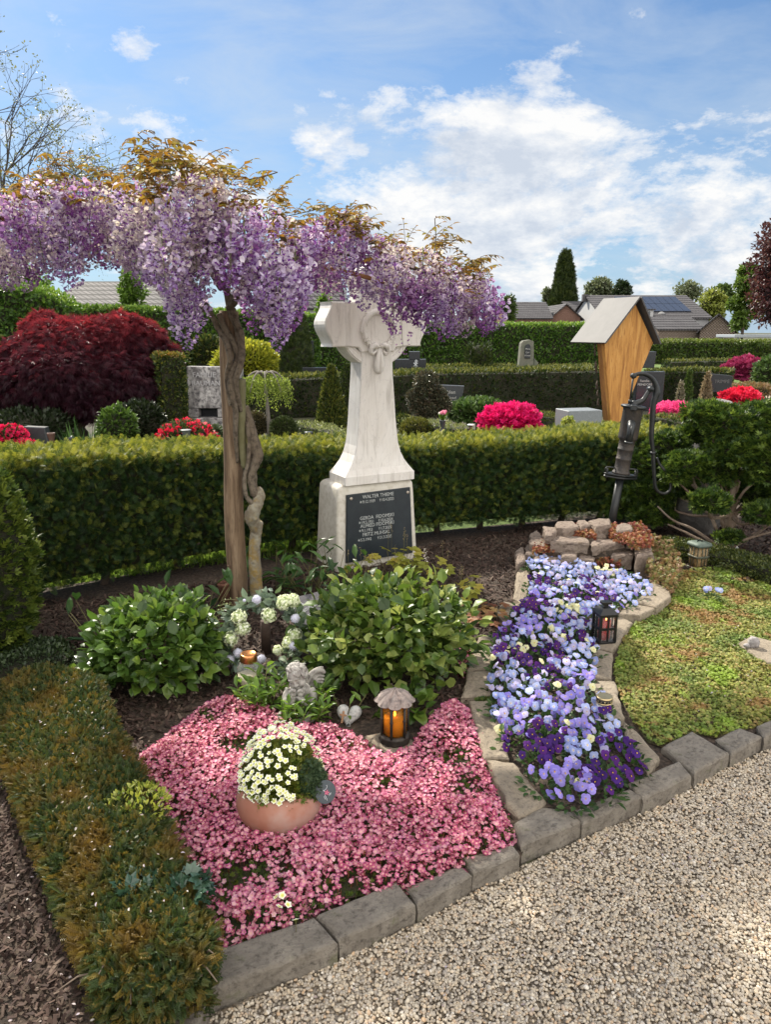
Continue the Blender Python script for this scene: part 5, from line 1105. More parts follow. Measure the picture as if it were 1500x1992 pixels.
for p in cand:
    if all((p[0] - q[0]) ** 2 + (p[1] - q[1]) ** 2 > .091 ** 2 for q in pts): pts.append(p)
dark = [(1040, 1115), (1046, 1132), (1075, 1142), (1090, 1140), (1145, 1128), (1165, 1160), (1118, 1163), (1058, 1172), (1040, 1180), (1010, 1190), (985, 1228), (978, 1235), (1128, 1212), (1132, 1238), (1148, 1235), (1050, 1262), (1072, 1275), (1000, 1280), (1030, 1290), (975, 1275), (1044, 1322), (1070, 1330), (1060, 1345), (1155, 1372), (1175, 1385), (1140, 1372), (1003, 1440), (1030, 1430), (1062, 1438), (1010, 1465), (1050, 1475), (1090, 1462), (1195, 1450), (1225, 1462), (1240, 1490), (1070, 1490), (1165, 1500), (1018, 1492), (1165, 1535)]
midp = [(1072, 1506), (1085, 1525), (1125, 1535), (1108, 1555), (1070, 1545), (1118, 1425), (1068, 1210), (975, 1270), (1085, 1372), (1135, 1340)]
dk = [tuple(G(a, b, .12)[:2]) for a, b in dark]; md = [tuple(G(a, b, .12)[:2]) for a, b in midp]
LAB = {'pale': ('pansy plant with pale blue and lilac flowers in the stone-edged bed', 'pale blue pansies'), 'violet': ('pansy plant with deep violet, almost black flowers in the stone-edged bed', 'deep violet pansies'),
       'mid': ('pansy plant with mid blue-violet flowers in the stone-edged bed', 'mid blue pansies'), 'cream': ('pansy plant with creamy yellow flowers in the stone-edged bed', 'cream yellow pansies')}
rr = random.Random(77)
for i, p in enumerate(pts):
    dd_ = min((p[0] - a) ** 2 + (p[1] - b) ** 2 for a, b in dk) ** .5; dm = min((p[0] - a) ** 2 + (p[1] - b) ** 2 for a, b in md) ** .5
    kind = 'violet' if dd_ < .062 else 'mid' if dm < .08 else rr.choices(('pale', 'cream', 'mid', 'violet'), (80, 8, 8, 4))[0]
    t = thing('pansy', LAB[kind][0], 'pansy', (p[0], p[1], BZ), LAB[kind][1]); t.rotation_euler.z = rz = rr.uniform(0, 6.28)
    o = bpy.data.objects.new('foliage', rr.choice(fol)); C.objects.link(o); o.parent = t
    nf = rr.choice((9, 10, 11)) + (1 if p[1] > 3.4 else 0); done = []
    for k in range(nf):
        for _ in range(12):
            a = rr.uniform(0, 6.28); q = rr.random() ** .5 * .082; xy = (q * math.cos(a), q * math.sin(a))
            if all((xy[0] - u) ** 2 + (xy[1] - v) ** 2 > .024 ** 2 for u, v in done): break
        done.append(xy); h = .098 - 3.0 * q * q + rr.uniform(-.018, .018)
        wq = np.array([[p[0] + math.cos(rz) * xy[0] - math.sin(rz) * xy[1], p[1] + math.sin(rz) * xy[0] + math.cos(rz) * xy[1]]])
        if not inpoly(wq, pn)[0]:
            if edgedist(wq, pn)[0] > .022: continue
            h -= .015
        kk = kind if rr.random() < .95 else rr.choice(('pale', 'cream', 'mid'))
        o = bpy.data.objects.new('flower', fmesh[kk, rr.randrange(len(PC[kk]))]); C.objects.link(o); o.parent = t
        nv = Vector((rr.gauss(0, .38), rr.gauss(-.55, .33), 1 + rr.gauss(-.2, .2))).normalized(); up = Vector((rr.gauss(0, .25), .6, .6)); up = (up - nv * up.dot(nv)).normalized(); xx = up.cross(nv)
        Mw = frame3((0, 0, 0), xx, up, nv); Mw = Matrix.Rotation(-rz, 4, 'Z') @ Mw; s = rr.uniform(.72, 1.08)
        o.matrix_local = Matrix.Translation((xy[0], xy[1], h)) @ Mw @ Matrix.Scale(s, 4)
b = G(1386, 1168, .06); t = thing('pansy', 'lone small pale blue pansy plant growing in the sedum', 'pansy', b)
o = bpy.data.objects.new('foliage', fol[0]); C.objects.link(o); o.parent = t; o.scale = (.6,) * 3
for k in range(6):
    o = bpy.data.objects.new('flower', fmesh['pale', k % 3]); C.objects.link(o); o.parent = t; nv = Vector((rr.gauss(0, .3), -.7, .7)).normalized(); up = Vector((0, .7, .7)); up = (up - nv * up.dot(nv)).normalized()
    o.matrix_local = Matrix.Translation((rr.uniform(-.05, .05), rr.uniform(-.03, .03), .05 + rr.uniform(0, .03))) @ frame3((0, 0, 0), up.cross(nv), up, nv) @ Matrix.Scale(.85, 4)
# ================================================================ POT WITH WHITE SAXIFRAGE, TAG
terra = mat('terracotta', (.31, .125, .08), .75, var=(.37, .17, .115), vscale=7, var2=(.38, .25, .21), v2scale=6, bscale=120, bstr=.25, bdist=.001)
pc = G(544, 1572, .10); pc.z = BZ
g = Geo(); g.lathe([(.0, -.01), (.075, -.01), (.085, .0), (.112, .025), (.131, .058), (.138, .088), (.135, .112), (.124, .136), (.110, .150), (.104, .153), (.098, .149), (.100, .13), (.0, .125)], tuple(pc), 48)
single('flower_pot', g, terra, 'squat round terracotta pot standing in the pink saxifrage', 'flower pot')
t = thing('white_saxifrage', 'tuft of white saxifrage flowers planted in the terracotta pot', 'flowers', (pc.x, pc.y, pc.z + .11))
g = Geo(); cc = (pc.x + .006, pc.y + .025, pc.z + .135); bush_leaves(g, cc, (.125, .13, .12), 3600, T_TUFT, .017, zmin=-.25, lump=.12, freq=5, jit=.5, up=.4, mi=0); g.ball(cc, (.095, .10, .09), 3, 0)
for k in range(140):
    D = dome_dirs(1, .1)[0]; a = Vector(cc) + Vector((D[0] * .08, D[1] * .08, D[2] * .06)); g.tube([a, a + Vector((D[0] * .05, D[1] * .05, .07))], .0009, 3, 1)
part('foliage', g, [leafmat('saxifrage_yellowgreen', [(.07, .12, .015), (.16, .2, .03), (.26, .27, .04)], .3), stem2], t)
fw_ = Geo(); fw_.add(T_FL[0] * .0195, T_FL[1], 0, False, .5, T_FL[2]); wm, t3, b3 = newmat('white_petals'); a3 = N(t3, 'ShaderNodeAttribute', attribute_name='mark'); t3.links.new(ramp(t3, a3.outputs['Fac'], [(.3, (.84, .83, .70)), (.75, (.62, .62, .12))]), b3.inputs['Base Color']); b3.inputs['Roughness'].default_value = .6
fm = fw_.mesh('flower', wm); gX = Geo()
PF = []
while len(PF) < 340:
    D = dome_dirs(1, -.3)[0]
    if D[0] > .45 and D[1] < .2 and D[2] < .75: continue
    if D[1] > .75: continue
    PF.append(D)
for k, D in enumerate(PF):
    p = Vector(cc) + Vector((D[0] * .135, D[1] * .135, .015 + max(D[2], -.3) * .175 + rr.uniform(-.01, .012))); nv = Vector((D[0] * .6 + rr.gauss(0, .25), D[1] * .6 - .1, 1.)).normalized(); up = nv.orthogonal().normalized()
    M = frame3(p, up, nv.cross(up), nv) @ Matrix.Scale(rr.uniform(.8, 1.2), 4)
    if k < 95: o = bpy.data.objects.new('flower', fm); C.objects.link(o); o.parent = t; o.matrix_local = Matrix.Translation(-OFF[t]) @ M
    else: gX.add(xf(T_FL[0] * .0195, M), T_FL[1], 0, False, .5, T_FL[2])
part('flowers', gX, wm, t, kind='stuff')
c = Vector(cc) + Vector((.088, -.035, .03)); t = thing('cushion_plant', 'round dark green cushion plant at the right side of the terracotta pot', 'plant', tuple(c - Vector((0, 0, .04))))
g = Geo(); bush_leaves(g, tuple(c), (.058, .062, .062), 1700, T_TUFT, .0105, zmin=-.7, jit=.5, lump=.05); g.ball(c, .05, 3, 0); part('foliage', g, leafmat('cushion_leaves', [(.035, .065, .03), (.06, .10, .045), (.09, .13, .06)], .2), t)
g = Geo(); g.tube([c - Vector((0, 0, .06)), c - Vector((0, 0, .02))], .004, 5); part('stem', g, stem2, t)
tc_ = B(633, 1541, float(pc.y) - .05); nvv = (Vector((0, 0, HC)) - tc_); nvv = Vector((nvv.x + .25, nvv.y, nvv.z * .45)).normalized(); up = Vector((0, 0, 1)); up = (up - nvv * up.dot(nvv)).normalized()
MT = frame3(tc_, up.cross(nvv), up, nvv); t = thing('slate_tag', 'round dark slate tag with a drawn pink flower leaning on the terracotta pot', 'tag', tuple(tc_ - up * .034))
g = Geo(); P = [(.033 * math.cos(a) * (1 + .02 * math.sin(3 * a)), .037 * math.sin(a)) for a in np.linspace(0, 2 * math.pi, 28, endpoint=False)]; g.prism(P, -.004, .001, MT, bev=.0012); pl = part('plate', g, mat('tag_slate', (.055, .07, .08), .6, var=(.07, .085, .095), vscale=60), t)
wl = mat('chalk_line', (.66, .68, .70), .7); g = Geo(); q = lambda *P: [MT @ Vector((x, y, .0016)) for x, y in P]
for P in (((.004, .022), (.006, .017), (.002, .010), (-.004, .006)), ((-.004, .006), (-.008, .008)), ((-.004, .006), (-.006, .002)), ((-.003, -.008), (.002, -.018), (.004, -.026)), ((-.006, -.012), (-.001, -.022)), ((.012, -.006), (.016, -.010)), ((.012, -.006), (.018, -.004)), ((.011, -.007), (.012, -.013))): g.tube(spl(q(*P), 3), .0008, 4)
part('drawing', g, wl, pl); g = Geo()
for a in range(5): g.add(xf([(0, 0, .0018), (.005, -.002, .0022), (.0095, 0, .0018), (.005, .0024, .0022)], MT @ Matrix.Translation((.004, -.001, 0)) @ Matrix.Rotation(a * 1.256, 4, 'Z')), [(0, 1, 2, 3)], 0, False)
part('drawn_flower', g, mat('tag_pink', (.62, .14, .24), .6), pl)
for i, (px, py) in enumerate(((549, 1742), (560, 1760), (543, 1764), (575, 1790), (537, 1745))):
    b = G(px, py, .11); t = thing('white_saxifrage', 'few single white flowers among the pink ones by the near kerb', 'flower', (b.x, b.y, BZ), 'stray white flowers in the pink carpet'); o = bpy.data.objects.new('flower', fm); C.objects.link(o); o.parent = t; o.location = (0, 0, b.z - BZ); o.rotation_euler = (.5, .1 * i, i); o.scale = (1.2,) * 3
    g = Geo(); g.tube([b - Vector((0, 0, .06)), b], .001, 4); part('stalk', g, stem2, t)
# ================================================================ LANTERNS, CANDLES, ORNAMENTS
def glassmat(name, col, rough=.1, tr=.75):
    m, t, b = newmat(name); b.inputs['Base Color'].default_value = col + (1,); b.inputs['Roughness'].default_value = rough; b.inputs['Transmission Weight'].default_value = tr; b.inputs['IOR'].default_value = 1.2; b.inputs['Specular IOR Level'].default_value = .6; return m
flame = bpy.data.materials.new('flame'); flame.use_nodes = True; fb = flame.node_tree.nodes['Principled BSDF']; fb.inputs['Base Color'].default_value = (1, .5, .1, 1); fb.inputs['Emission Color'].default_value = (1, .42, .08, 1); fb.inputs['Emission Strength'].default_value = 5
oldbr = mat('dark_bronze', (.035, .03, .027), .6, .5, var=(.07, .06, .05), vscale=30, bscale=90, bstr=.8, bdist=.003)
# petal-roofed lantern
lc = G(768, 1438, .06); lc.z = BZ + .012; t = thing('grave_lantern', 'bronze grave lantern with scalloped petal roof and amber glass', 'lantern', lc)
LP = tuple(lc); g = Geo(); g.lathe([(0, 0), (.058, 0), (.062, .008), (.056, .016), (.060, .022), (.056, .030), (.050, .034), (0, .034)], LP, 24, lobes=12, amp=.03); part('base', g, oldbr, t)
g = Geo(); V = []; F = []; n = 8 * 8; rows = [(.0, .060), (.18, .056), (.4, .047), (.65, .034), (.85, .018), (1, .004)]
for fr, zz_ in rows:
    for k in range(n):
        a = 2 * math.pi * k / n; lobe = abs(math.cos(a * 4)); r_ = .078 * fr * (.86 + .16 * lobe ** .6) if fr > 0 else 0; z = zz_ + .010 * fr * fr * (1 - lobe) - .004 * (1 - lobe) * (1 if fr < .9 else 0)
        V.append((LP[0] + r_ * math.cos(a), LP[1] + r_ * math.sin(a), LP[2] + .158 + z + (.008 * lobe * fr if fr else 0)))
for i in range(len(rows) - 1):
    for k in range(n): j = (k + 1) % n; F.append((i * n + k, (i + 1) * n + k, (i + 1) * n + j, i * n + j))
m0 = len(V); V += [(v[0] * .0 + LP[0] + (v[0] - LP[0]) * .9, LP[1] + (v[1] - LP[1]) * .9, v[2] - .006) for v in V[-n:]]
for k in range(n): j = (k + 1) % n; F.append(((len(rows) - 1) * n + k, m0 + k, m0 + j, (len(rows) - 1) * n + j))
F.append(tuple(m0 + k for k in range(n))); g.add(V, F, 0, False)
for k in range(8): a = 2 * math.pi * k / 8; g.tube([(LP[0] + r_ * math.cos(a), LP[1] + r_ * math.sin(a), LP[2] + .158 + z) for r_, z in ((.004, .052), (.035, .044), (.06, .030), (.078, .016))], .0022, 5)
part('roof', g, mat('weathered_copper_roof', (.24, .20, .18), .8, var=(.32, .25, .22), vscale=25, var2=(.16, .13, .12), v2scale=60, bscale=80, bstr=.8, bdist=.003), t)
for k in range(6):
    a = R(60 * k + 75); g = Geo(); x, y = LP[0] + .052 * math.cos(a), LP[1] + .052 * math.sin(a); g.tube([(x, y, LP[2] + .03), (x, y, LP[2] + .168)], .0055, 6); g.ball((x, y, LP[2] + .10), .008, 1); part('bar', g, oldbr, t)
g = Geo(); g.lathe([(.047, .034), (.047, .165)], LP, 24); part('glass', g, glassmat('amber_glass', (.85, .42, .06), .15, .8), t)
g = Geo(); g.lathe([(.034, .034), (.034, .10), (.0, .098)], LP, 20); cd_ = part('candle', g, mat('amber_wax', (.75, .36, .05), .5), t); g = Geo(); g.ball((LP[0], LP[1], LP[2] + .112), (.004, .004, .010), 2); part('flame', g, flame, cd_)
g = Geo(); slab(g, GP([(708, 1432), (760, 1424), (800, 1436), (820, 1458), (760, 1470)], .05), .03, BZ + .012, 3); single('base_stone', g, edge_m, 'flat stone under the petal-roofed bronze lantern', 'stone')
# black lantern with red candle
lc = G(1174, 1246, EZ); RZ = 20; t = thing('grave_lantern', 'black square lantern with cross-barred windows and a lit red candle', 'lantern', lc); M = rotz(lc, 10); blk = mat('black_enamel', (.012, .012, .013), .35, .2, bscale=200, bstr=.1); w2 = .046; hB = .155
g = Geo(); g.box((-w2, -w2, 0), (w2, w2, .012), M, bev=.002); g.box((-w2, -w2, hB - .016), (w2, w2, hB), M, bev=.002)
for sx_ in (-1, 1):
    for sy in (-1, 1): g.box((sx_ * w2 - (.012 if sx_ > 0 else 0), sy * w2 - (.012 if sy > 0 else 0), .01), (sx_ * w2 + (0 if sx_ > 0 else .012), sy * w2 + (0 if sy > 0 else .012), hB - .01), M)
part('frame', g, blk, t)
for a in range(4):
    g = Geo(); Mr = M @ Matrix.Rotation(R(90 * a), 4, 'Z'); g.box((-.0045, -w2 + .001, .011), (.0045, -w2 + .006, hB - .014), Mr); g.box((-w2 + .01, -w2 + .0015, hB * .5 - .006), (w2 - .01, -w2 + .0065, hB * .5 + .006), Mr); fr = part('window_bars', g, blk, t)
    g = Geo(); g.box((-w2 + .01, -w2 + .008, .011), (w2 - .01, -w2 + .0095, hB - .015), Mr); part('pane', g, glassmat('clear_pane', (.95, .95, .95), .02, .95), t)
g = Geo(); s_ = w2 + .004; V = [(-s_, -s_, hB), (s_, -s_, hB), (s_, s_, hB), (-s_, s_, hB), (-.024, -.024, hB + .026), (.024, -.024, hB + .026), (.024, .024, hB + .026), (-.024, .024, hB + .026)]
g.add(xf(V, M), [(3, 2, 1, 0), (4, 5, 6, 7), (0, 1, 5, 4), (1, 2, 6, 5), (2, 3, 7, 6), (3, 0, 4, 7)], 0, False); g.box((-.009, -.009, hB + .026), (.009, .009, hB + .042), M); g.box((-.025, -.018, hB + .042), (.025, .018, hB + .056), M, bev=.002); part('roof', g, blk, t)
g = Geo(); g.lathe([(.030, .013), (.031, .115), (.028, .117), (0, .112)], tuple(lc), 24); rc = part('candle', g, mat('red_candle', (.62, .02, .02), .35), t); g = Geo(); g.ball((lc.x + .005, lc.y - .008, lc.z + .119), (.0035, .0035, .009), 2); part('flame', g, flame, rc)
# white candle with gold lid
lc = G(1174, 1392, EZ); t = thing('grave_candle', 'white cylindrical grave candle with a gold lid beside the pansies', 'candle', lc); goldm = mat('brushed_gold', (.60, .47, .25), .38, .85, bscale=150, bstr=.05)
g = Geo(); g.lathe([(.0, 0), (.027, 0), (.028, .004), (.028, .060), (0, .06)], tuple(lc), 32); part('candle', g, mat('white_plastic', (.72, .70, .66), .45), t)
g = Geo(); g.lathe([(.031, .058), (.0325, .060), (.0325, .064), (.031, .065), (.031, .079), (.033, .081), (.033, .085), (.030, .088), (.025, .0865), (0, .0875)], tuple(lc), 40); ld = part('lid', g, goldm, t)
g = Geo(); g.lathe([(.0314, .0655), (.0314, .0785)], tuple(lc), 40); bnd = part('band', g, blk, ld); g = Geo()
for k in range(14):
    a = 2 * math.pi * k / 14; Mk = rotz(lc, math.degrees(a)) @ Matrix.Translation((.0318, 0, .072)) @ Matrix.Rotation(R(90), 4, 'Y')
    if k % 2: g.box((-.004, -.0009, 0), (.004, .0009, .0006), Mk); g.box((-.0009, -.004, 0), (.0009, .004, .0006), Mk)
    else: g.lathe([(.0035, 0), (.0035, .0006), (0, .0006)], n=10, M=Mk)
part('ornament', g, goldm, ld, kind='stuff')
# glass grave candle, copper lid
lc = G(487, 1352, BZ); lc.z = BZ; t = thing('grave_candle', 'bulbous clear glass grave candle with a copper-coloured lid', 'candle', lc)
g = Geo(); g.lathe([(.030, 0), (.034, .006), (.030, .014), (.028, .022), (.035, .045), (.046, .075), (.052, .105), (.052, .13), (.044, .15), (.034, .16), (.034, .168)], tuple(lc), 32); part('glass', g, glassmat('clear_glass', (.93, .95, .93), .05, .9), t)
g = Geo(); g.lathe([(0, .012), (.026, .014), (.031, .045), (.041, .078), (.044, .10), (0, .102)], tuple(lc), 28); part('wax', g, mat('cream_wax', (.74, .66, .48), .5), t)
g = Geo(); g.lathe([(.0355, .162), (.037, .164), (.0365, .194), (.034, .198), (.030, .1985), (.026, .1955), (.018, .1965), (.012, .194), (0, .195)], tuple(lc), 32)
part('lid', g, mat('copper_lid', (.62, .26, .10), .25, .9), t)
# heart stone with small cross
hb = G(677, 1410, BZ); t = thing('heart_stone', 'pale speckled heart-shaped stone with a small brown cross', 'ornament', hb); up = Vector((.1, .35, .93)).normalized(); nv = Vector((.12, -.95, .3)); nv = (nv - up * nv.dot(up)).normalized(); Mh = frame3(hb + up * .035, up.cross(nv), up, nv)
P = []
for k in range(40): a = 2 * math.pi * k / 40; P.append((.0032 * 16 * math.sin(a) ** 3, .0033 * (13 * math.cos(a) - 5 * math.cos(2 * a) - 2 * math.cos(3 * a) - math.cos(4 * a)) + .005))
P = P[::-1]; g = Geo(); rg = [(inset(P, d), z) for d, z in ((.014, -.02), (.003, -.014), (0, -.004), (.002, .004), (.007, .010), (.014, .013))]; loft(g, [([tuple(q) for q in r_], z) for r_, z in rg], Mh)
hs = part('body', g, mat('speckled_stone', (.50, .50, .48), .8, var2=(.30, .30, .29), v2scale=70, bscale=120, bstr=.8, bdist=.002), t)
g = Geo(); Mc = Mh @ Matrix.Translation((-.026, -.002, .012)) @ Matrix.Rotation(R(-4), 4, 'Z'); g.box((-.004, -.026, 0), (.004, .022, .006), Mc, bev=.001); g.box((-.014, .003, .0003), (.014, .010, .0063), Mc, bev=.001); part('cross', g, mat('cross_wood', (.36, .20, .11), .7), t)
# little pale ornament on the flat stone
lc = G(1466, 1258, .08); g = Geo(); g.ball(lc + Vector((0, 0, .022)), (.030, .022, .030), 3, lump=.12, freq=4, seed=6); g.ball(lc + Vector((-.032, -.004, .008)), (.02, .014, .012), 2, lump=.1, seed=3); single('ornament', g, mat('shell_stone', (.36, .34, .33), .7, var=(.18, .16, .16), vscale=70, vsc=(1, .2, 1), bscale=90, bstr=.8), 'small grey ribbed shell-like ornament on the pale flat stone', 'ornament')
# brass lantern on the right
lc = G(1357, 1106, BZ); brl = 1; t = thing('grave_lantern', 'rounded old brass lantern with panes, beside the box hedge on the right', 'lantern', lc); M = rotz(lc, 18)
br = mat('old_brass', (.075, .065, .045), .6, .5, var=(.11, .13, .10), vscale=20, bscale=90, bstr=.5, bdist=.002); pat = mat('verdigris', (.07, .095, .08), .65, .3, var=(.11, .14, .12), vscale=16, bscale=90, bstr=.5, bdist=.002)
g = Geo(); loft(g, [(rr_ring(-a, a, -a, a, .03, 4), z) for a, z in ((.062, 0), (.068, .004), (.066, .016), (.058, .022))], M); loft(g, [(rr_ring(-a, a, -a, a, .03, 4), z) for a, z in ((.069, .10), (.070, .103), (.070, .112), (.069, .115))], M); part('base', g, br, t)
g = Geo(); loft(g, [(rr_ring(-a, a, -a, a, .03, 4), z) for a, z in ((.070, .188), (.078, .192), (.080, .204), (.074, .216), (.045, .226), (.02, .229))], M); part('roof', g, pat, t)
for k in range(12):
    a = 2 * math.pi * (k + .5) / 12; c_, s_ = math.cos(a), math.sin(a); r_ = .064 / max(abs(c_), abs(s_)) if max(abs(c_), abs(s_)) > .8 else .074; g = Geo(); g.tube([M @ Vector((r_ * c_ * .93, r_ * s_ * .93, .02)), M @ Vector((r_ * c_, r_ * s_, .105)), M @ Vector((r_ * c_ * .98, r_ * s_ * .98, .19))], .0035, 6); part('bar', g, br, t)
g = Geo(); loft(g, [(rr_ring(-.057, .057, -.057, .057, .025, 4), z) for z in (.02, .188)], M); part('glass', g, glassmat('smoky_glass', (.55, .40, .22), .2, .6), t)
g = Geo(); g.lathe([(.03, .02), (.03, .11), (0, .11)], tuple(lc), 16); part('candle', g, mat('brownish_wax', (.5, .28, .12), .6), t); t.scale = (.8, .8, .85)
g = Geo(); slab(g, GP([(1335, 1112), (1372, 1100), (1402, 1120), (1380, 1132), (1344, 1124)], .05), .02, .052, 8); single('base_stone', g, mat('greenish_stone', (.22, .23, .2), .85, var=(.3, .3, .27), vscale=10, bscale=60, bstr=.7, bdist=.004), 'greenish stone plate beside the old brass lantern', 'stone')
lc = G(1432, 1086, BZ); g = Geo(); g.box((-.009, -.004, 0), (.009, .004, .075), rotz(lc, 10), bev=.002); g.ball(lc + Vector((0, 0, .075)), (.010, .005, .014), 2); single('plant_label', g, mat('white_label', (.6, .62, .6), .5), 'small white plant label standing behind the box hedge on the right', 'plant label')
# small slate grave plate
cz = .125; A0 = G(575, 1200, cz); A1 = G(628, 1170, cz); xd = (A1 - A0).normalized(); cen = G(617, 1187, cz); n_ = Vector((0, 0, 1)); n_ = (n_ * .93 + Vector((xd.y, -xd.x, 0)) * .36).normalized(); yd = n_.cross(xd).normalized(); MS = frame3(cen, xd, yd, n_)
t = thing('grave_plate', 'small dark slate grave plate lying tilted behind the wreath', 'grave plate', (cen.x, cen.y, BZ))
g = Geo(); slab(g, [(-.17, -.13), (.15, -.13), (.17, .11), (-.02, .15), (-.16, .13)], -.03, 0, 9, .004, .002, M=MS); pl = part('plate', g, mat('grey_granite_plate', (.075, .07, .075), .5, var2=(.13, .125, .13), v2scale=140), t)
g = Geo(); slab(g, [(-.22, -.20), (-.02, -.20), (.02, -.1), (-.19, -.08)], -.07, -.035, 12, .004, .002, M=MS); part('footing', g, edge_m, t)
for s, x, y, sz in (('KLARA', -.065, .07, .036), ('SANTLISBERGEN', -.01, .028, .030), ('29.8.1929 + 10.8.2024', .0, -.012, .026)):
    g = Geo(); text_geo(g, s, sz, MS @ Matrix.Translation((x, y, .0015)), .0008, sx=.85); part('inscription', g, lett, pl)
# ================================================================ WREATH
wc = B(512, 1236, 3.2); t = thing('wreath', 'standing wreath of white hydrangea heads, lilac pompons and grey-green leaves', 'wreath', (wc.x, wc.y, BZ)); WR = .165
yv = Vector((0, .12, 1)).normalized(); xv = Vector((1, 0, 0)); wp = lambda a, r=WR, o=0: wc + xv * math.cos(a) * r + yv * math.sin(a) * r + Vector((0, -1, 0)) * o
g = Geo(); g.tube([wp(2 * math.pi * k / 30) for k in range(31)], .008, 6, 1); n = 420; A = rng.uniform(0, 6.283, n)
P = np.array([tuple(wp(a, WR + random.gauss(0, .018), random.uniform(-.02, .03))) for a in A]); d = np.stack([-np.sin(A) * .6 + np.cos(A) * .5, rng.uniform(-.8, .2, n), np.cos(A) * .6 + np.sin(A) * .5], 1) + rng.normal(size=(n, 3)) * .5
g.scatter(T_LEAF, P, frames(d, rng.normal(size=(n, 3)) * .5 + [0, -1, .4]), rng.uniform(.03, .062, n), rng.random(n)); part('foliage', g, [leafmat('wreath_leaves', [(.07, .11, .07), (.13, .18, .12), (.20, .26, .21), (.10, .15, .06)], .2, .6), bark_m], t)
whyd = leafmat('white_hydrangea_florets', [(.55, .62, .40), (.72, .76, .58), (.80, .82, .76)], .3, .6)
for i, (px, py, r_) in enumerate(((465, 1200, .034), (472, 1222, .034), (449, 1243, .034), (523, 1197, .036), (553, 1172, .036), (570, 1168, .03), (574, 1235, .032), (560, 1250, .028), (540, 1265, .022))):
    p = B(px, py, 3.15); g = Geo(); D = nrm(rng.normal(size=(130, 3))); g.ball(p, r_ * .78, 2, 1); g.scatter(T_FL, D * (r_ * rng.uniform(.82, 1.05, 130))[:, None] + np.array(p), frames(np.cross(D, rng.normal(size=(130, 3))), D + rng.normal(size=(130, 3)) * .3), rng.uniform(.011, .016, 130), rng.random(130)); part('flower_head', g, [whyd, mat('flowerhead_core', (.35, .42, .20), .9)], t)
pom = mat('pale_lilac_pompon', (.62, .62, .74), .9, bscale=160, bstr=1, bdist=.006)
for i, (px, py) in enumerate(((499, 1166), (574, 1203), (462, 1270), (447, 1283), (508, 1282), (570, 1256), (475, 1168))):
    g = Geo(); p = B(px, py, 3.13); D = nrm(rng.normal(size=(160, 3))); r_ = .019 if i < 6 else .007; g.ball(p, r_, 2); g.scatter(T_RH, D * r_ * .95 + np.array(p), frames(D + rng.normal(size=(160, 3)) * .2, rng.normal(size=(160, 3))), np.full(160, r_ * .28), rng.random(160)); part('pompon', g, pom, t)
g = Geo()
for k in range(9): a = R(125 + 8 * k); P = [wp(a, WR), wp(a, WR + .05, .02), wp(a + .2, WR + .085, .02)]; g.tube(spl(P, 3), .0015, 4, 1); Q = np.array([tuple(P[1].lerp(P[2], f) + Vector((random.gauss(0, .006),) * 3)) for f in np.linspace(0, 1, 9)]); g.scatter(T_FL, Q, frames(rng.normal(size=(9, 3)), rng.normal(size=(9, 3))), np.full(9, .006), rng.random(9))
part('sprigs', g, [leafmat('sprig_green', [(.3, .42, .15), (.5, .6, .35)], .3), stem2], t)
# ================================================================ STONE ANGEL
ac = G(585, 1390, BZ); t = thing('angel_statue', 'small weathered grey stone angel child resting its head on folded hands', 'statue', ac); A_ = lambda x, y, z: Vector(ac) + Vector((x, y, z))
ast = mat('weathered_cast_stone', (.33, .31, .28), .9, var=(.42, .40, .37), vscale=14, var2=(.19, .17, .16), v2scale=45, bscale=110, bstr=.5, bdist=.0015)
def blend(name, g, vox, parent, m):
    o = part(name, g, m, parent); md_ = o.modifiers.new('blend', 'REMESH'); md_.mode = 'VOXEL'; md_.voxel_size = vox; md_.use_smooth_shade = True; sm_ = o.modifiers.new('soft', 'SMOOTH'); sm_.factor = .5; sm_.iterations = 2; return o
g = Geo()
g.ball(A_(0, .0, .02), (.075, .06, .03), 3); g.ball(A_(.0, .01, .075), (.052, .045, .06), 3); g.ball(A_(.0, .0, .115), (.046, .036, .03), 3)
hc = A_(-.008, -.012, .182); Mh = Matrix.Translation(hc) @ Matrix.Rotation(R(-22), 4, 'Y') @ Matrix.Rotation(R(14), 4, 'X') @ Matrix.Rotation(R(-14), 4, 'Z')
hv = lambda x, y, z: Mh @ Vector((x, y, z))
g.ball((0, 0, 0), (.042, .042, .049), 3, M=Mh); g.ball(hv(0, -.022, -.028), (.022, .018, .018), 3); g.ball(hv(-.018, -.026, -.016), .018, 3); g.ball(hv(.018, -.026, -.016), .018, 3)
g.tube([hv(0, -.038, .006), hv(0, -.047, -.010), hv(0, -.050, -.014)], [.004, .0055, .0065], 8); g.ball(hv(-.005, -.045, -.015), .004, 2); g.ball(hv(.005, -.045, -.015), .004, 2)
g.tube([hv(-.010, -.041, -.0275), hv(0, -.0445, -.0255), hv(.010, -.041, -.0275)], [.0018, .0035, .0018], 6); g.tube([hv(-.008, -.040, -.0315), hv(0, -.0435, -.033), hv(.008, -.040, -.0315)], [.0016, .0035, .0016], 6)
for s_ in (-1, 1):
    g.ball(hv(s_ * .016, -.036, .002), (.0075, .005, .005), 2); g.tube([hv(s_ * .008, -.040, .012), hv(s_ * .016, -.0415, .016), hv(s_ * .026, -.035, .012)], .0028, 6); g.ball(hv(s_ * .042, -.002, -.004), (.004, .007, .010), 2)
g.tube([A_(0, 0, .10), A_(-.004, -.004, .15)], [.026, .024], 12)
for s_, sh in ((-1, -.045), (1, .045)): g.tube(spl([A_(sh, .0, .118), A_(sh * 1.25, -.03, .085), A_(sh * .7, -.062, .085), A_(sh * .2 - .01, -.062, .118)], 4), splr([.018, .017, .014, .011], 4), 10)
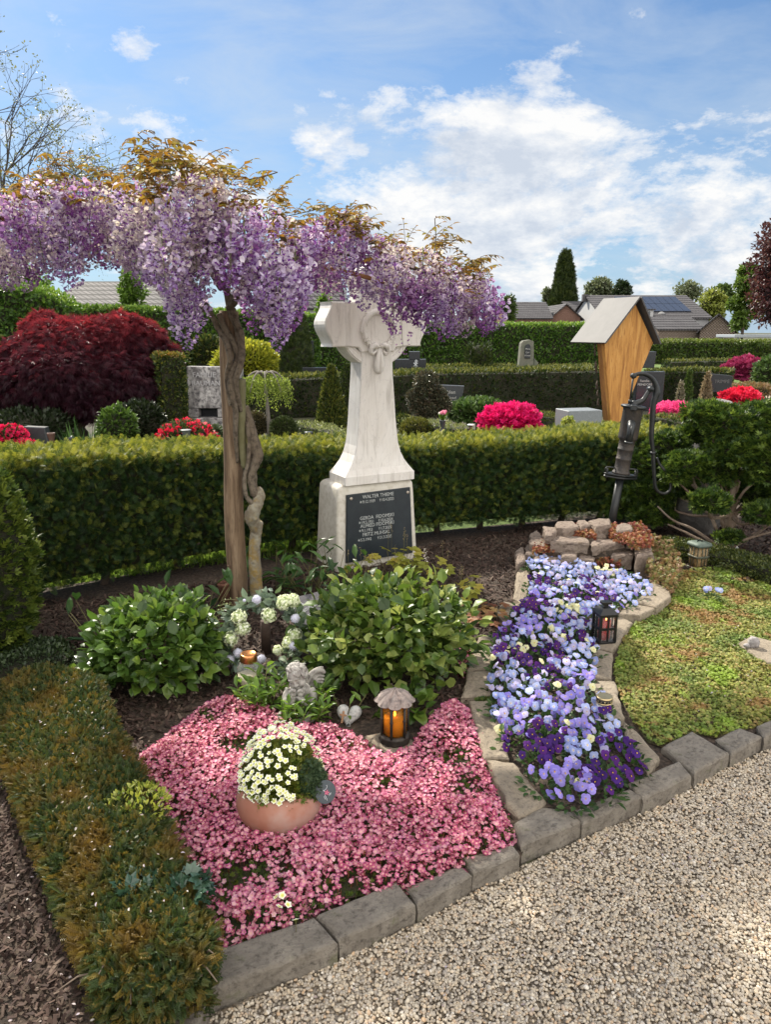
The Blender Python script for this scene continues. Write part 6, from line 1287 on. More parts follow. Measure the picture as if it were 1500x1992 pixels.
g.tube([A_(-.05, -.02, .03), A_(-.075, -.07, .02), A_(-.05, -.10, .015)], [.028, .022, .018], 10); g.tube([A_(.05, -.02, .03), A_(.045, -.075, .025), A_(.0, -.10, .015)], [.028, .022, .016], 10)
blend('body', g, .0022, t, ast)
for s_, x0 in ((-1, -.026), (1, .004)):
    g = Geo(); g.ball(A_(x0 + .006, -.068, .128), (.012, .008, .013), 2)
    for k, (dx, L) in enumerate(((-.009, .016), (-.004, .020), (.001, .021), (.006, .017))): g.tube([A_(x0 + .006 + dx, -.070, .134), A_(x0 + .007 + dx * 1.2, -.075, .134 + L * .6), A_(x0 + .008 + dx * 1.2, -.071, .134 + L)], [.0036, .0034, .0026], 7)
    g.tube([A_(x0 + .006 + s_ * .008, -.066, .126), A_(x0 + .006 + s_ * .015, -.068, .136), A_(x0 + .006 + s_ * .014, -.066, .143)], [.004, .0036, .0028], 7); blend('hand', g, .0014, t, ast)
g = Geo(); r = random.Random(9)
for k in range(46):
    a = r.uniform(-2.6, 2.6) + math.pi / 2; u = r.uniform(.1, 1); pts_ = []
    for f in np.linspace(0, 1, 6):
        el = 1.35 - f * u * 1.7; aa = a + .25 * math.sin(f * 5 + k); R_ = .046 + .004 * math.sin(f * 9 + k); x = R_ * math.cos(el) * math.cos(aa); y = R_ * math.cos(el) * math.sin(aa); pts_.append(hv(x, y, R_ * 1.12 * math.sin(el)))
    g.tube(pts_, [.0035, .006, .0065, .006, .005, .003], 6)
g.ball((0, .006, .006), (.0445, .0435, .048), 3, M=Mh); part('hair', g, ast, t)
for s_ in (1,):
    g = Geo(); root = A_(s_ * .03, .035, .125)
    for k in range(9):
        f = k / 8; tip = A_(s_ * (.095 + .02 * f - .035 * f * f), .05 + .01 * f, .19 - .115 * f); P = [root + Vector((0, 0, -.02 * f)), root.lerp(tip, .55) + Vector((0, 0, .022 * (1 - f))), tip]; g.tube(spl(P, 4), splr([.009, .0105, .005], 4), 7, squash=.5)
    for k in range(6): f = k / 5; tip = A_(s_ * (.072 - .01 * f), .044, .178 - .06 * f); g.tube([root, tip], [.010, .007], 7, squash=.6)
    g.tube(spl([A_(s_ * .02, .03, .12), A_(s_ * .045, .038, .165), A_(s_ * .078, .045, .182), A_(s_ * .10, .05, .165)], 4), splr([.010, .013, .012, .007], 4), 8); part('wing', g, ast, t)
# ================================================================ CLOUD-PRUNED CYPRESS, BOULDERS
hin = leafmat('hinoki_foliage', [(.015, .035, .008), (.035, .07, .012), (.07, .12, .018), (.15, .21, .03)], .25, .5)
tb = G(1408, 1072, BZ); tr_ = thing('cypress', 'dark green cloud-pruned dwarf cypress with twisted branches at the right', 'tree', tb)
pads = [(1378, 806, 46, 22, 5.2), (1425, 828, 52, 34, 5.1), (1478, 818, 45, 34, 5.2), (1340, 905, 44, 24, 5.2), (1440, 880, 48, 32, 5.0), (1300, 872, 40, 30, 5.75), (1265, 960, 45, 30, 5.7), (1383, 976, 36, 22, 4.9), (1470, 955, 55, 32, 5.2), (1270, 1000, 42, 26, 5.6), (1500, 900, 45, 52, 4.9), (1330, 948, 34, 24, 5.6), (1498, 1000, 44, 20, 4.8), (1315, 925, 26, 18, 5.15), (1400, 920, 34, 26, 5.1), (1360, 845, 34, 22, 5.5), (1250, 905, 42, 26, 5.8), (1215, 985, 40, 30, 5.85), (1540, 860, 60, 60, 5.1), (1550, 960, 60, 40, 5.0), (1420, 1045, 22, 10, 5.0), (1400, 872, 30, 24, 5.3)]
g = Geo(); gb = Geo()
for i, (px, py, rx, ry, D) in enumerate(pads):
    c = B(px, py, D); k = (D * math.cos(PITCH) + (HC - c.z) * math.sin(PITCH)) / FP; rad = (rx * k, rx * k * .85, ry * k); n = int(950 * (rx * ry / 1000) ** .75)
    bush_leaves(g, tuple(c), rad, n, T_TUFT, .036, zmin=-.7, shell=(.7, 1.08), lump=.22, freq=5, seed=i, jit=.45, up=.35); g.ball(c, [r_ * .78 for r_ in rad], 3, 1, lump=.1, seed=i)
    mid = tb.lerp(c, .55) + Vector((random.uniform(-.06, .06), 0, -.05 + random.uniform(-.05, .05))); P = [tb + Vector((0, 0, .16)), tb + Vector((random.uniform(-.04, .06), 0, .26)), mid + Vector((0, 0, .1)), c - Vector((0, 0, rad[2] * .4))]
    if c.z > .3: gb.tube(spl(P, 5), splr([.018, .013, .010, .005], 5), 7, knob=.25, seed=i)
part('foliage', g, [hin, core_m], tr_); tanb = mat('cypress_bark', (.20, .14, .10), .9, var=(.27, .21, .16), vscale=14, bscale=60, bstr=1, bdist=.008, bsc=(1, 1, .3))
gb.tube(spl([tb - Vector((0, 0, .05)), tb + Vector((.02, 0, .15)), B(1425, 960, 5.1), B(1445, 915, 5.1)], 5), splr([.045, .032, .024, .016], 5), 9, knob=.2)
for P in ([(1500, 1035, 4.9), (1450, 1050, 4.95), (1410, 1070, 5.05)], [(1280, 985, 5.4), (1310, 1012, 5.3), (1350, 1030, 5.2), (1400, 1066, 5.1)], [(1300, 1020, 5.3), (1335, 1036, 5.2), (1380, 1060, 5.1)], [(1520, 1005, 4.9), (1470, 1040, 5.0), (1415, 1070, 5.05)], [(1345, 905, 5.2), (1352, 940, 5.2), (1372, 975, 5.2), (1395, 1030, 5.15)]): gb.tube(spl([B(*q) for q in P], 5), splr(list(np.linspace(.006, .013, len(P))), 5), 7, knob=.25)
part('branches', gb, tanb, tr_)
def boulder(label, px, py, rx, ry, D, m, seed, dy=1):
    c = B(px, py, D); k = (D * math.cos(PITCH) + (HC - c.z) * math.sin(PITCH)) / FP; g = Geo(); g.ball(c, (rx * k, rx * k * .8, ry * k), 4, lump=.10, freq=2.2, seed=seed); 
    V = g.V[0]; V += .010 * lumps(V, 22, 5)[:, None] * nrm(V - np.array(c)); return single('boulder', g, m, label, 'boulder')
gn = mat('gneiss', (.26, .25, .24), .85, var=(.36, .34, .33), vscale=4, var2=(.16, .15, .14), v2scale=16, bscale=14, bstr=1, bdist=.03)
boulder('pale grey boulder showing behind the cloud-pruned cypress', 1392, 900, 62, 120, 6.2, gn, 3)
boulder('dark shaded boulder low behind the cypress branches', 1365, 975, 48, 75, 5.65, mat('dark_boulder', (.10, .095, .09), .9, var=(.14, .13, .12), vscale=5, bscale=14, bstr=1, bdist=.03), 5)
# ================================================================ CEMETERY BEYOND THE HEDGE
def zat(px, py, D): return B(px, py, D).z
def pxm(D, z=1.0): return (D * math.cos(PITCH) + (HC - z) * math.sin(PITCH)) / FP
far_soil = mat('far_bed_soil', (.05, .04, .028), .95, var=(.04, .05, .02), vscale=1.5, var2=(.08, .065, .05), v2scale=20, bscale=30, bstr=1, bdist=.02)
g = Geo(); g.add([(-9, 5.3, .006), (-1.0, 6.2, .006), (1.2, 6.8, .006), (5, 7.8, .006), (7.5, 13.4, .006), (-10, 13.4, .006)], [(0, 1, 2, 3, 4, 5)], 0, False); struct('grave_beds', g, far_soil)
g = Geo(); g.add([(4.5, 22, .008), (16, 22, .008), (22, 38, .008), (4.5, 38, .008)], [(0, 1, 2, 3)], 0, False); struct('far_lawn', g, grass_m)
g = Geo(); g.add([(6.5, 12.6, .01), (12, 13, .01), (20, 22, .01), (10, 20, .01)], [(0, 1, 2, 3)], 0, False); struct('far_gravel_path', g, mat('far_gravel', (.36, .29, .21), .9, var=(.28, .22, .16), vscale=3, bscale=60, bstr=.5))
yewh = leafmat('dark_hedge_foliage', [(.010, .022, .005), (.018, .035, .008), (.028, .05, .010), (.06, .075, .012), (.20, .20, .045)], .25, .6)
horn = leafmat('hornbeam_leaves', [(.02, .05, .008), (.04, .09, .012), (.07, .14, .02), (.12, .21, .03), (.22, .32, .05)], .35, .4)
def bghedge(label, pts, width, n, size, m=None, T=T_RH, z0=0, **k):
    """pts: (px, py of top, D)"""
    L = [tuple(B(a, b, D))[:2] for a, b, D in pts]; zt = [B(a, b, D).z for a, b, D in pts]
    g = hedge_geo(L, width, z0, max(zt), T, n, size, ztop=zt, **k); return single('hedge', g, [m or yewh, core_m], label, 'hedge')
bghedge('long dark clipped hedge behind the topiaries, passing behind the white cross', [(330, 741, 13.6), (540, 735, 14), (700, 730, 14.4), (850, 724, 14.8), (1162, 719, 15.2), (1240, 718, 15.3)], .8, 15000, .075, ins=.06, proud=.015, lump=.01, jit=.35, top_w=1.6)
bghedge('short dark clipped hedge with a squared right end behind the small cone topiaries', [(1262, 724, 15.6), (1340, 720, 15.4), (1417, 722, 15)], .7, 5000, .07, ins=.05, proud=.012, lump=.008, jit=.35, top_w=1.6)
bghedge('low hedge strip in front of the tall green hedge, left of the obelisk gravestone', [(800, 714, 20.5), (905, 712, 20.5), (1008, 712, 20.5)], .7, 2600, .08, ins=.05, proud=.01, jit=.35)
bghedge('low hedge strip in front of the tall green hedge, right of the obelisk gravestone', [(1052, 714, 20.5), (1165, 712, 20.5)], .7, 1700, .08, ins=.05, proud=.01, jit=.35)
bghedge('low hedge on the lawn in front of the far right hedge', [(1306, 703, 26), (1440, 700, 26), (1520, 700, 26)], .8, 2600, .09, ins=.05, proud=.01, jit=.35)
bghedge('tall green hornbeam hedge right of the cross below the roofs', [(610, 618, 30), (760, 626, 33), (860, 632, 35), (1000, 632, 35.5), (1175, 632, 36), (1200, 632, 36)], 1.2, 17000, .15, horn, T_LEAF, ins=.08, proud=.05, jit=.6, lump=.05, seed=3, top_w=1.2)
bghedge('tall green hornbeam hedge behind the red maple, left of the wisteria', [(60, 598, 24), (140, 598, 24.5), (250, 600, 25), (330, 602, 25.5), (440, 606, 26.5), (620, 614, 29)], 1.2, 17000, .14, horn, T_LEAF, ins=.08, proud=.05, jit=.6, lump=.06, seed=4, top_w=1.2)
bghedge('higher loose hornbeam hedge at the far left above the red maple', [(-90, 560, 20), (0, 558, 20.2), (75, 566, 20.4), (135, 590, 20.6)], 1.2, 9000, .13, horn, T_LEAF, ins=.1, proud=.12, jit=.7, lump=.12, seed=5)
bghedge('tall olive-green hedge on the far right in front of the brick house', [(1255, 666, 38), (1350, 664, 38.5), (1440, 665, 39), (1700, 668, 40)], 1.4, 12000, .15, leafmat('far_hedge_leaves', [(.03, .055, .01), (.05, .09, .015), (.09, .13, .02), (.17, .2, .05)], .3), T_LEAF, ins=.1, proud=.04, jit=.5, lump=.05, seed=6)
bghedge('low light-topped box edging running diagonally right of the ball topiaries', [(560, 822, 9.6), (610, 832, 9.0), (668, 848, 8.4)], .3, 2600, .035, leafmat('box_bright', [(.03, .05, .012), (.06, .09, .02), (.12, .15, .04), (.3, .32, .14)], .25), ins=.03, proud=.008, jit=.4)
bghedge('low box hedge right of the big magenta azalea', [(985, 800, 12.2), (1040, 806, 11.4), (1102, 815, 10.6)], .4, 2400, .045, ins=.03, proud=.008, jit=.4, top_w=2)
bghedge('low box edging under the flat hot-pink azalea behind the pump', [(1235, 812, 10.2), (1290, 812, 9.8), (1345, 826, 9.3)], .4, 2200, .045, ins=.03, proud=.008, jit=.4)
bghedge('low light box edging behind the vase of tulips', [(775, 818, 10.4), (830, 822, 10.0), (880, 832, 9.4)], .3, 1500, .04, MATS['box_bright'], ins=.03, proud=.008, jit=.4)
# topiaries
cone_l = leafmat('cone_yew', [(.02, .035, .008), (.04, .06, .012), (.09, .11, .02), (.15, .15, .025)], .25)
def cone(name, label, cat, px, pytop, r_px, D, n, size, m=None, shape=1.25, T=T_RH, zb=0, group=None, up=.9, top_r=.04):
    c = B(px, 800, D); zt = zat(px, pytop, D); r = r_px * pxm(D, .4); t = thing(name, label, cat, (c.x, c.y, zb)); g = Geo(); h = zt - zb
    u = rng.random(n) ** .75; u = 1 - u if shape > 0 else u; rad = r * (top_r + (1 - top_r) * (1 - u) ** (1 / abs(shape))) * np.where(u < .12, .82 + 1.5 * u, 1); a = rng.uniform(0, 6.283, n); k = rng.uniform(.86, 1.03, n) * (1 + .04 * lumps(np.stack([np.cos(a), np.sin(a), u * 3], 1), 4, int(px)))
    P = np.stack([c.x + rad * k * np.cos(a), c.y + rad * k * np.sin(a), zb + u * h], 1); d = np.stack([np.cos(a) * .6, np.sin(a) * .6, np.full(n, up)], 1) + rng.normal(size=(n, 3)) * .3
    g.scatter(T, P, frames(d, np.stack([np.cos(a), np.sin(a), np.full(n, .5)], 1) + rng.normal(size=(n, 3)) * .4), size * rng.uniform(.6, 1.2, n), rng.random(n), 0)
    pr = [(r * .78 * (top_r + (1 - top_r) * (1 - q) ** (1 / abs(shape))) * (.85 if q == 0 else 1), zb + q * h * .96) for q in np.linspace(0, 1, 10)]; g.lathe(pr, (c.x, c.y, 0), 14, 1); part('foliage', g, [m or cone_l, core_m], t)
    g = Geo(); g.tube([(c.x, c.y, zb), (c.x, c.y, zb + h * .3)], .02, 6); part('trunk', g, bark_m, t); return t
cone('topiary', 'tall pointed yew cone left of the white cross', 'topiary', 645, 711, 40, 10.6, 6200, .05, shape=1.25)
cone('topiary', 'narrower darker yew cone half hidden behind the white cross', 'topiary', 676, 708, 32, 12.2, 3600, .05, leafmat('dark_cone', [(.015, .028, .007), (.03, .05, .01), (.06, .08, .015)], .2), shape=1.6)
cone('topiary', 'thick yew pillar with a flat rusty top before the tall green hedge', 'topiary', 929, 668, 26, 21, 2600, .10, MATS['dark_cone'], shape=6, top_r=.55)
cone('topiary', 'green cone topiary, tallest of the three little cones at the right', 'topiary', 1335, 718, 14, 12.3, 1900, .05, leafmat('green_cone', [(.03, .06, .012), (.06, .1, .02), (.1, .14, .03)], .2), shape=1.3)
gcone = leafmat('grey_cone', [(.14, .13, .08), (.22, .20, .14), (.28, .25, .19)], .3)
cone('topiary', 'small grey-green cone left of the green one at the right', 'topiary', 1321, 742, 13, 11.8, 1300, .05, gcone, shape=1.3)
cone('topiary', 'tan fluffy cone topiary in front of the dark name stone at the right', 'topiary', 1371, 726, 19, 11.6, 2200, .055, leafmat('tan_cone', [(.14, .11, .06), (.24, .18, .11), (.32, .26, .17)], .3), shape=1.2)
cone('conifer', 'broad dark conifer in front of the tall hedge left of the cross', 'conifer', 575, 596, 42, 17.5, 5000, .11, MATS['dark_cone'], shape=2.6, T=T_THUJA)
def ballbush(name, label, cat, px, py, rx, ry, D, n, size, m, T=T_RH, lump=.04, core=True, jit=.5, up=.4, fl=None, zmin=-.5, freq=5, cm=None):
    c = B(px, py, D); k = pxm(D, c.z); rad = (rx * k, rx * k * .9, ry * k); t = thing(name, label, cat, (c.x, c.y, 0)); g = Geo(); sd_ = int(px + py)
    bush_leaves(g, tuple(c), rad, n, T, size, zmin=zmin, shell=(.8, 1.04), lump=lump, freq=freq, seed=sd_, jit=jit, up=up); g.ball(c, [r_ * .84 for r_ in rad], 3, 1, lump=lump, freq=freq, seed=sd_); part('foliage', g, [m, cm or core_m], t)
    if fl:
        g = Geo(); bush_leaves(g, tuple(c), [r_ * 1.02 for r_ in rad], fl[0], T_LOB, fl[1], zmin=-.3, shell=(.93, 1.05), lump=lump, freq=freq, seed=sd_, jit=.5, flat=.8); part('blossoms', g, fl[2], t)
    if c.z - rad[2] > .01: g = Geo(); g.tube([(c.x, c.y, 0), (c.x, c.y, c.z - rad[2] * .5)], .015, 6); part('stem', g, bark_m, t)
    return t
boxg = leafmat('box_ball_leaves', [(.03, .045, .012), (.05, .075, .02), (.09, .11, .04)], .2); boxb = leafmat('box_ball_brown', [(.05, .045, .02), (.09, .075, .035), (.12, .10, .05)], .2)
ballbush('topiary', 'clipped box ball beside the weeping tree, in front of the cone', 'topiary', 552, 837, 26, 25, 8.9, 2600, .03, boxg)
ballbush('topiary', 'brownish clipped box ball half hidden behind the wisteria stems', 'topiary', 497, 828, 25, 27, 9.1, 2400, .03, boxb)
ballbush('topiary', 'golden-green dome topiary right of the white cross', 'topiary', 810, 838, 31, 24, 10.0, 2400, .035, leafmat('golden_dome', [(.05, .06, .01), (.10, .11, .02), (.17, .16, .03)], .25))
ballbush('shrub', 'dark little bush between the cross and the golden dome', 'shrub', 782, 822, 20, 14, 10.6, 900, .04, yewh)
ballbush('shrub', 'yellow-green rounded bush behind the wisteria trunk', 'shrub', 478, 706, 58, 40, 14, 5200, .085, leafmat('golden_bush', [(.13, .16, .02), (.26, .28, .03), (.42, .40, .04)], .4), lump=.1)
ballbush('shrub', 'dark clipped yew block behind the family gravestone', 'shrub', 405, 690, 34, 34, 15, 1800, .09, yewh)
ballbush('rhododendron', 'low green rhododendron dome left of the big magenta azalea', 'shrub', 928, 803, 52, 24, 11.6, 2200, .085, leafmat('rhodo', [(.03, .065, .015), (.06, .11, .025), (.11, .17, .05)], .25), T_LEAF, lump=.08)
mag = leafmat('magenta_azalea', [(.50, .005, .10), (.66, .012, .16), (.78, .03, .24)], .25, .6)
hot = leafmat('hotpink_azalea', [(.60, .04, .20), (.74, .08, .30), (.80, .15, .38)], .25, .6)
redz = leafmat('red_azalea', [(.55, .01, .04), (.70, .02, .07), (.74, .05, .12)], .25, .6)
burg = leafmat('burgundy_azalea', [(.20, .012, .06), (.34, .03, .11), (.42, .06, .16)], .2, .6)
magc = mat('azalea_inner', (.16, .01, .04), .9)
azl = leafmat('azalea_leaves', [(.03, .05, .012), (.06, .09, .02)], .2)
ballbush('azalea', 'large vivid magenta azalea dome in the middle right background', 'azalea', 991, 818, 56, 29, 9.6, 3000, .05, mag, T_LOB, lump=.2, cm=magc, freq=8)
ballbush('azalea', 'flat hot-pink azalea behind the pump handle', 'azalea', 1311, 800, 40, 15, 10.6, 2000, .045, hot, T_LOB, lump=.16, cm=magc, freq=7)
ballbush('azalea', 'red azalea among blue flowers near the right edge', 'azalea', 1442, 775, 34, 17, 12.2, 1700, .05, redz, T_LOB, lump=.24, cm=magc, freq=7)
ballbush('azalea', 'tall burgundy azalea at the end of the squared hedge', 'azalea', 1450, 722, 40, 24, 18.5, 2200, .08, burg, T_LOB, lump=.24, cm=magc, freq=7)
ballbush('azalea', 'crimson azalea at the left edge above the yew column', 'azalea', 18, 850, 30, 22, 7.0, 420, .03, azl, T_LEAF, lump=.15, fl=(420, .028, leafmat('crimson_azalea', [(.55, .01, .06), (.72, .02, .12)], .25)))
ballbush('azalea', 'second crimson azalea tuft beside the dark headstone at the left', 'azalea', 50, 868, 16, 12, 6.9, 200, .03, azl, T_LEAF, lump=.15, fl=(200, .026, MATS['crimson_azalea']))
ballbush('azalea', 'loose red-flowered azalea below the mottled family stone', 'azalea', 362, 852, 52, 32, 7.2, 2600, .032, azl, T_LEAF, lump=.12, fl=(330, .03, redz), zmin=-.9)
ballbush('shrub', 'green bush right of the red azalea, left of the wooden post', 'shrub', 418, 858, 26, 28, 7.6, 1200, .035, leafmat('greyish_leaves', [(.04, .06, .025), (.08, .11, .05)], .2), T_LEAF)
ballbush('shrub', 'dark evergreen under the right side of the red maple', 'shrub', 275, 828, 46, 46, 7.9, 2600, .05, leafmat('very_dark_leaves', [(.01, .018, .006), (.02, .03, .01)], .15), zmin=-.9)
ballbush('shrub', 'green-leaved plant climbing below the red maple', 'shrub', 228, 838, 34, 48, 7.3, 1300, .05, leafmat('fresh_green', [(.03, .06, .012), (.06, .11, .02), (.1, .17, .03)], .3), T_LEAF, lump=.2, zmin=-.9)
ballbush('shrub', 'low green ground plant in front of the hollow under the maple', 'shrub', 258, 876, 42, 14, 6.6, 900, .045, MATS['fresh_green'], T_LEAF, lump=.15)
ballbush('shrub', 'dark low bush under the left half of the red maple', 'shrub', 60, 830, 80, 34, 8.2, 2200, .06, MATS['very_dark_leaves'], zmin=-.9)
ballbush('shrub', 'dark green bush at the right edge beside the burgundy azalea', 'shrub', 1500, 728, 30, 30, 17.5, 1200, .1, MATS['rhodo'], T_LEAF)
ballbush('shrub', 'rusty low shrub right of the squared hedge', 'shrub', 1462, 760, 44, 13, 14, 1300, .06, leafmat('rusty_low', [(.10, .10, .03), (.22, .13, .06), (.28, .18, .10)], .2), lump=.15)
ballbush('shrub', 'small tuft of variegated leaves in front of the grey granite block', 'shrub', 1106, 828, 11, 16, 8.0, 350, .035, MATS['euonymus_leaves'], T_LEAF)
def flowerbed(name, label, cat, px, n, D, z, m, size, T=T_LOB):
    g = Geo(); P = sample([tuple(B(a, b, D_))[:2] for a, b, D_ in px], n); g.scatter(T, np.concatenate([P, (z + rng.uniform(-.05, .03, n))[:, None]], 1), frames(rng.normal(size=(n, 3)), rng.normal(size=(n, 3)) * .6 + [0, -.5, 1]), size * rng.uniform(.6, 1.2, n), rng.random(n)); return single(name, g, m, label, cat, kind='stuff')
flowerbed('violas', 'violet and white violas behind the left end of the thuja hedge', 'flowers', [(35, 880, 5.6), (150, 880, 6.0), (150, 870, 6.5), (35, 870, 6.2)], 520, 6, .60, leafmat('viola_mix', [(.14, .05, .40), (.24, .12, .55), (.75, .70, .80)], .25), .035)
flowerbed('violas', 'blue and lilac flowers in front of the red azalea at the right', 'flowers', [(1385, 790, 10.2), (1520, 800, 10.2), (1520, 780, 12.5), (1380, 775, 12.5)], 1200, 11, .26, leafmat('blue_mix', [(.16, .10, .45), (.32, .26, .62), (.5, .46, .72), (.7, .7, .78)], .25), .05)
flowerbed('tulips', 'orange and red bedding flowers beside the small brown grave light', 'flowers', [(950, 838, 8.6), (1010, 838, 8.6), (1000, 830, 9.2), (905, 830, 9.2)], 160, 8.8, .30, leafmat('orange_mix', [(.7, .12, .03), (.8, .25, .03)], .25), .05)
# gravestones
gr_d = mat('dark_granite', (.035, .04, .045), .35, var=(.05, .055, .06), vscale=30, bscale=200, bstr=.05); gr_b = mat('black_granite', (.014, .016, .02), .25, var=(.022, .025, .03), vscale=30)
gr_g = mat('grey_granite', (.16, .18, .19), .55, var2=(.22, .24, .25), v2scale=90, bscale=120, bstr=.2)
def stone(label, quads, D, th, m, texts=(), name='gravestone', rot=0, extra=None):
    """quads: outlines in the photo, each extruded to th"""
    c = B(*np.mean(quads[0], 0), D); t = thing(name, label, 'gravestone', (c.x, c.y, 0)); k = pxm(D, c.z); Mb = rotz((c.x, c.y, 0), rot); first = None
    for i, q in enumerate(quads):
        P = [((a - np.mean(quads[0], 0)[0]) * k, max(0., B(c.x, b, D).z if False else zat(750, b, D))) for a, b in q]; g = Geo()
        ar = sum(P[j][0] * P[(j + 1) % len(P)][1] - P[(j + 1) % len(P)][0] * P[j][1] for j in range(len(P))); P = P if ar > 0 else P[::-1]
        outline_extrude(g, P, 0, th * (1 + .15 * i), Mb, .008); pp = part('slab' if i == 0 else 'base', g, m, t); first = first or pp
    for s, px, py, size, mm in texts:
        g = Geo(); text_geo(g, s, size * k, Mb @ Matrix.Translation(((px - np.mean(quads[0], 0)[0]) * k, -.004, zat(750, py, D))) @ Matrix.Rotation(R(90), 4, 'X'), .004); part('inscription', g, mm, first)
    if extra: extra(t, Mb, c, k, first)
    return t
pale = mat('pale_lettering', (.40, .40, .38), .6); mott = mat('mottled_limestone', (.50, .48, .47), .9, var=(.13, .12, .12), vscale=6, vsc=(1.2, 1, .55), var2=(.07, .065, .07), v2scale=22, bscale=60, bstr=.7, bdist=.004)
def vault(t, Mb, c, k, f):
    for x0, x1, lb in ((-54, -34, None), (4, 60, None)):
        g = Geo(); g.box((x0 * k, -.02, zat(750, 812, 9)), (x1 * k, .24, zat(750, 795, 9)), Mb, bev=.006); part('footing', g, mott, t)
    g = Geo(); g.box((-58 * k, -.06, .0), (64 * k, .26, zat(750, 812.5, 9)), Mb, bev=.006); part('base', g, mott, t)
    g = Geo(); g.box((-34 * k, .12, zat(750, 812, 9)), (4 * k, .2, zat(750, 795, 9)), Mb); part('recess', g, gr_b, t)
stone('mottled grey and black family gravestone left of the wooden post', [[(363, 794.5), (470, 794.5), (470, 714), (364, 713)]], 9.0, .16, mott, (('FAMILIE', 398, 734, 13.5, mat('raised_lettering', (.42, .41, .42), .8)), ('BAUMANN', 406, 750, 13.5, MATS['raised_lettering'])), extra=vault)
stone('dark slate headstone with pale Gothic lettering behind the ball-pruned holly', [[(838, 812), (893, 812), (903, 751), (838, 748)]], 12.6, .12, gr_d, (('Gahlen', 872, 766, 10, pale), ('Josef', 881, 776, 7, pale), ('1920-1985', 880, 782, 5.5, pale), ('Else', 881, 789, 7, pale), ('1924-2004', 880, 795, 5.5, pale)))
def chi(t, Mb, c, k, f):
    g = Geo(); Z = zat(750, 708, 18); M = Mb @ Matrix.Translation((10 * k, -.006, Z)) @ Matrix.Rotation(R(90), 4, 'X'); r_ = 1.1 * k
    g.tube([M @ Vector((0, -9 * k, 0)), M @ Vector((0, 7 * k, 0))], r_, 5); g.tube([M @ Vector((-4 * k, -5 * k, 0)), M @ Vector((4 * k, 2 * k, 0))], r_, 5); g.tube([M @ Vector((4 * k, -5 * k, 0)), M @ Vector((-4 * k, 2 * k, 0))], r_, 5)
    g.tube([M @ Vector((3.2 * k * math.sin(a), 5 * k + 2.6 * k * math.cos(a), 0)) for a in np.linspace(0, math.pi, 8)], r_ * .8, 5); part('emblem', g, mat('emblem_grey', (.42, .44, .45), .5), f)
stone('black headstone block with a Chi-Rho emblem right of the cross shaft', [[(768, 722), (829, 722), (829, 699), (768, 699)], [(796, 699), (817, 699), (817, 684), (796, 684)]], 18, .3, gr_b, extra=chi)
stone('stepped black monument between red maple and wisteria', [[(258, 664), (296, 664), (296, 628), (258, 627)], [(296, 664), (318, 664), (318, 641), (296, 641)]], 17.5, .3, gr_b)
stone('low black slab in front of the broad conifer left of the cross', [[(588, 734), (655, 734), (655, 715), (588, 715)]], 16.5, .2, gr_b)
stone('tall dark block beside the broad conifer left of the cross', [[(592, 690), (609, 690), (609, 663), (592, 663)]], 19, .25, gr_b)
def obel(t, Mb, c, k, f):
    g = Geo(); a = B(1026, 697, 21).x - c.x; w_ = 5.5 * k; z0, z1 = zat(750, 697, 21), zat(750, 675, 21); P = [(a - w_, z0), (a + w_, z0), (a + w_, z1)] + [(a + w_ * math.cos(q), z1 + w_ * math.sin(q)) for q in np.linspace(.3, 2.84, 6)] + [(a - w_, z1)]
    outline_extrude(g, P, -.03, .01, Mb, .004); pl_ = part('plaque', g, gr_b, t)
    for s_, yy in (('Maria', 680), ('Carl', 687), ('Winter', 693)): g = Geo(); text_geo(g, s_, 4.2 * k, Mb @ Matrix.Translation((a, -.034, zat(750, yy, 21))) @ Matrix.Rotation(R(90), 4, 'X'), .002); part('inscription', g, pale, pl_)
gsand = mat('weathered_sandstone_far', (.16, .15, .12), .9, var=(.11, .12, .09), vscale=3, bscale=12, bstr=1, bdist=.02)
stone('weathered obelisk-like gravestone with a black arched plaque before the tall hedge', [[(1011, 722), (1041, 722), (1038, 664), (1030, 661), (1018, 663), (1014, 668)], [(1041, 722), (1050, 722), (1049, 706), (1041, 697)], [(1050, 722), (1070, 722), (1068, 711), (1050, 710)]], 21, .35, gsand, extra=obel)
stone('small pale stone standing in the far low hedge at the right', [[(1455, 710), (1472, 710), (1473, 698), (1466, 693), (1456, 696)]], 24, .4, mat('pale_far_stone', (.42, .42, .40), .8))
stone('dark wide headstone behind the tan cone topiary', [[(1380, 763), (1425, 763), (1426, 732), (1418, 730), (1384, 727)]], 13.2, .12, gr_b, (('TRIMPE', 1405, 745, 9, mat('grey_lettering', (.12, .12, .12), .6)),))
stone('black headstone with grey lettering between wooden shrine and pump handle', [[(1238, 800), (1292, 800), (1292, 723), (1238, 723)]], 11.5, .14, gr_b, (('Familie', 1253, 743, 6.5, pale), ('PEINDORS', 1254, 750, 6, pale)))
stone('tall narrow black stone right behind the wooden shrine', [[(1252, 716), (1275, 716), (1277, 684), (1252, 684)]], 13, .2, gr_b)
stone('low dark leaning headstone behind the violas at the left', [[(40, 880), (94, 880), (88, 832), (48, 830)]], 7.2, .1, gr_d)
g = Geo(); D = 9.2; c = B(1134, 830, D); k = pxm(D, .6); M = rotz((c.x, c.y, 0), 14); zt = zat(1134, 799, D); g.box((-.20, 0, 0), (.26, .36, zt), M, bev=.006); single('granite_block', g, gr_g, 'plain grey granite block left of the wooden shrine', 'granite block')
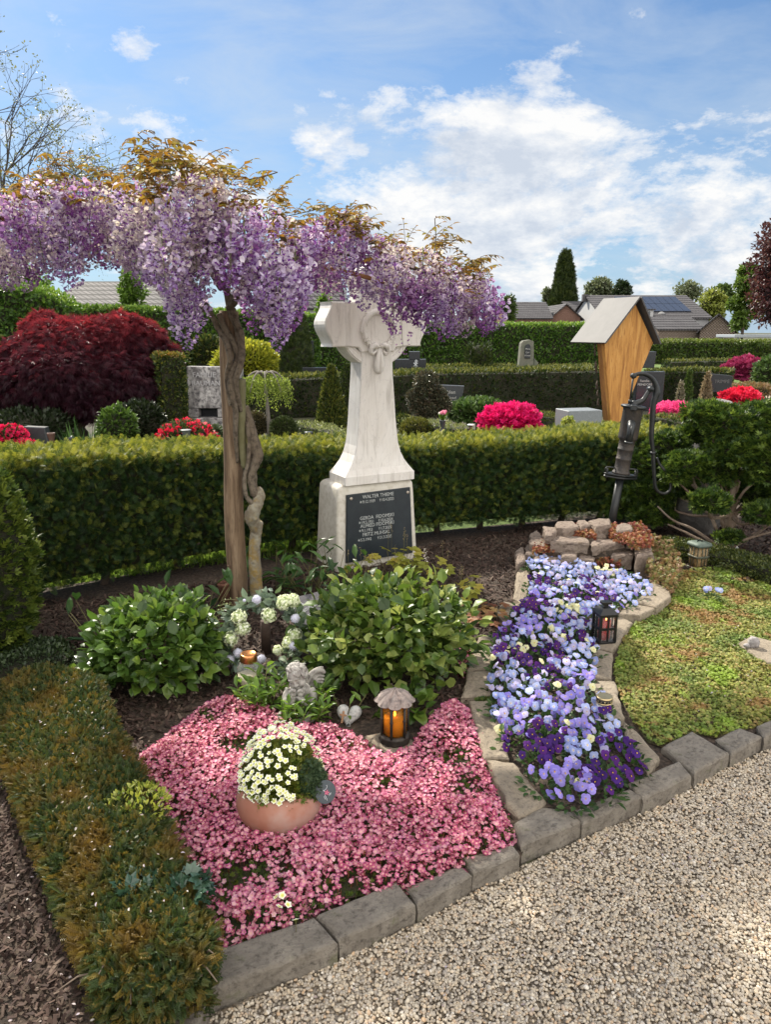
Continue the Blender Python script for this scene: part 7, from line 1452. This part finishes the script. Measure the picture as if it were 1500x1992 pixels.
# wooden shrine: kite-shaped solid board body with a slate-grey gabled roof
D = 9.5; k = pxm(D, 1.3); c = B(1205, 830, D); t = thing('wooden_shrine', 'kite-shaped wooden shrine on end with a grey gabled metal roof', 'shrine', (c.x, c.y, 0)); M = rotz((c.x, c.y, 0), 25); ck = 1 / math.cos(R(25))
X = lambda px: (px - 1205) * k * ck; Zf = lambda py: zat(750, py, D)
oak = wood('golden_oak', (.46, .22, .055), (.56, .30, .09), (.26, .11, .03), (3.2, 3.2, .35), .55, 3.5); oakd = wood('golden_oak_side', (.30, .14, .045), (.38, .19, .06), (.17, .08, .03), (3.2, 3.2, .35), .6, 3.5)
P = [(X(1188), 0.0), (X(1204), 0.0), (X(1206), Zf(824)), (X(1270), Zf(667)), (X(1221), Zf(590)), (X(1158), Zf(667)), (X(1186), Zf(824))]; g = Geo(); outline_extrude(g, P, 0, .06, M, .006); part('front_board', g, oak, t)
g = Geo(); P = [(X(1189), 0.0), (X(1203), 0.0), (X(1204), Zf(824)), (X(1266), Zf(668)), (X(1221), Zf(594)), (X(1161), Zf(668)), (X(1188), Zf(824))]; outline_extrude(g, P, .061, .17, M, .01); part('body', g, oakd, t)
rf = mat('zinc_roof', (.055, .053, .056), .65, 0, var=(.07, .067, .07), vscale=6); ap = (X(1222), Zf(579)); le = (X(1152), Zf(668)); re_ = (X(1276), Zf(670)); th_ = .02
def rplane(a, b, name):
    g = Geo(); d = Vector((b[0] - a[0], 0, b[1] - a[1])).normalized(); n_ = Vector((-d.z, 0, d.x)); n_ = n_ if n_.z > 0 else -n_; V = []
    for y in (-.08, .58):
        for p, o in ((a, 0), (b, 0), (b, th_), (a, th_)): V.append((p[0] + n_.x * o, y, p[1] + n_.z * o))
    g.add(xf(V, M), [(0, 1, 2, 3), (7, 6, 5, 4), (0, 4, 5, 1), (1, 5, 6, 2), (2, 6, 7, 3), (3, 7, 4, 0)], 0, False); return part('roof_plane', g, rf, t)
rplane(ap, le, 'l'); rplane((ap[0] + .002, ap[1] - .002), re_, 'r')
g = Geo(); r = random.Random(3)
for i in range(9): f = r.uniform(.03, .5); y = r.uniform(.1, .55); p = Vector((ap[0] + (le[0] - ap[0]) * f, y, ap[1] + (le[1] - ap[1]) * f + .022)); g.ball(M @ p, (.012, .008, .004), 1)
g = Geo(); r = random.Random(5)
for sd2 in (0, 1):
    for i in range(16):
        f = r.random(); a, b = ((X(1190), .0), (X(1158), Zf(667))) if sd2 == 0 else ((X(1208), 0.), (X(1270), Zf(667))); p = Vector((a[0] + (b[0] - a[0]) * f, .16, a[1] + (b[1] - a[1]) * f)); g.tube([M @ p, M @ (p + Vector((-.02 if sd2 == 0 else .03, .01, r.uniform(-.02, .05)))), M @ (p + Vector((0, .02, .08)))], [.008, .014, .006], 5)
part('bark_edge', g, bark_m, t, kind='stuff')
# weeping tree with grey stem
c = B(522, 850, 9.0); t = thing('weeping_tree', 'small weeping tree with fresh light-green curtain beside the wisteria post', 'tree', (c.x, c.y, 0)); k = pxm(9, .8); zz_ = zat(520, 728, 9.0); g = Geo(); top_ = Vector((c.x - .02, c.y, zz_))
g.tube([(c.x, c.y, 0), (c.x + .01, c.y, zz_ * .5), tuple(top_)], [.03, .024, .02], 8, knob=.15)
for a in np.arange(0, 6.28, .7): g.tube(spl([top_ - Vector((0, 0, .05)), top_ + Vector((math.cos(a) * .09, math.sin(a) * .09, .03)), top_ + Vector((math.cos(a) * .2, math.sin(a) * .2, -.03)), top_ + Vector((math.cos(a) * .28, math.sin(a) * .28, -.2))], 4), splr([.016, .013, .009, .004], 4), 6, knob=.2)
part('trunk', g, mat('grey_bark', (.17, .15, .13), .9, bscale=40, bstr=1, bdist=.01), t); g = Geo(); r = random.Random(2)
for i in range(230):
    a = r.uniform(0, 6.28); R0 = .30 * r.random() ** .5; L = r.uniform(.15, .42) * (R0 / .3 * .6 + .4); st_ = top_ + Vector((math.cos(a) * R0, math.sin(a) * R0, .02 - .9 * R0 * R0)); m_ = 16
    P = np.array([tuple(st_ + Vector((math.cos(a) * .04 * f + r.gauss(0, .012), math.sin(a) * .04 * f + r.gauss(0, .012), -L * f))) for f in np.linspace(0, 1, m_)]); g.scatter(T_RH, P, frames(rng.normal(size=(m_, 3)) * .6 + [0, 0, -.6], rng.normal(size=(m_, 3))), np.full(m_, .03), rng.random(m_))
part('foliage', g, leafmat('light_weeping', [(.10, .15, .02), (.18, .24, .04), (.28, .34, .07)], .45), t)
# ball-pruned holly
c = B(838, 818, 11.2); t = thing('topiary', 'multi-stemmed holly pruned into dark bronze balls before the slate headstone', 'topiary', (c.x, c.y, 0)); g = Geo(); gs = Geo(); k = pxm(11.2, .8)
for px, py, r_ in ((829, 745, 23), (805, 772, 14), (813, 786, 18), (853, 768, 16), (861, 787, 17), (822, 803, 16), (842, 800, 14)):
    q = B(px, py, 11.2 + random.uniform(-.08, .08)); bush_leaves(g, tuple(q), r_ * k, int(38 * r_ * r_ / 16), T_LEAF, .04, zmin=-.9, lump=.06, jit=.5); g.ball(q, r_ * k * .8, 2, 1); gs.tube(spl([c, c + Vector((0, 0, .25)), q], 4), [.016] * 9, 6)
part('foliage', g, [leafmat('bronze_holly', [(.03, .04, .02), (.06, .06, .035), (.13, .10, .06), (.10, .12, .07)], .15, .3), core_m], t); part('stem', gs, bark_m, t)
# clipped column hedge left of family stone
c = B(340, 830, 8.7); kk = pxm(8.7, .8); zt = zat(340, 691, 8.7); L = [(c.x - 22 * kk, c.y - .05), (c.x + 22 * kk, c.y + .08)]
g = hedge_geo(L, .35, 0, zt, T_RH, 5200, .042, ins=.04, proud=.012, jit=.4, lump=.012, top_w=1.5); single('topiary', g, [leafmat('block_yew', [(.015, .03, .006), (.03, .05, .01), (.05, .075, .014), (.14, .14, .02), (.30, .14, .03)], .2), core_m], 'tall clipped yew block with rusty top between maple and family stone', 'topiary')
# vases and grave lights behind the hedge
def vase(name, label, px, pyb, pyt, w_, D, m, cat='vase', prof=None, zb=0):
    c = B(px, pyb, D); k = pxm(D, .5); z0, z1 = zat(px, pyb, D), zat(px, pyt, D); h = z1 - z0; r = w_ * k / 2; g = Geo(); z0 = max(z0, 0); prof = prof or [(.7, 0), (.75, .05), (.55, .15), (.6, .5), (.9, .85), (1, .93), (1, 1), (.85, 1), (.8, .9), (0, .9)]
    t = thing(name, label, cat, (c.x, c.y, 0)); g.lathe([(a * r, z0 + b * h) for a, b in prof], (c.x, c.y, 0), 16); 
    if z0 > .05: g.lathe([(r * .5, 0), (r * .5, z0)], (c.x, c.y, 0), 10)
    part('body', g, m, t); return t, Vector((c.x, c.y, z1)), k
tb_ = mat('brown_vase', (.10, .05, .035), .6, bscale=40, bstr=.4); vm = mat('pewter', (.16, .17, .17), .5, .6, bscale=60, bstr=.4)
vase('vase', 'brown fluted vase beside the dark leaning headstone', 102, 876, 842, 15, 6.9, tb_)
t, q, k = vase('grave_lantern', 'small dark lantern with a reddish candle behind the left end of the hedge', 142, 878, 848, 14, 6.6, gr_d, 'lantern', [(1, 0), (1, .1), (.3, .1), (.3, .8), (1.2, .8), (.2, 1), (0, 1)])
for a in range(4): g = Geo(); g.tube([(q.x + .7 * 7 * k * math.cos(a * 1.57 + .8), q.y + .7 * 7 * k * math.sin(a * 1.57 + .8), q.z - 28 * k), (q.x + .7 * 7 * k * math.cos(a * 1.57 + .8), q.y + .7 * 7 * k * math.sin(a * 1.57 + .8), q.z - 5 * k)], .005, 5); part('bar', g, gr_d, t)
g = Geo(); g.lathe([(.018, 0), (.018, .06), (0, .06)], (q.x, q.y, q.z - 26 * k), 10); part('candle', g, mat('brick_red', (.3, .06, .04), .6), t)
t, q, k = vase('grave_vase', 'pewter openwork grave vase in front of the red azalea, left of the post', 364, 880, 836, 17, 6.5, vm)
g = Geo(); g.lathe([(10.5 * k, -2 * k), (10.5 * k, 0), (8 * k, .2 * k)], tuple(q), 16); part('rim', g, vm, t)
t, q, k = vase('flower_vase', 'dark vase with a bunch of pink and white tulips right of the golden dome', 861, 840, 817, 13, 9.2, gr_d)
g = Geo(); g2 = Geo()
for i in range(11):
    a = i * 2.4; e = q + Vector((math.cos(a) * 8 * k * (i / 11), math.sin(a) * 8 * k * (i / 11), 12 * k + (i % 3) * 2 * k)); g2.tube([q - Vector((0, 0, .03)), e], .004, 5); g.ball(e, (2.6 * k, 2.6 * k, 3.4 * k), 2, 0 if i % 3 else 1)
part('tulips', g, [mat('tulip_pink', (.66, .16, .26), .6), mat('tulip_white', (.75, .70, .62), .6)], t); D_ = dome_dirs(16, .0); g2.scatter(T_LAN, np.tile(np.array(q), (16, 1)), frames(D_ + [0, 0, .5], rng.normal(size=(16, 3))), np.full(16, 15 * k), rng.random(16)); part('leaves', g2, bright, t)
t, q, k = vase('grave_light', 'small brown grave light with a white cap beside the orange flowers', 916, 840, 826, 10, 9.0, tb_, 'grave light', [(.7, 0), (.7, .95), (0, .95)]); g = Geo(); g.lathe([(7 * k, -1.5 * k), (7 * k, .5 * k), (0, 1.5 * k)], tuple(q), 14); part('cap', g, mat('white_cap', (.7, .7, .7), .4), t)
vase('grave_light', 'small dark round grave light between box ball and box edging', 600, 858, 840, 16, 7.6, gr_d, 'grave light', [(.8, 0), (.85, .75), (1, .8), (1, 1), (0, 1)])
g = Geo(); P = sample([tuple(B(a, b, 7.4))[:2] for a, b in ((120, 870), (190, 870))] + [tuple(B(a, b, 7.7))[:2] for a, b in ((190, 870), (120, 870))], 130); n = len(P); g.scatter((T_BL[0] * [.35, 1, 1], T_BL[1]), np.concatenate([P, np.full((n, 1), .1)], 1), frames(rng.normal(size=(n, 3)) * .6 + [0, 0, .9], rng.normal(size=(n, 3))), rng.uniform(.45, .7, n), rng.random(n)); single('grass_clump', g, helm, 'clump of narrow grass-like leaves below the red maple', 'plant')
# red lace-leaf maple
c = B(158, 860, 9.2); t = thing('maple', 'broad weeping red lace-leaf maple on the left behind the hedge', 'tree', (c.x, c.y, 0)); k = pxm(9.2, 1.2)
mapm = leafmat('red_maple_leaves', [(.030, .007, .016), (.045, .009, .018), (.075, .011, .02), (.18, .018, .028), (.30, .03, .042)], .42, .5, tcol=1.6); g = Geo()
LB = [(150, 685, 120, 62, 0), (90, 658, 50, 46, .25), (235, 672, 80, 58, .0), (305, 700, 44, 38, .1), (28, 724, 55, 48, -.1), (120, 742, 110, 64, -.45), (228, 745, 92, 60, -.3), (-40, 765, 50, 55, 0), (170, 780, 80, 44, -.5), (290, 752, 40, 42, -.1), (88, 634, 28, 26, .1), (15, 765, 50, 44, -.2)]
for i, (px, py, rx, ry, dy) in enumerate(LB):
    q = B(px, py, 9.2 + dy); n = int(rx * ry * 1.05); D_ = dome_dirs(n, -.75); kk = rng.uniform(.72, 1.06, n) * (1 + .10 * lumps(D_, 5, i + 60)); P = D_ * kk[:, None] * np.array([rx * k, rx * k * .8, ry * k]) + np.array(q)
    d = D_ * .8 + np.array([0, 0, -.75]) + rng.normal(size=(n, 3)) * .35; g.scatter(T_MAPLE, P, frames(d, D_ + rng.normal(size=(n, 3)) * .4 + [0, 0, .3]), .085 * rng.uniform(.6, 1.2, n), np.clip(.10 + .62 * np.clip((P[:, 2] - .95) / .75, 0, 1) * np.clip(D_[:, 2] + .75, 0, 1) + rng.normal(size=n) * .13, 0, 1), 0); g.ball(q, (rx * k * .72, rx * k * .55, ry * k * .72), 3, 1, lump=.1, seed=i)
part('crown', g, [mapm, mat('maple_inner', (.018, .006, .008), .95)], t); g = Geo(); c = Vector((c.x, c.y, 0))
for i, (px, py, rx, ry, dy) in enumerate(LB[:8]): g.tube(spl([c, c + Vector((0, 0, .45)), c.lerp(B(px, py, 9.2 + dy), .6) + Vector((0, 0, .15)), B(px, py, 9.2 + dy)], 5), splr([.06, .05, .03, .012], 5), 7, knob=.2)
part('trunk', g, bark_m, t)
# ================================================================ HOUSES
tile_d = mat('dark_roof_tiles', (.075, .07, .075), .75, var=(.10, .095, .10), vscale=3); tile_l = mat('pale_roof_tiles', (.20, .19, .19), .7)
def tiles(name, a, b, sc):
    m, t, bs = newmat(name); bs.inputs['Roughness'].default_value = .8; bs.inputs['Specular IOR Level'].default_value = .12; tcx = N(t, 'ShaderNodeTexCoord'); br = N(t, 'ShaderNodeTexBrick'); mp = N(t, 'ShaderNodeMapping'); mp.inputs['Scale'].default_value = (1, 1, 1); sp = N(t, 'ShaderNodeSeparateXYZ'); cb = N(t, 'ShaderNodeCombineXYZ')
    t.links.new(tcx.outputs['Object'], sp.inputs[0]); ad = N(t, 'ShaderNodeMath', operation='ADD'); t.links.new(sp.outputs[0], ad.inputs[0]); t.links.new(sp.outputs[1], ad.inputs[1]); t.links.new(ad.outputs[0], cb.inputs[0]); t.links.new(sp.outputs[2], cb.inputs[1]); t.links.new(cb.outputs[0], br.inputs['Vector'])
    br.inputs['Color1'].default_value = a + (1,); br.inputs['Color2'].default_value = b + (1,); br.inputs['Mortar'].default_value = tuple(x * .25 for x in a) + (1,); br.inputs['Scale'].default_value = sc; br.inputs['Mortar Size'].default_value = .07; br.inputs['Brick Width'].default_value = .5; br.inputs['Row Height'].default_value = .42
    t.links.new(br.outputs[0], bs.inputs['Base Color']); bump(t, bs, br.outputs[1], -.6, .03); return m
td = tiles('roof_tiles_dark', (.10, .095, .10), (.13, .125, .13), 1.6); tl = tiles('roof_tiles_pale', (.12, .115, .115), (.16, .15, .15), 1.5); brk = tiles('brick_wall', (.27, .155, .12), (.33, .20, .16), 3.2); brg = tiles('grey_brick_wall', (.22, .175, .14), (.28, .225, .19), 3.2)
glassd = mat('window_glass', (.03, .04, .05), .1); white = mat('white_frame', (.6, .6, .58), .6); rend = mat('pale_render', (.42, .42, .42), .85)
def house(label, px0, px1, pye, pyr, D, depth, wall, roofm, gable='side', wins=(), chim=(), name='house', over=.3, rot=0, pybase=None, hip=0):
    """walls from px0 to px1, eave line pye, ridge pyr. gable='front' turns the gable to the camera"""
    k = pxm(D, 2); W_ = (px1 - px0) * k; c = B((px0 + px1) / 2, 640, D); ze = zat(750, pye, D); zr = zat(750, pyr, D + depth / 2 if gable == 'side' else D); t = thing(name, label, 'house', (c.x, c.y, 0)); M = rotz((c.x, c.y, 0), rot); h = W_ / 2
    g = Geo(); g.box((-h, 0, 0), (h, depth, ze), M)
    if gable == 'side':
        for s_ in (-h, h): g.add(xf([(s_, 0, ze), (s_, depth, ze), (s_, depth / 2, zr)], M), [(0, 1, 2)], 0, False)
    else:
        for y in (0, depth): g.add(xf([(-h, y, ze), (h, y, ze), (0, y, zr)], M), [(0, 1, 2)], 0, False)
    part('wall', g, wall, t); g = Geo(); o = over; th_ = .15
    if gable == 'side': sl = (zr - ze) / (depth / 2); Ls = [[(-h - o, -o, ze - sl * o), (h + o, -o, ze - sl * o), (h + o - hip, depth / 2, zr), (-h - o + hip, depth / 2, zr)], [(h + o, depth + o, ze - sl * o), (-h - o, depth + o, ze - sl * o), (-h - o + hip, depth / 2, zr), (h + o - hip, depth / 2, zr)]]
    else: sl = (zr - ze) / h; Ls = [[(-h - o, -o, ze - sl * o), (0, -o, zr), (0, depth + o, zr), (-h - o, depth + o, ze - sl * o)], [(0, -o, zr), (h + o, -o, ze - sl * o), (h + o, depth + o, ze - sl * o), (0, depth + o, zr)]]
    for Q in Ls:
        V = [(x, y, z + .02) for x, y, z in Q] + [(x, y, z + .02 + th_) for x, y, z in Q]; g.add(xf(V, M), [(3, 2, 1, 0), (4, 5, 6, 7), (0, 1, 5, 4), (1, 2, 6, 5), (2, 3, 7, 6), (3, 0, 4, 7)], 0, False)
    rf_ = part('roof', g, roofm, t)
    for px, py0, py1, w_ in wins:
        x = (px - (px0 + px1) / 2) * k; g = Geo(); a, b = zat(750, py1, D), zat(750, py0, D); g.box((x - w_ * k / 2, -.08, a), (x + w_ * k / 2, .02, b), M); wn_ = part('window', g, white, t); g = Geo(); g.box((x - w_ * k / 2 + .08, -.1, a + .08), (x + w_ * k / 2 - .08, -.06, b - .08), M); part('pane', g, glassd, wn_)
    for px, py in chim: x = (px - (px0 + px1) / 2) * k; g = Geo(); g.box((x - .35, depth / 2 - .3, zr - .6), (x + .35, depth / 2 + .3, zat(750, py, D)), M); part('chimney', g, mat('dark_chimney', (.07, .065, .07), .8), rf_)
    return t, M, k, ze, zr
house('brown brick house whose gable shows left of the wooden shrine', 1070, 1129, 619, 593, 95, 16, brk, td, 'front', ((1102, 630, 641, 7), (1116, 632, 641, 5)), rot=0, over=.4)
house('long low dark-roofed house behind the tall hedge, left of the brown gable', 985, 1070, 619, 590, 93, 9, brk, td, 'side', (), ((1032, 586),), over=.3)
house('house with greenish gable trim between brown gable and wooden shrine', 1110, 1160, 613, 588, 112, 10, mat('beige_render', (.40, .36, .22), .85), td, 'side')
house('distant dark-roofed house at the far left of the right-hand village', 955, 992, 616, 598, 120, 10, brk, td, 'side', (), ((1000, 584), (1008, 582)))
t, M, k, ze, zr = house('big farmhouse with solar panels on its long grey-tiled roof', 1175, 1378, 619, 577, 88, 16, rend, td, 'side', ((1256, 622, 636, 14),), ((1170, 566),), over=.3)
sl = (zr - ze) / 8.0; al = math.atan(sl); g = Geo(); mid = (1175 + 1378) / 2
sp_ = mat('solar_panel', (.035, .04, .055), .25, bscale=2, bstr=0)
for i in range(9):
    for j in range(2):
        x0 = (1226 + i * 14.2 - mid) * k; x1 = (1226 + (i + 1) * 14.2 - .9 - mid) * k; u0 = 1.6 + j * 2.75; g = Geo(); Ms = M @ Matrix.Translation((0, 0, ze + .22)) @ Matrix.Rotation(al, 4, 'X'); g.box((x0, u0 / math.cos(al), 0), (x1, (u0 + 2.65) / math.cos(al), .08), Ms); part('solar_panel', g, sp_, t)
g = Geo(); xd_ = (1247 - mid) * k; g.box((xd_ - 1.6, -1.2, 0), (xd_ + .9, 2.8, zat(750, 603, 87)), M); dm = part('dormer', g, rend, t)
g = Geo(); g.box((xd_ - 1.8, -1.4, zat(750, 603, 87)), (xd_ + 1.1, 3.4, zat(750, 601, 87)), M); part('dormer_roof', g, td, dm); g = Geo(); g.box((xd_ - 1.2, -1.28, zat(750, 622, 87)), (xd_ + .5, -1.19, zat(750, 606, 87)), M); part('window', g, glassd, dm)
g = Geo(); g.lathe([(0, 0), (.45, .12), (.5, .16)], n=16, M=M @ Matrix.Translation(((1291 - mid) * k, 1.2, zat(750, 613, 86))) @ Matrix.Rotation(R(100), 4, 'X')); part('satellite_dish', g, mat('dish', (.3, .3, .3), .5), t)
t, M, k, ze, zr = house('grey brick annex with a low gabled roof in front of the farmhouse', 1366, 1428, 643, 613, 78, 12, brg, td, 'front', over=.35, rot=-22)
house('low brick wing with a grey roof left of the annex', 1283, 1368, 642, 619, 80, 8, brg, td, 'side', over=.2, hip=0)
g = Geo(); c = B(1480, 655, 60); g.box((-2.0, 0, zat(750, 657, 60)), (3.5, 3.5, zat(750, 651, 60)), rotz((c.x, c.y, 0), 0), bev=.03)
for x in (-1.7, 3.2):
    for y in (.2, 3.2): g.box((x, y, 0), (x + .12, y + .12, zat(750, 657, 60)), rotz((c.x, c.y, 0), 0))
single('carport', g, mat('zinc_grey', (.30, .33, .36), .5), 'flat grey carport roof above the far right hedge', 'carport')
house('pale-tiled bungalow roof showing behind the left hedge and maple', 108, 335, 603, 553, 42, 9, rend, tl, 'side', over=.3)
house('steep dark-tiled tower-like roof behind the left wisteria clump', 232, 300, 585, 462, 50, 5, rend, td, 'side', over=.2, hip=1.1)
house('dark-tiled house roof showing between wisteria and the cross', 585, 668, 600, 540, 46, 6, rend, td, 'side', (), ((636, 520),), over=.2, hip=.6)
# ================================================================ TREES
def tree(name, label, px, pyb, pyt, rx, D, m, n, size, kind='round', seed=0, lobes=9, cat='tree', trunkm=None, T=T_LEAF, lump=.16, zb=0, cfill=.62, bm=None):
    c = B(px, 650, D); k = pxm(D, 4); zt = zat(px, pyt, D); z0 = max(zat(px, pyb, D), .5); t = thing(name, label, cat, (c.x, c.y, 0)); r = random.Random(seed); g = Geo(); gt = Geo(); R_ = rx * k; h = zt - z0; cs = []
    for i in range(lobes):
        f = (i + .5) / lobes; z = z0 + h * (.15 + .72 * f); w_ = math.sin(math.pi * min(1, .18 + .78 * f)) * R_ * .62; a = i * 2.4 + seed; q = (c.x + math.cos(a) * w_ * r.uniform(.5, 1), c.y + math.sin(a) * w_ * r.uniform(.5, 1), z); rr_ = R_ * r.uniform(.36, .55); cs.append((q, rr_))
        bush_leaves(g, q, (rr_, rr_, rr_ * .8), n // lobes, T, size, zmin=-.9, shell=(.45, 1.12), lump=lump, freq=4, seed=seed + i, jit=.8); g.ball(q, rr_ * cfill, 2, 1, lump=.2, seed=i)
        gt.tube(spl([(c.x, c.y, z0 * .8), (c.x, c.y, (z0 + z) / 2), q], 4), splr([R_ * .06, R_ * .04, R_ * .015], 4), 6)
    part('crown', g, [m, bm or core_m], t); gt.tube([(c.x, c.y, 0), (c.x, c.y, z0 * .6), (c.x, c.y, z0 + h * .5)], [R_ * .09, R_ * .07, R_ * .03], 8); part('trunk', gt, bark_m, t); return t
gA = leafmat('tree_green', [(.03, .055, .012), (.06, .10, .02), (.10, .15, .03)], .3); gB = leafmat('tree_grey_green', [(.08, .10, .05), (.12, .15, .08), (.18, .2, .11)], .3); gC = leafmat('tree_willow', [(.12, .15, .02), (.20, .24, .04), (.28, .3, .07)], .35); gD = leafmat('tree_dark', [(.015, .03, .01), (.03, .05, .015)], .2)
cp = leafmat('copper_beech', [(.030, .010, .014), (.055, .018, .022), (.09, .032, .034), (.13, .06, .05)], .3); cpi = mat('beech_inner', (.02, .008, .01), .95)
cone('conifer', 'tall dense dark conifer rising above the village roofs', 'conifer', 1085, 492, 30, 120, 9000, .9, MATS['dark_cone'], shape=1.55, T=T_THUJA, top_r=.02)
tree('tree', 'loose grey-green tree right of the tall conifer', 1160, 592, 544, 34, 130, gB, 3000, .55, seed=1)
tree('tree', 'dark pointed tree between grey-green tree and shrine roof', 1205, 585, 548, 20, 125, gD, 1800, .5, seed=2)
tree('tree', 'light airy tree above the farmhouse ridge', 1332, 585, 554, 32, 140, gB, 1800, .55, seed=3, cfill=.3)
tree('tree', 'yellow-green willow right of the solar roof', 1383, 635, 562, 30, 95, gC, 3200, .38, seed=4)
tree('tree', 'dark green tree crown behind the willow', 1398, 600, 556, 30, 115, gA, 2400, .5, seed=5)
tree('tree', 'small bushy tree between wisteria tip and village roofs', 988, 628, 572, 16, 75, gA, 1400, .3, seed=6)
tree('tree', 'pale green tree next to the tall conifer on its left', 1062, 592, 560, 12, 122, gB, 700, .5, seed=7)
tree('tree', 'green garden tree behind the copper beech', 1445, 660, 500, 34, 62, leafmat('chestnut_green', [(.05, .09, .012), (.09, .15, .025), (.15, .22, .04)], .35), 5200, .33, seed=8)
tree('copper_beech', 'big dark purple copper beech cut by the right edge of the photo', 1545, 640, 395, 118, 48, cp, 21000, .26, seed=9, lobes=17, bm=cpi, cfill=.55)
tree('tree', 'fresh green climber-like tree in front of the pale bungalow roof', 262, 606, 530, 30, 32, leafmat('fresh_tree', [(.05, .10, .012), (.09, .17, .02), (.14, .24, .035)], .4), 1500, .17, seed=10, cfill=.2)
tree('tree', 'loose light shrub tree above the higher left hedge', 60, 600, 520, 60, 34, MATS['fresh_tree'], 2200, .18, seed=11, cfill=.2)
tree('tree', 'light green small tree left of the cross top behind the hedge', 632, 640, 572, 22, 31, MATS['fresh_tree'], 1300, .15, seed=12, cfill=.3)
# bare tree at the left
c = B(15, 640, 30); t = thing('tree', 'nearly bare spreading tree against the sky at the left edge', 'tree', (c.x, c.y, 0)); g = Geo(); gl = Geo(); r = random.Random(21); k = pxm(30, 6); tips = []
def grow(p, d, L, rad, lev):
    q = p + d * L; mid = p.lerp(q, .5) + Vector((r.uniform(-1, 1), r.uniform(-1, 1), r.uniform(-.5, .5))) * L * .07; g.tube([p, mid, q], [rad, rad * .85, rad * .65], 6 if lev < 3 else 4, cap=False)
    if lev >= 7: tips.append(q); return
    for i in range(3 if lev < 5 else 2):
        e = (d + Vector((r.uniform(-.95, .95), r.uniform(-.95, .95), r.uniform(-.45, .35)))).normalized(); grow(q if i < 2 else mid, e, L * r.uniform(.62, .82), rad * .62, lev + 1)
c = Vector((c.x, c.y, 0)); grow(c, Vector((0, 0, 1)), 4.1, .16, 0)
for s_ in (Vector((.5, 0, .85)), Vector((-.2, .4, .9)), Vector((.75, -.2, .5))): grow(c + Vector((0, 0, 3.7)), s_.normalized(), 2.3, .085, 1)
part('branches', g, mat('bare_branches', (.06, .05, .045), .9), t); P = np.array([tuple(q) for q in tips]); P = np.concatenate([P + rng.normal(size=P.shape) * .08 for _ in range(4)]); n = len(P); gl.scatter(T_RH, P, frames(rng.normal(size=(n, 3)), rng.normal(size=(n, 3))), rng.uniform(.06, .13, n), rng.random(n)); part('buds', gl, leafmat('spring_buds', [(.10, .12, .03), (.2, .2, .06)], .3), t)
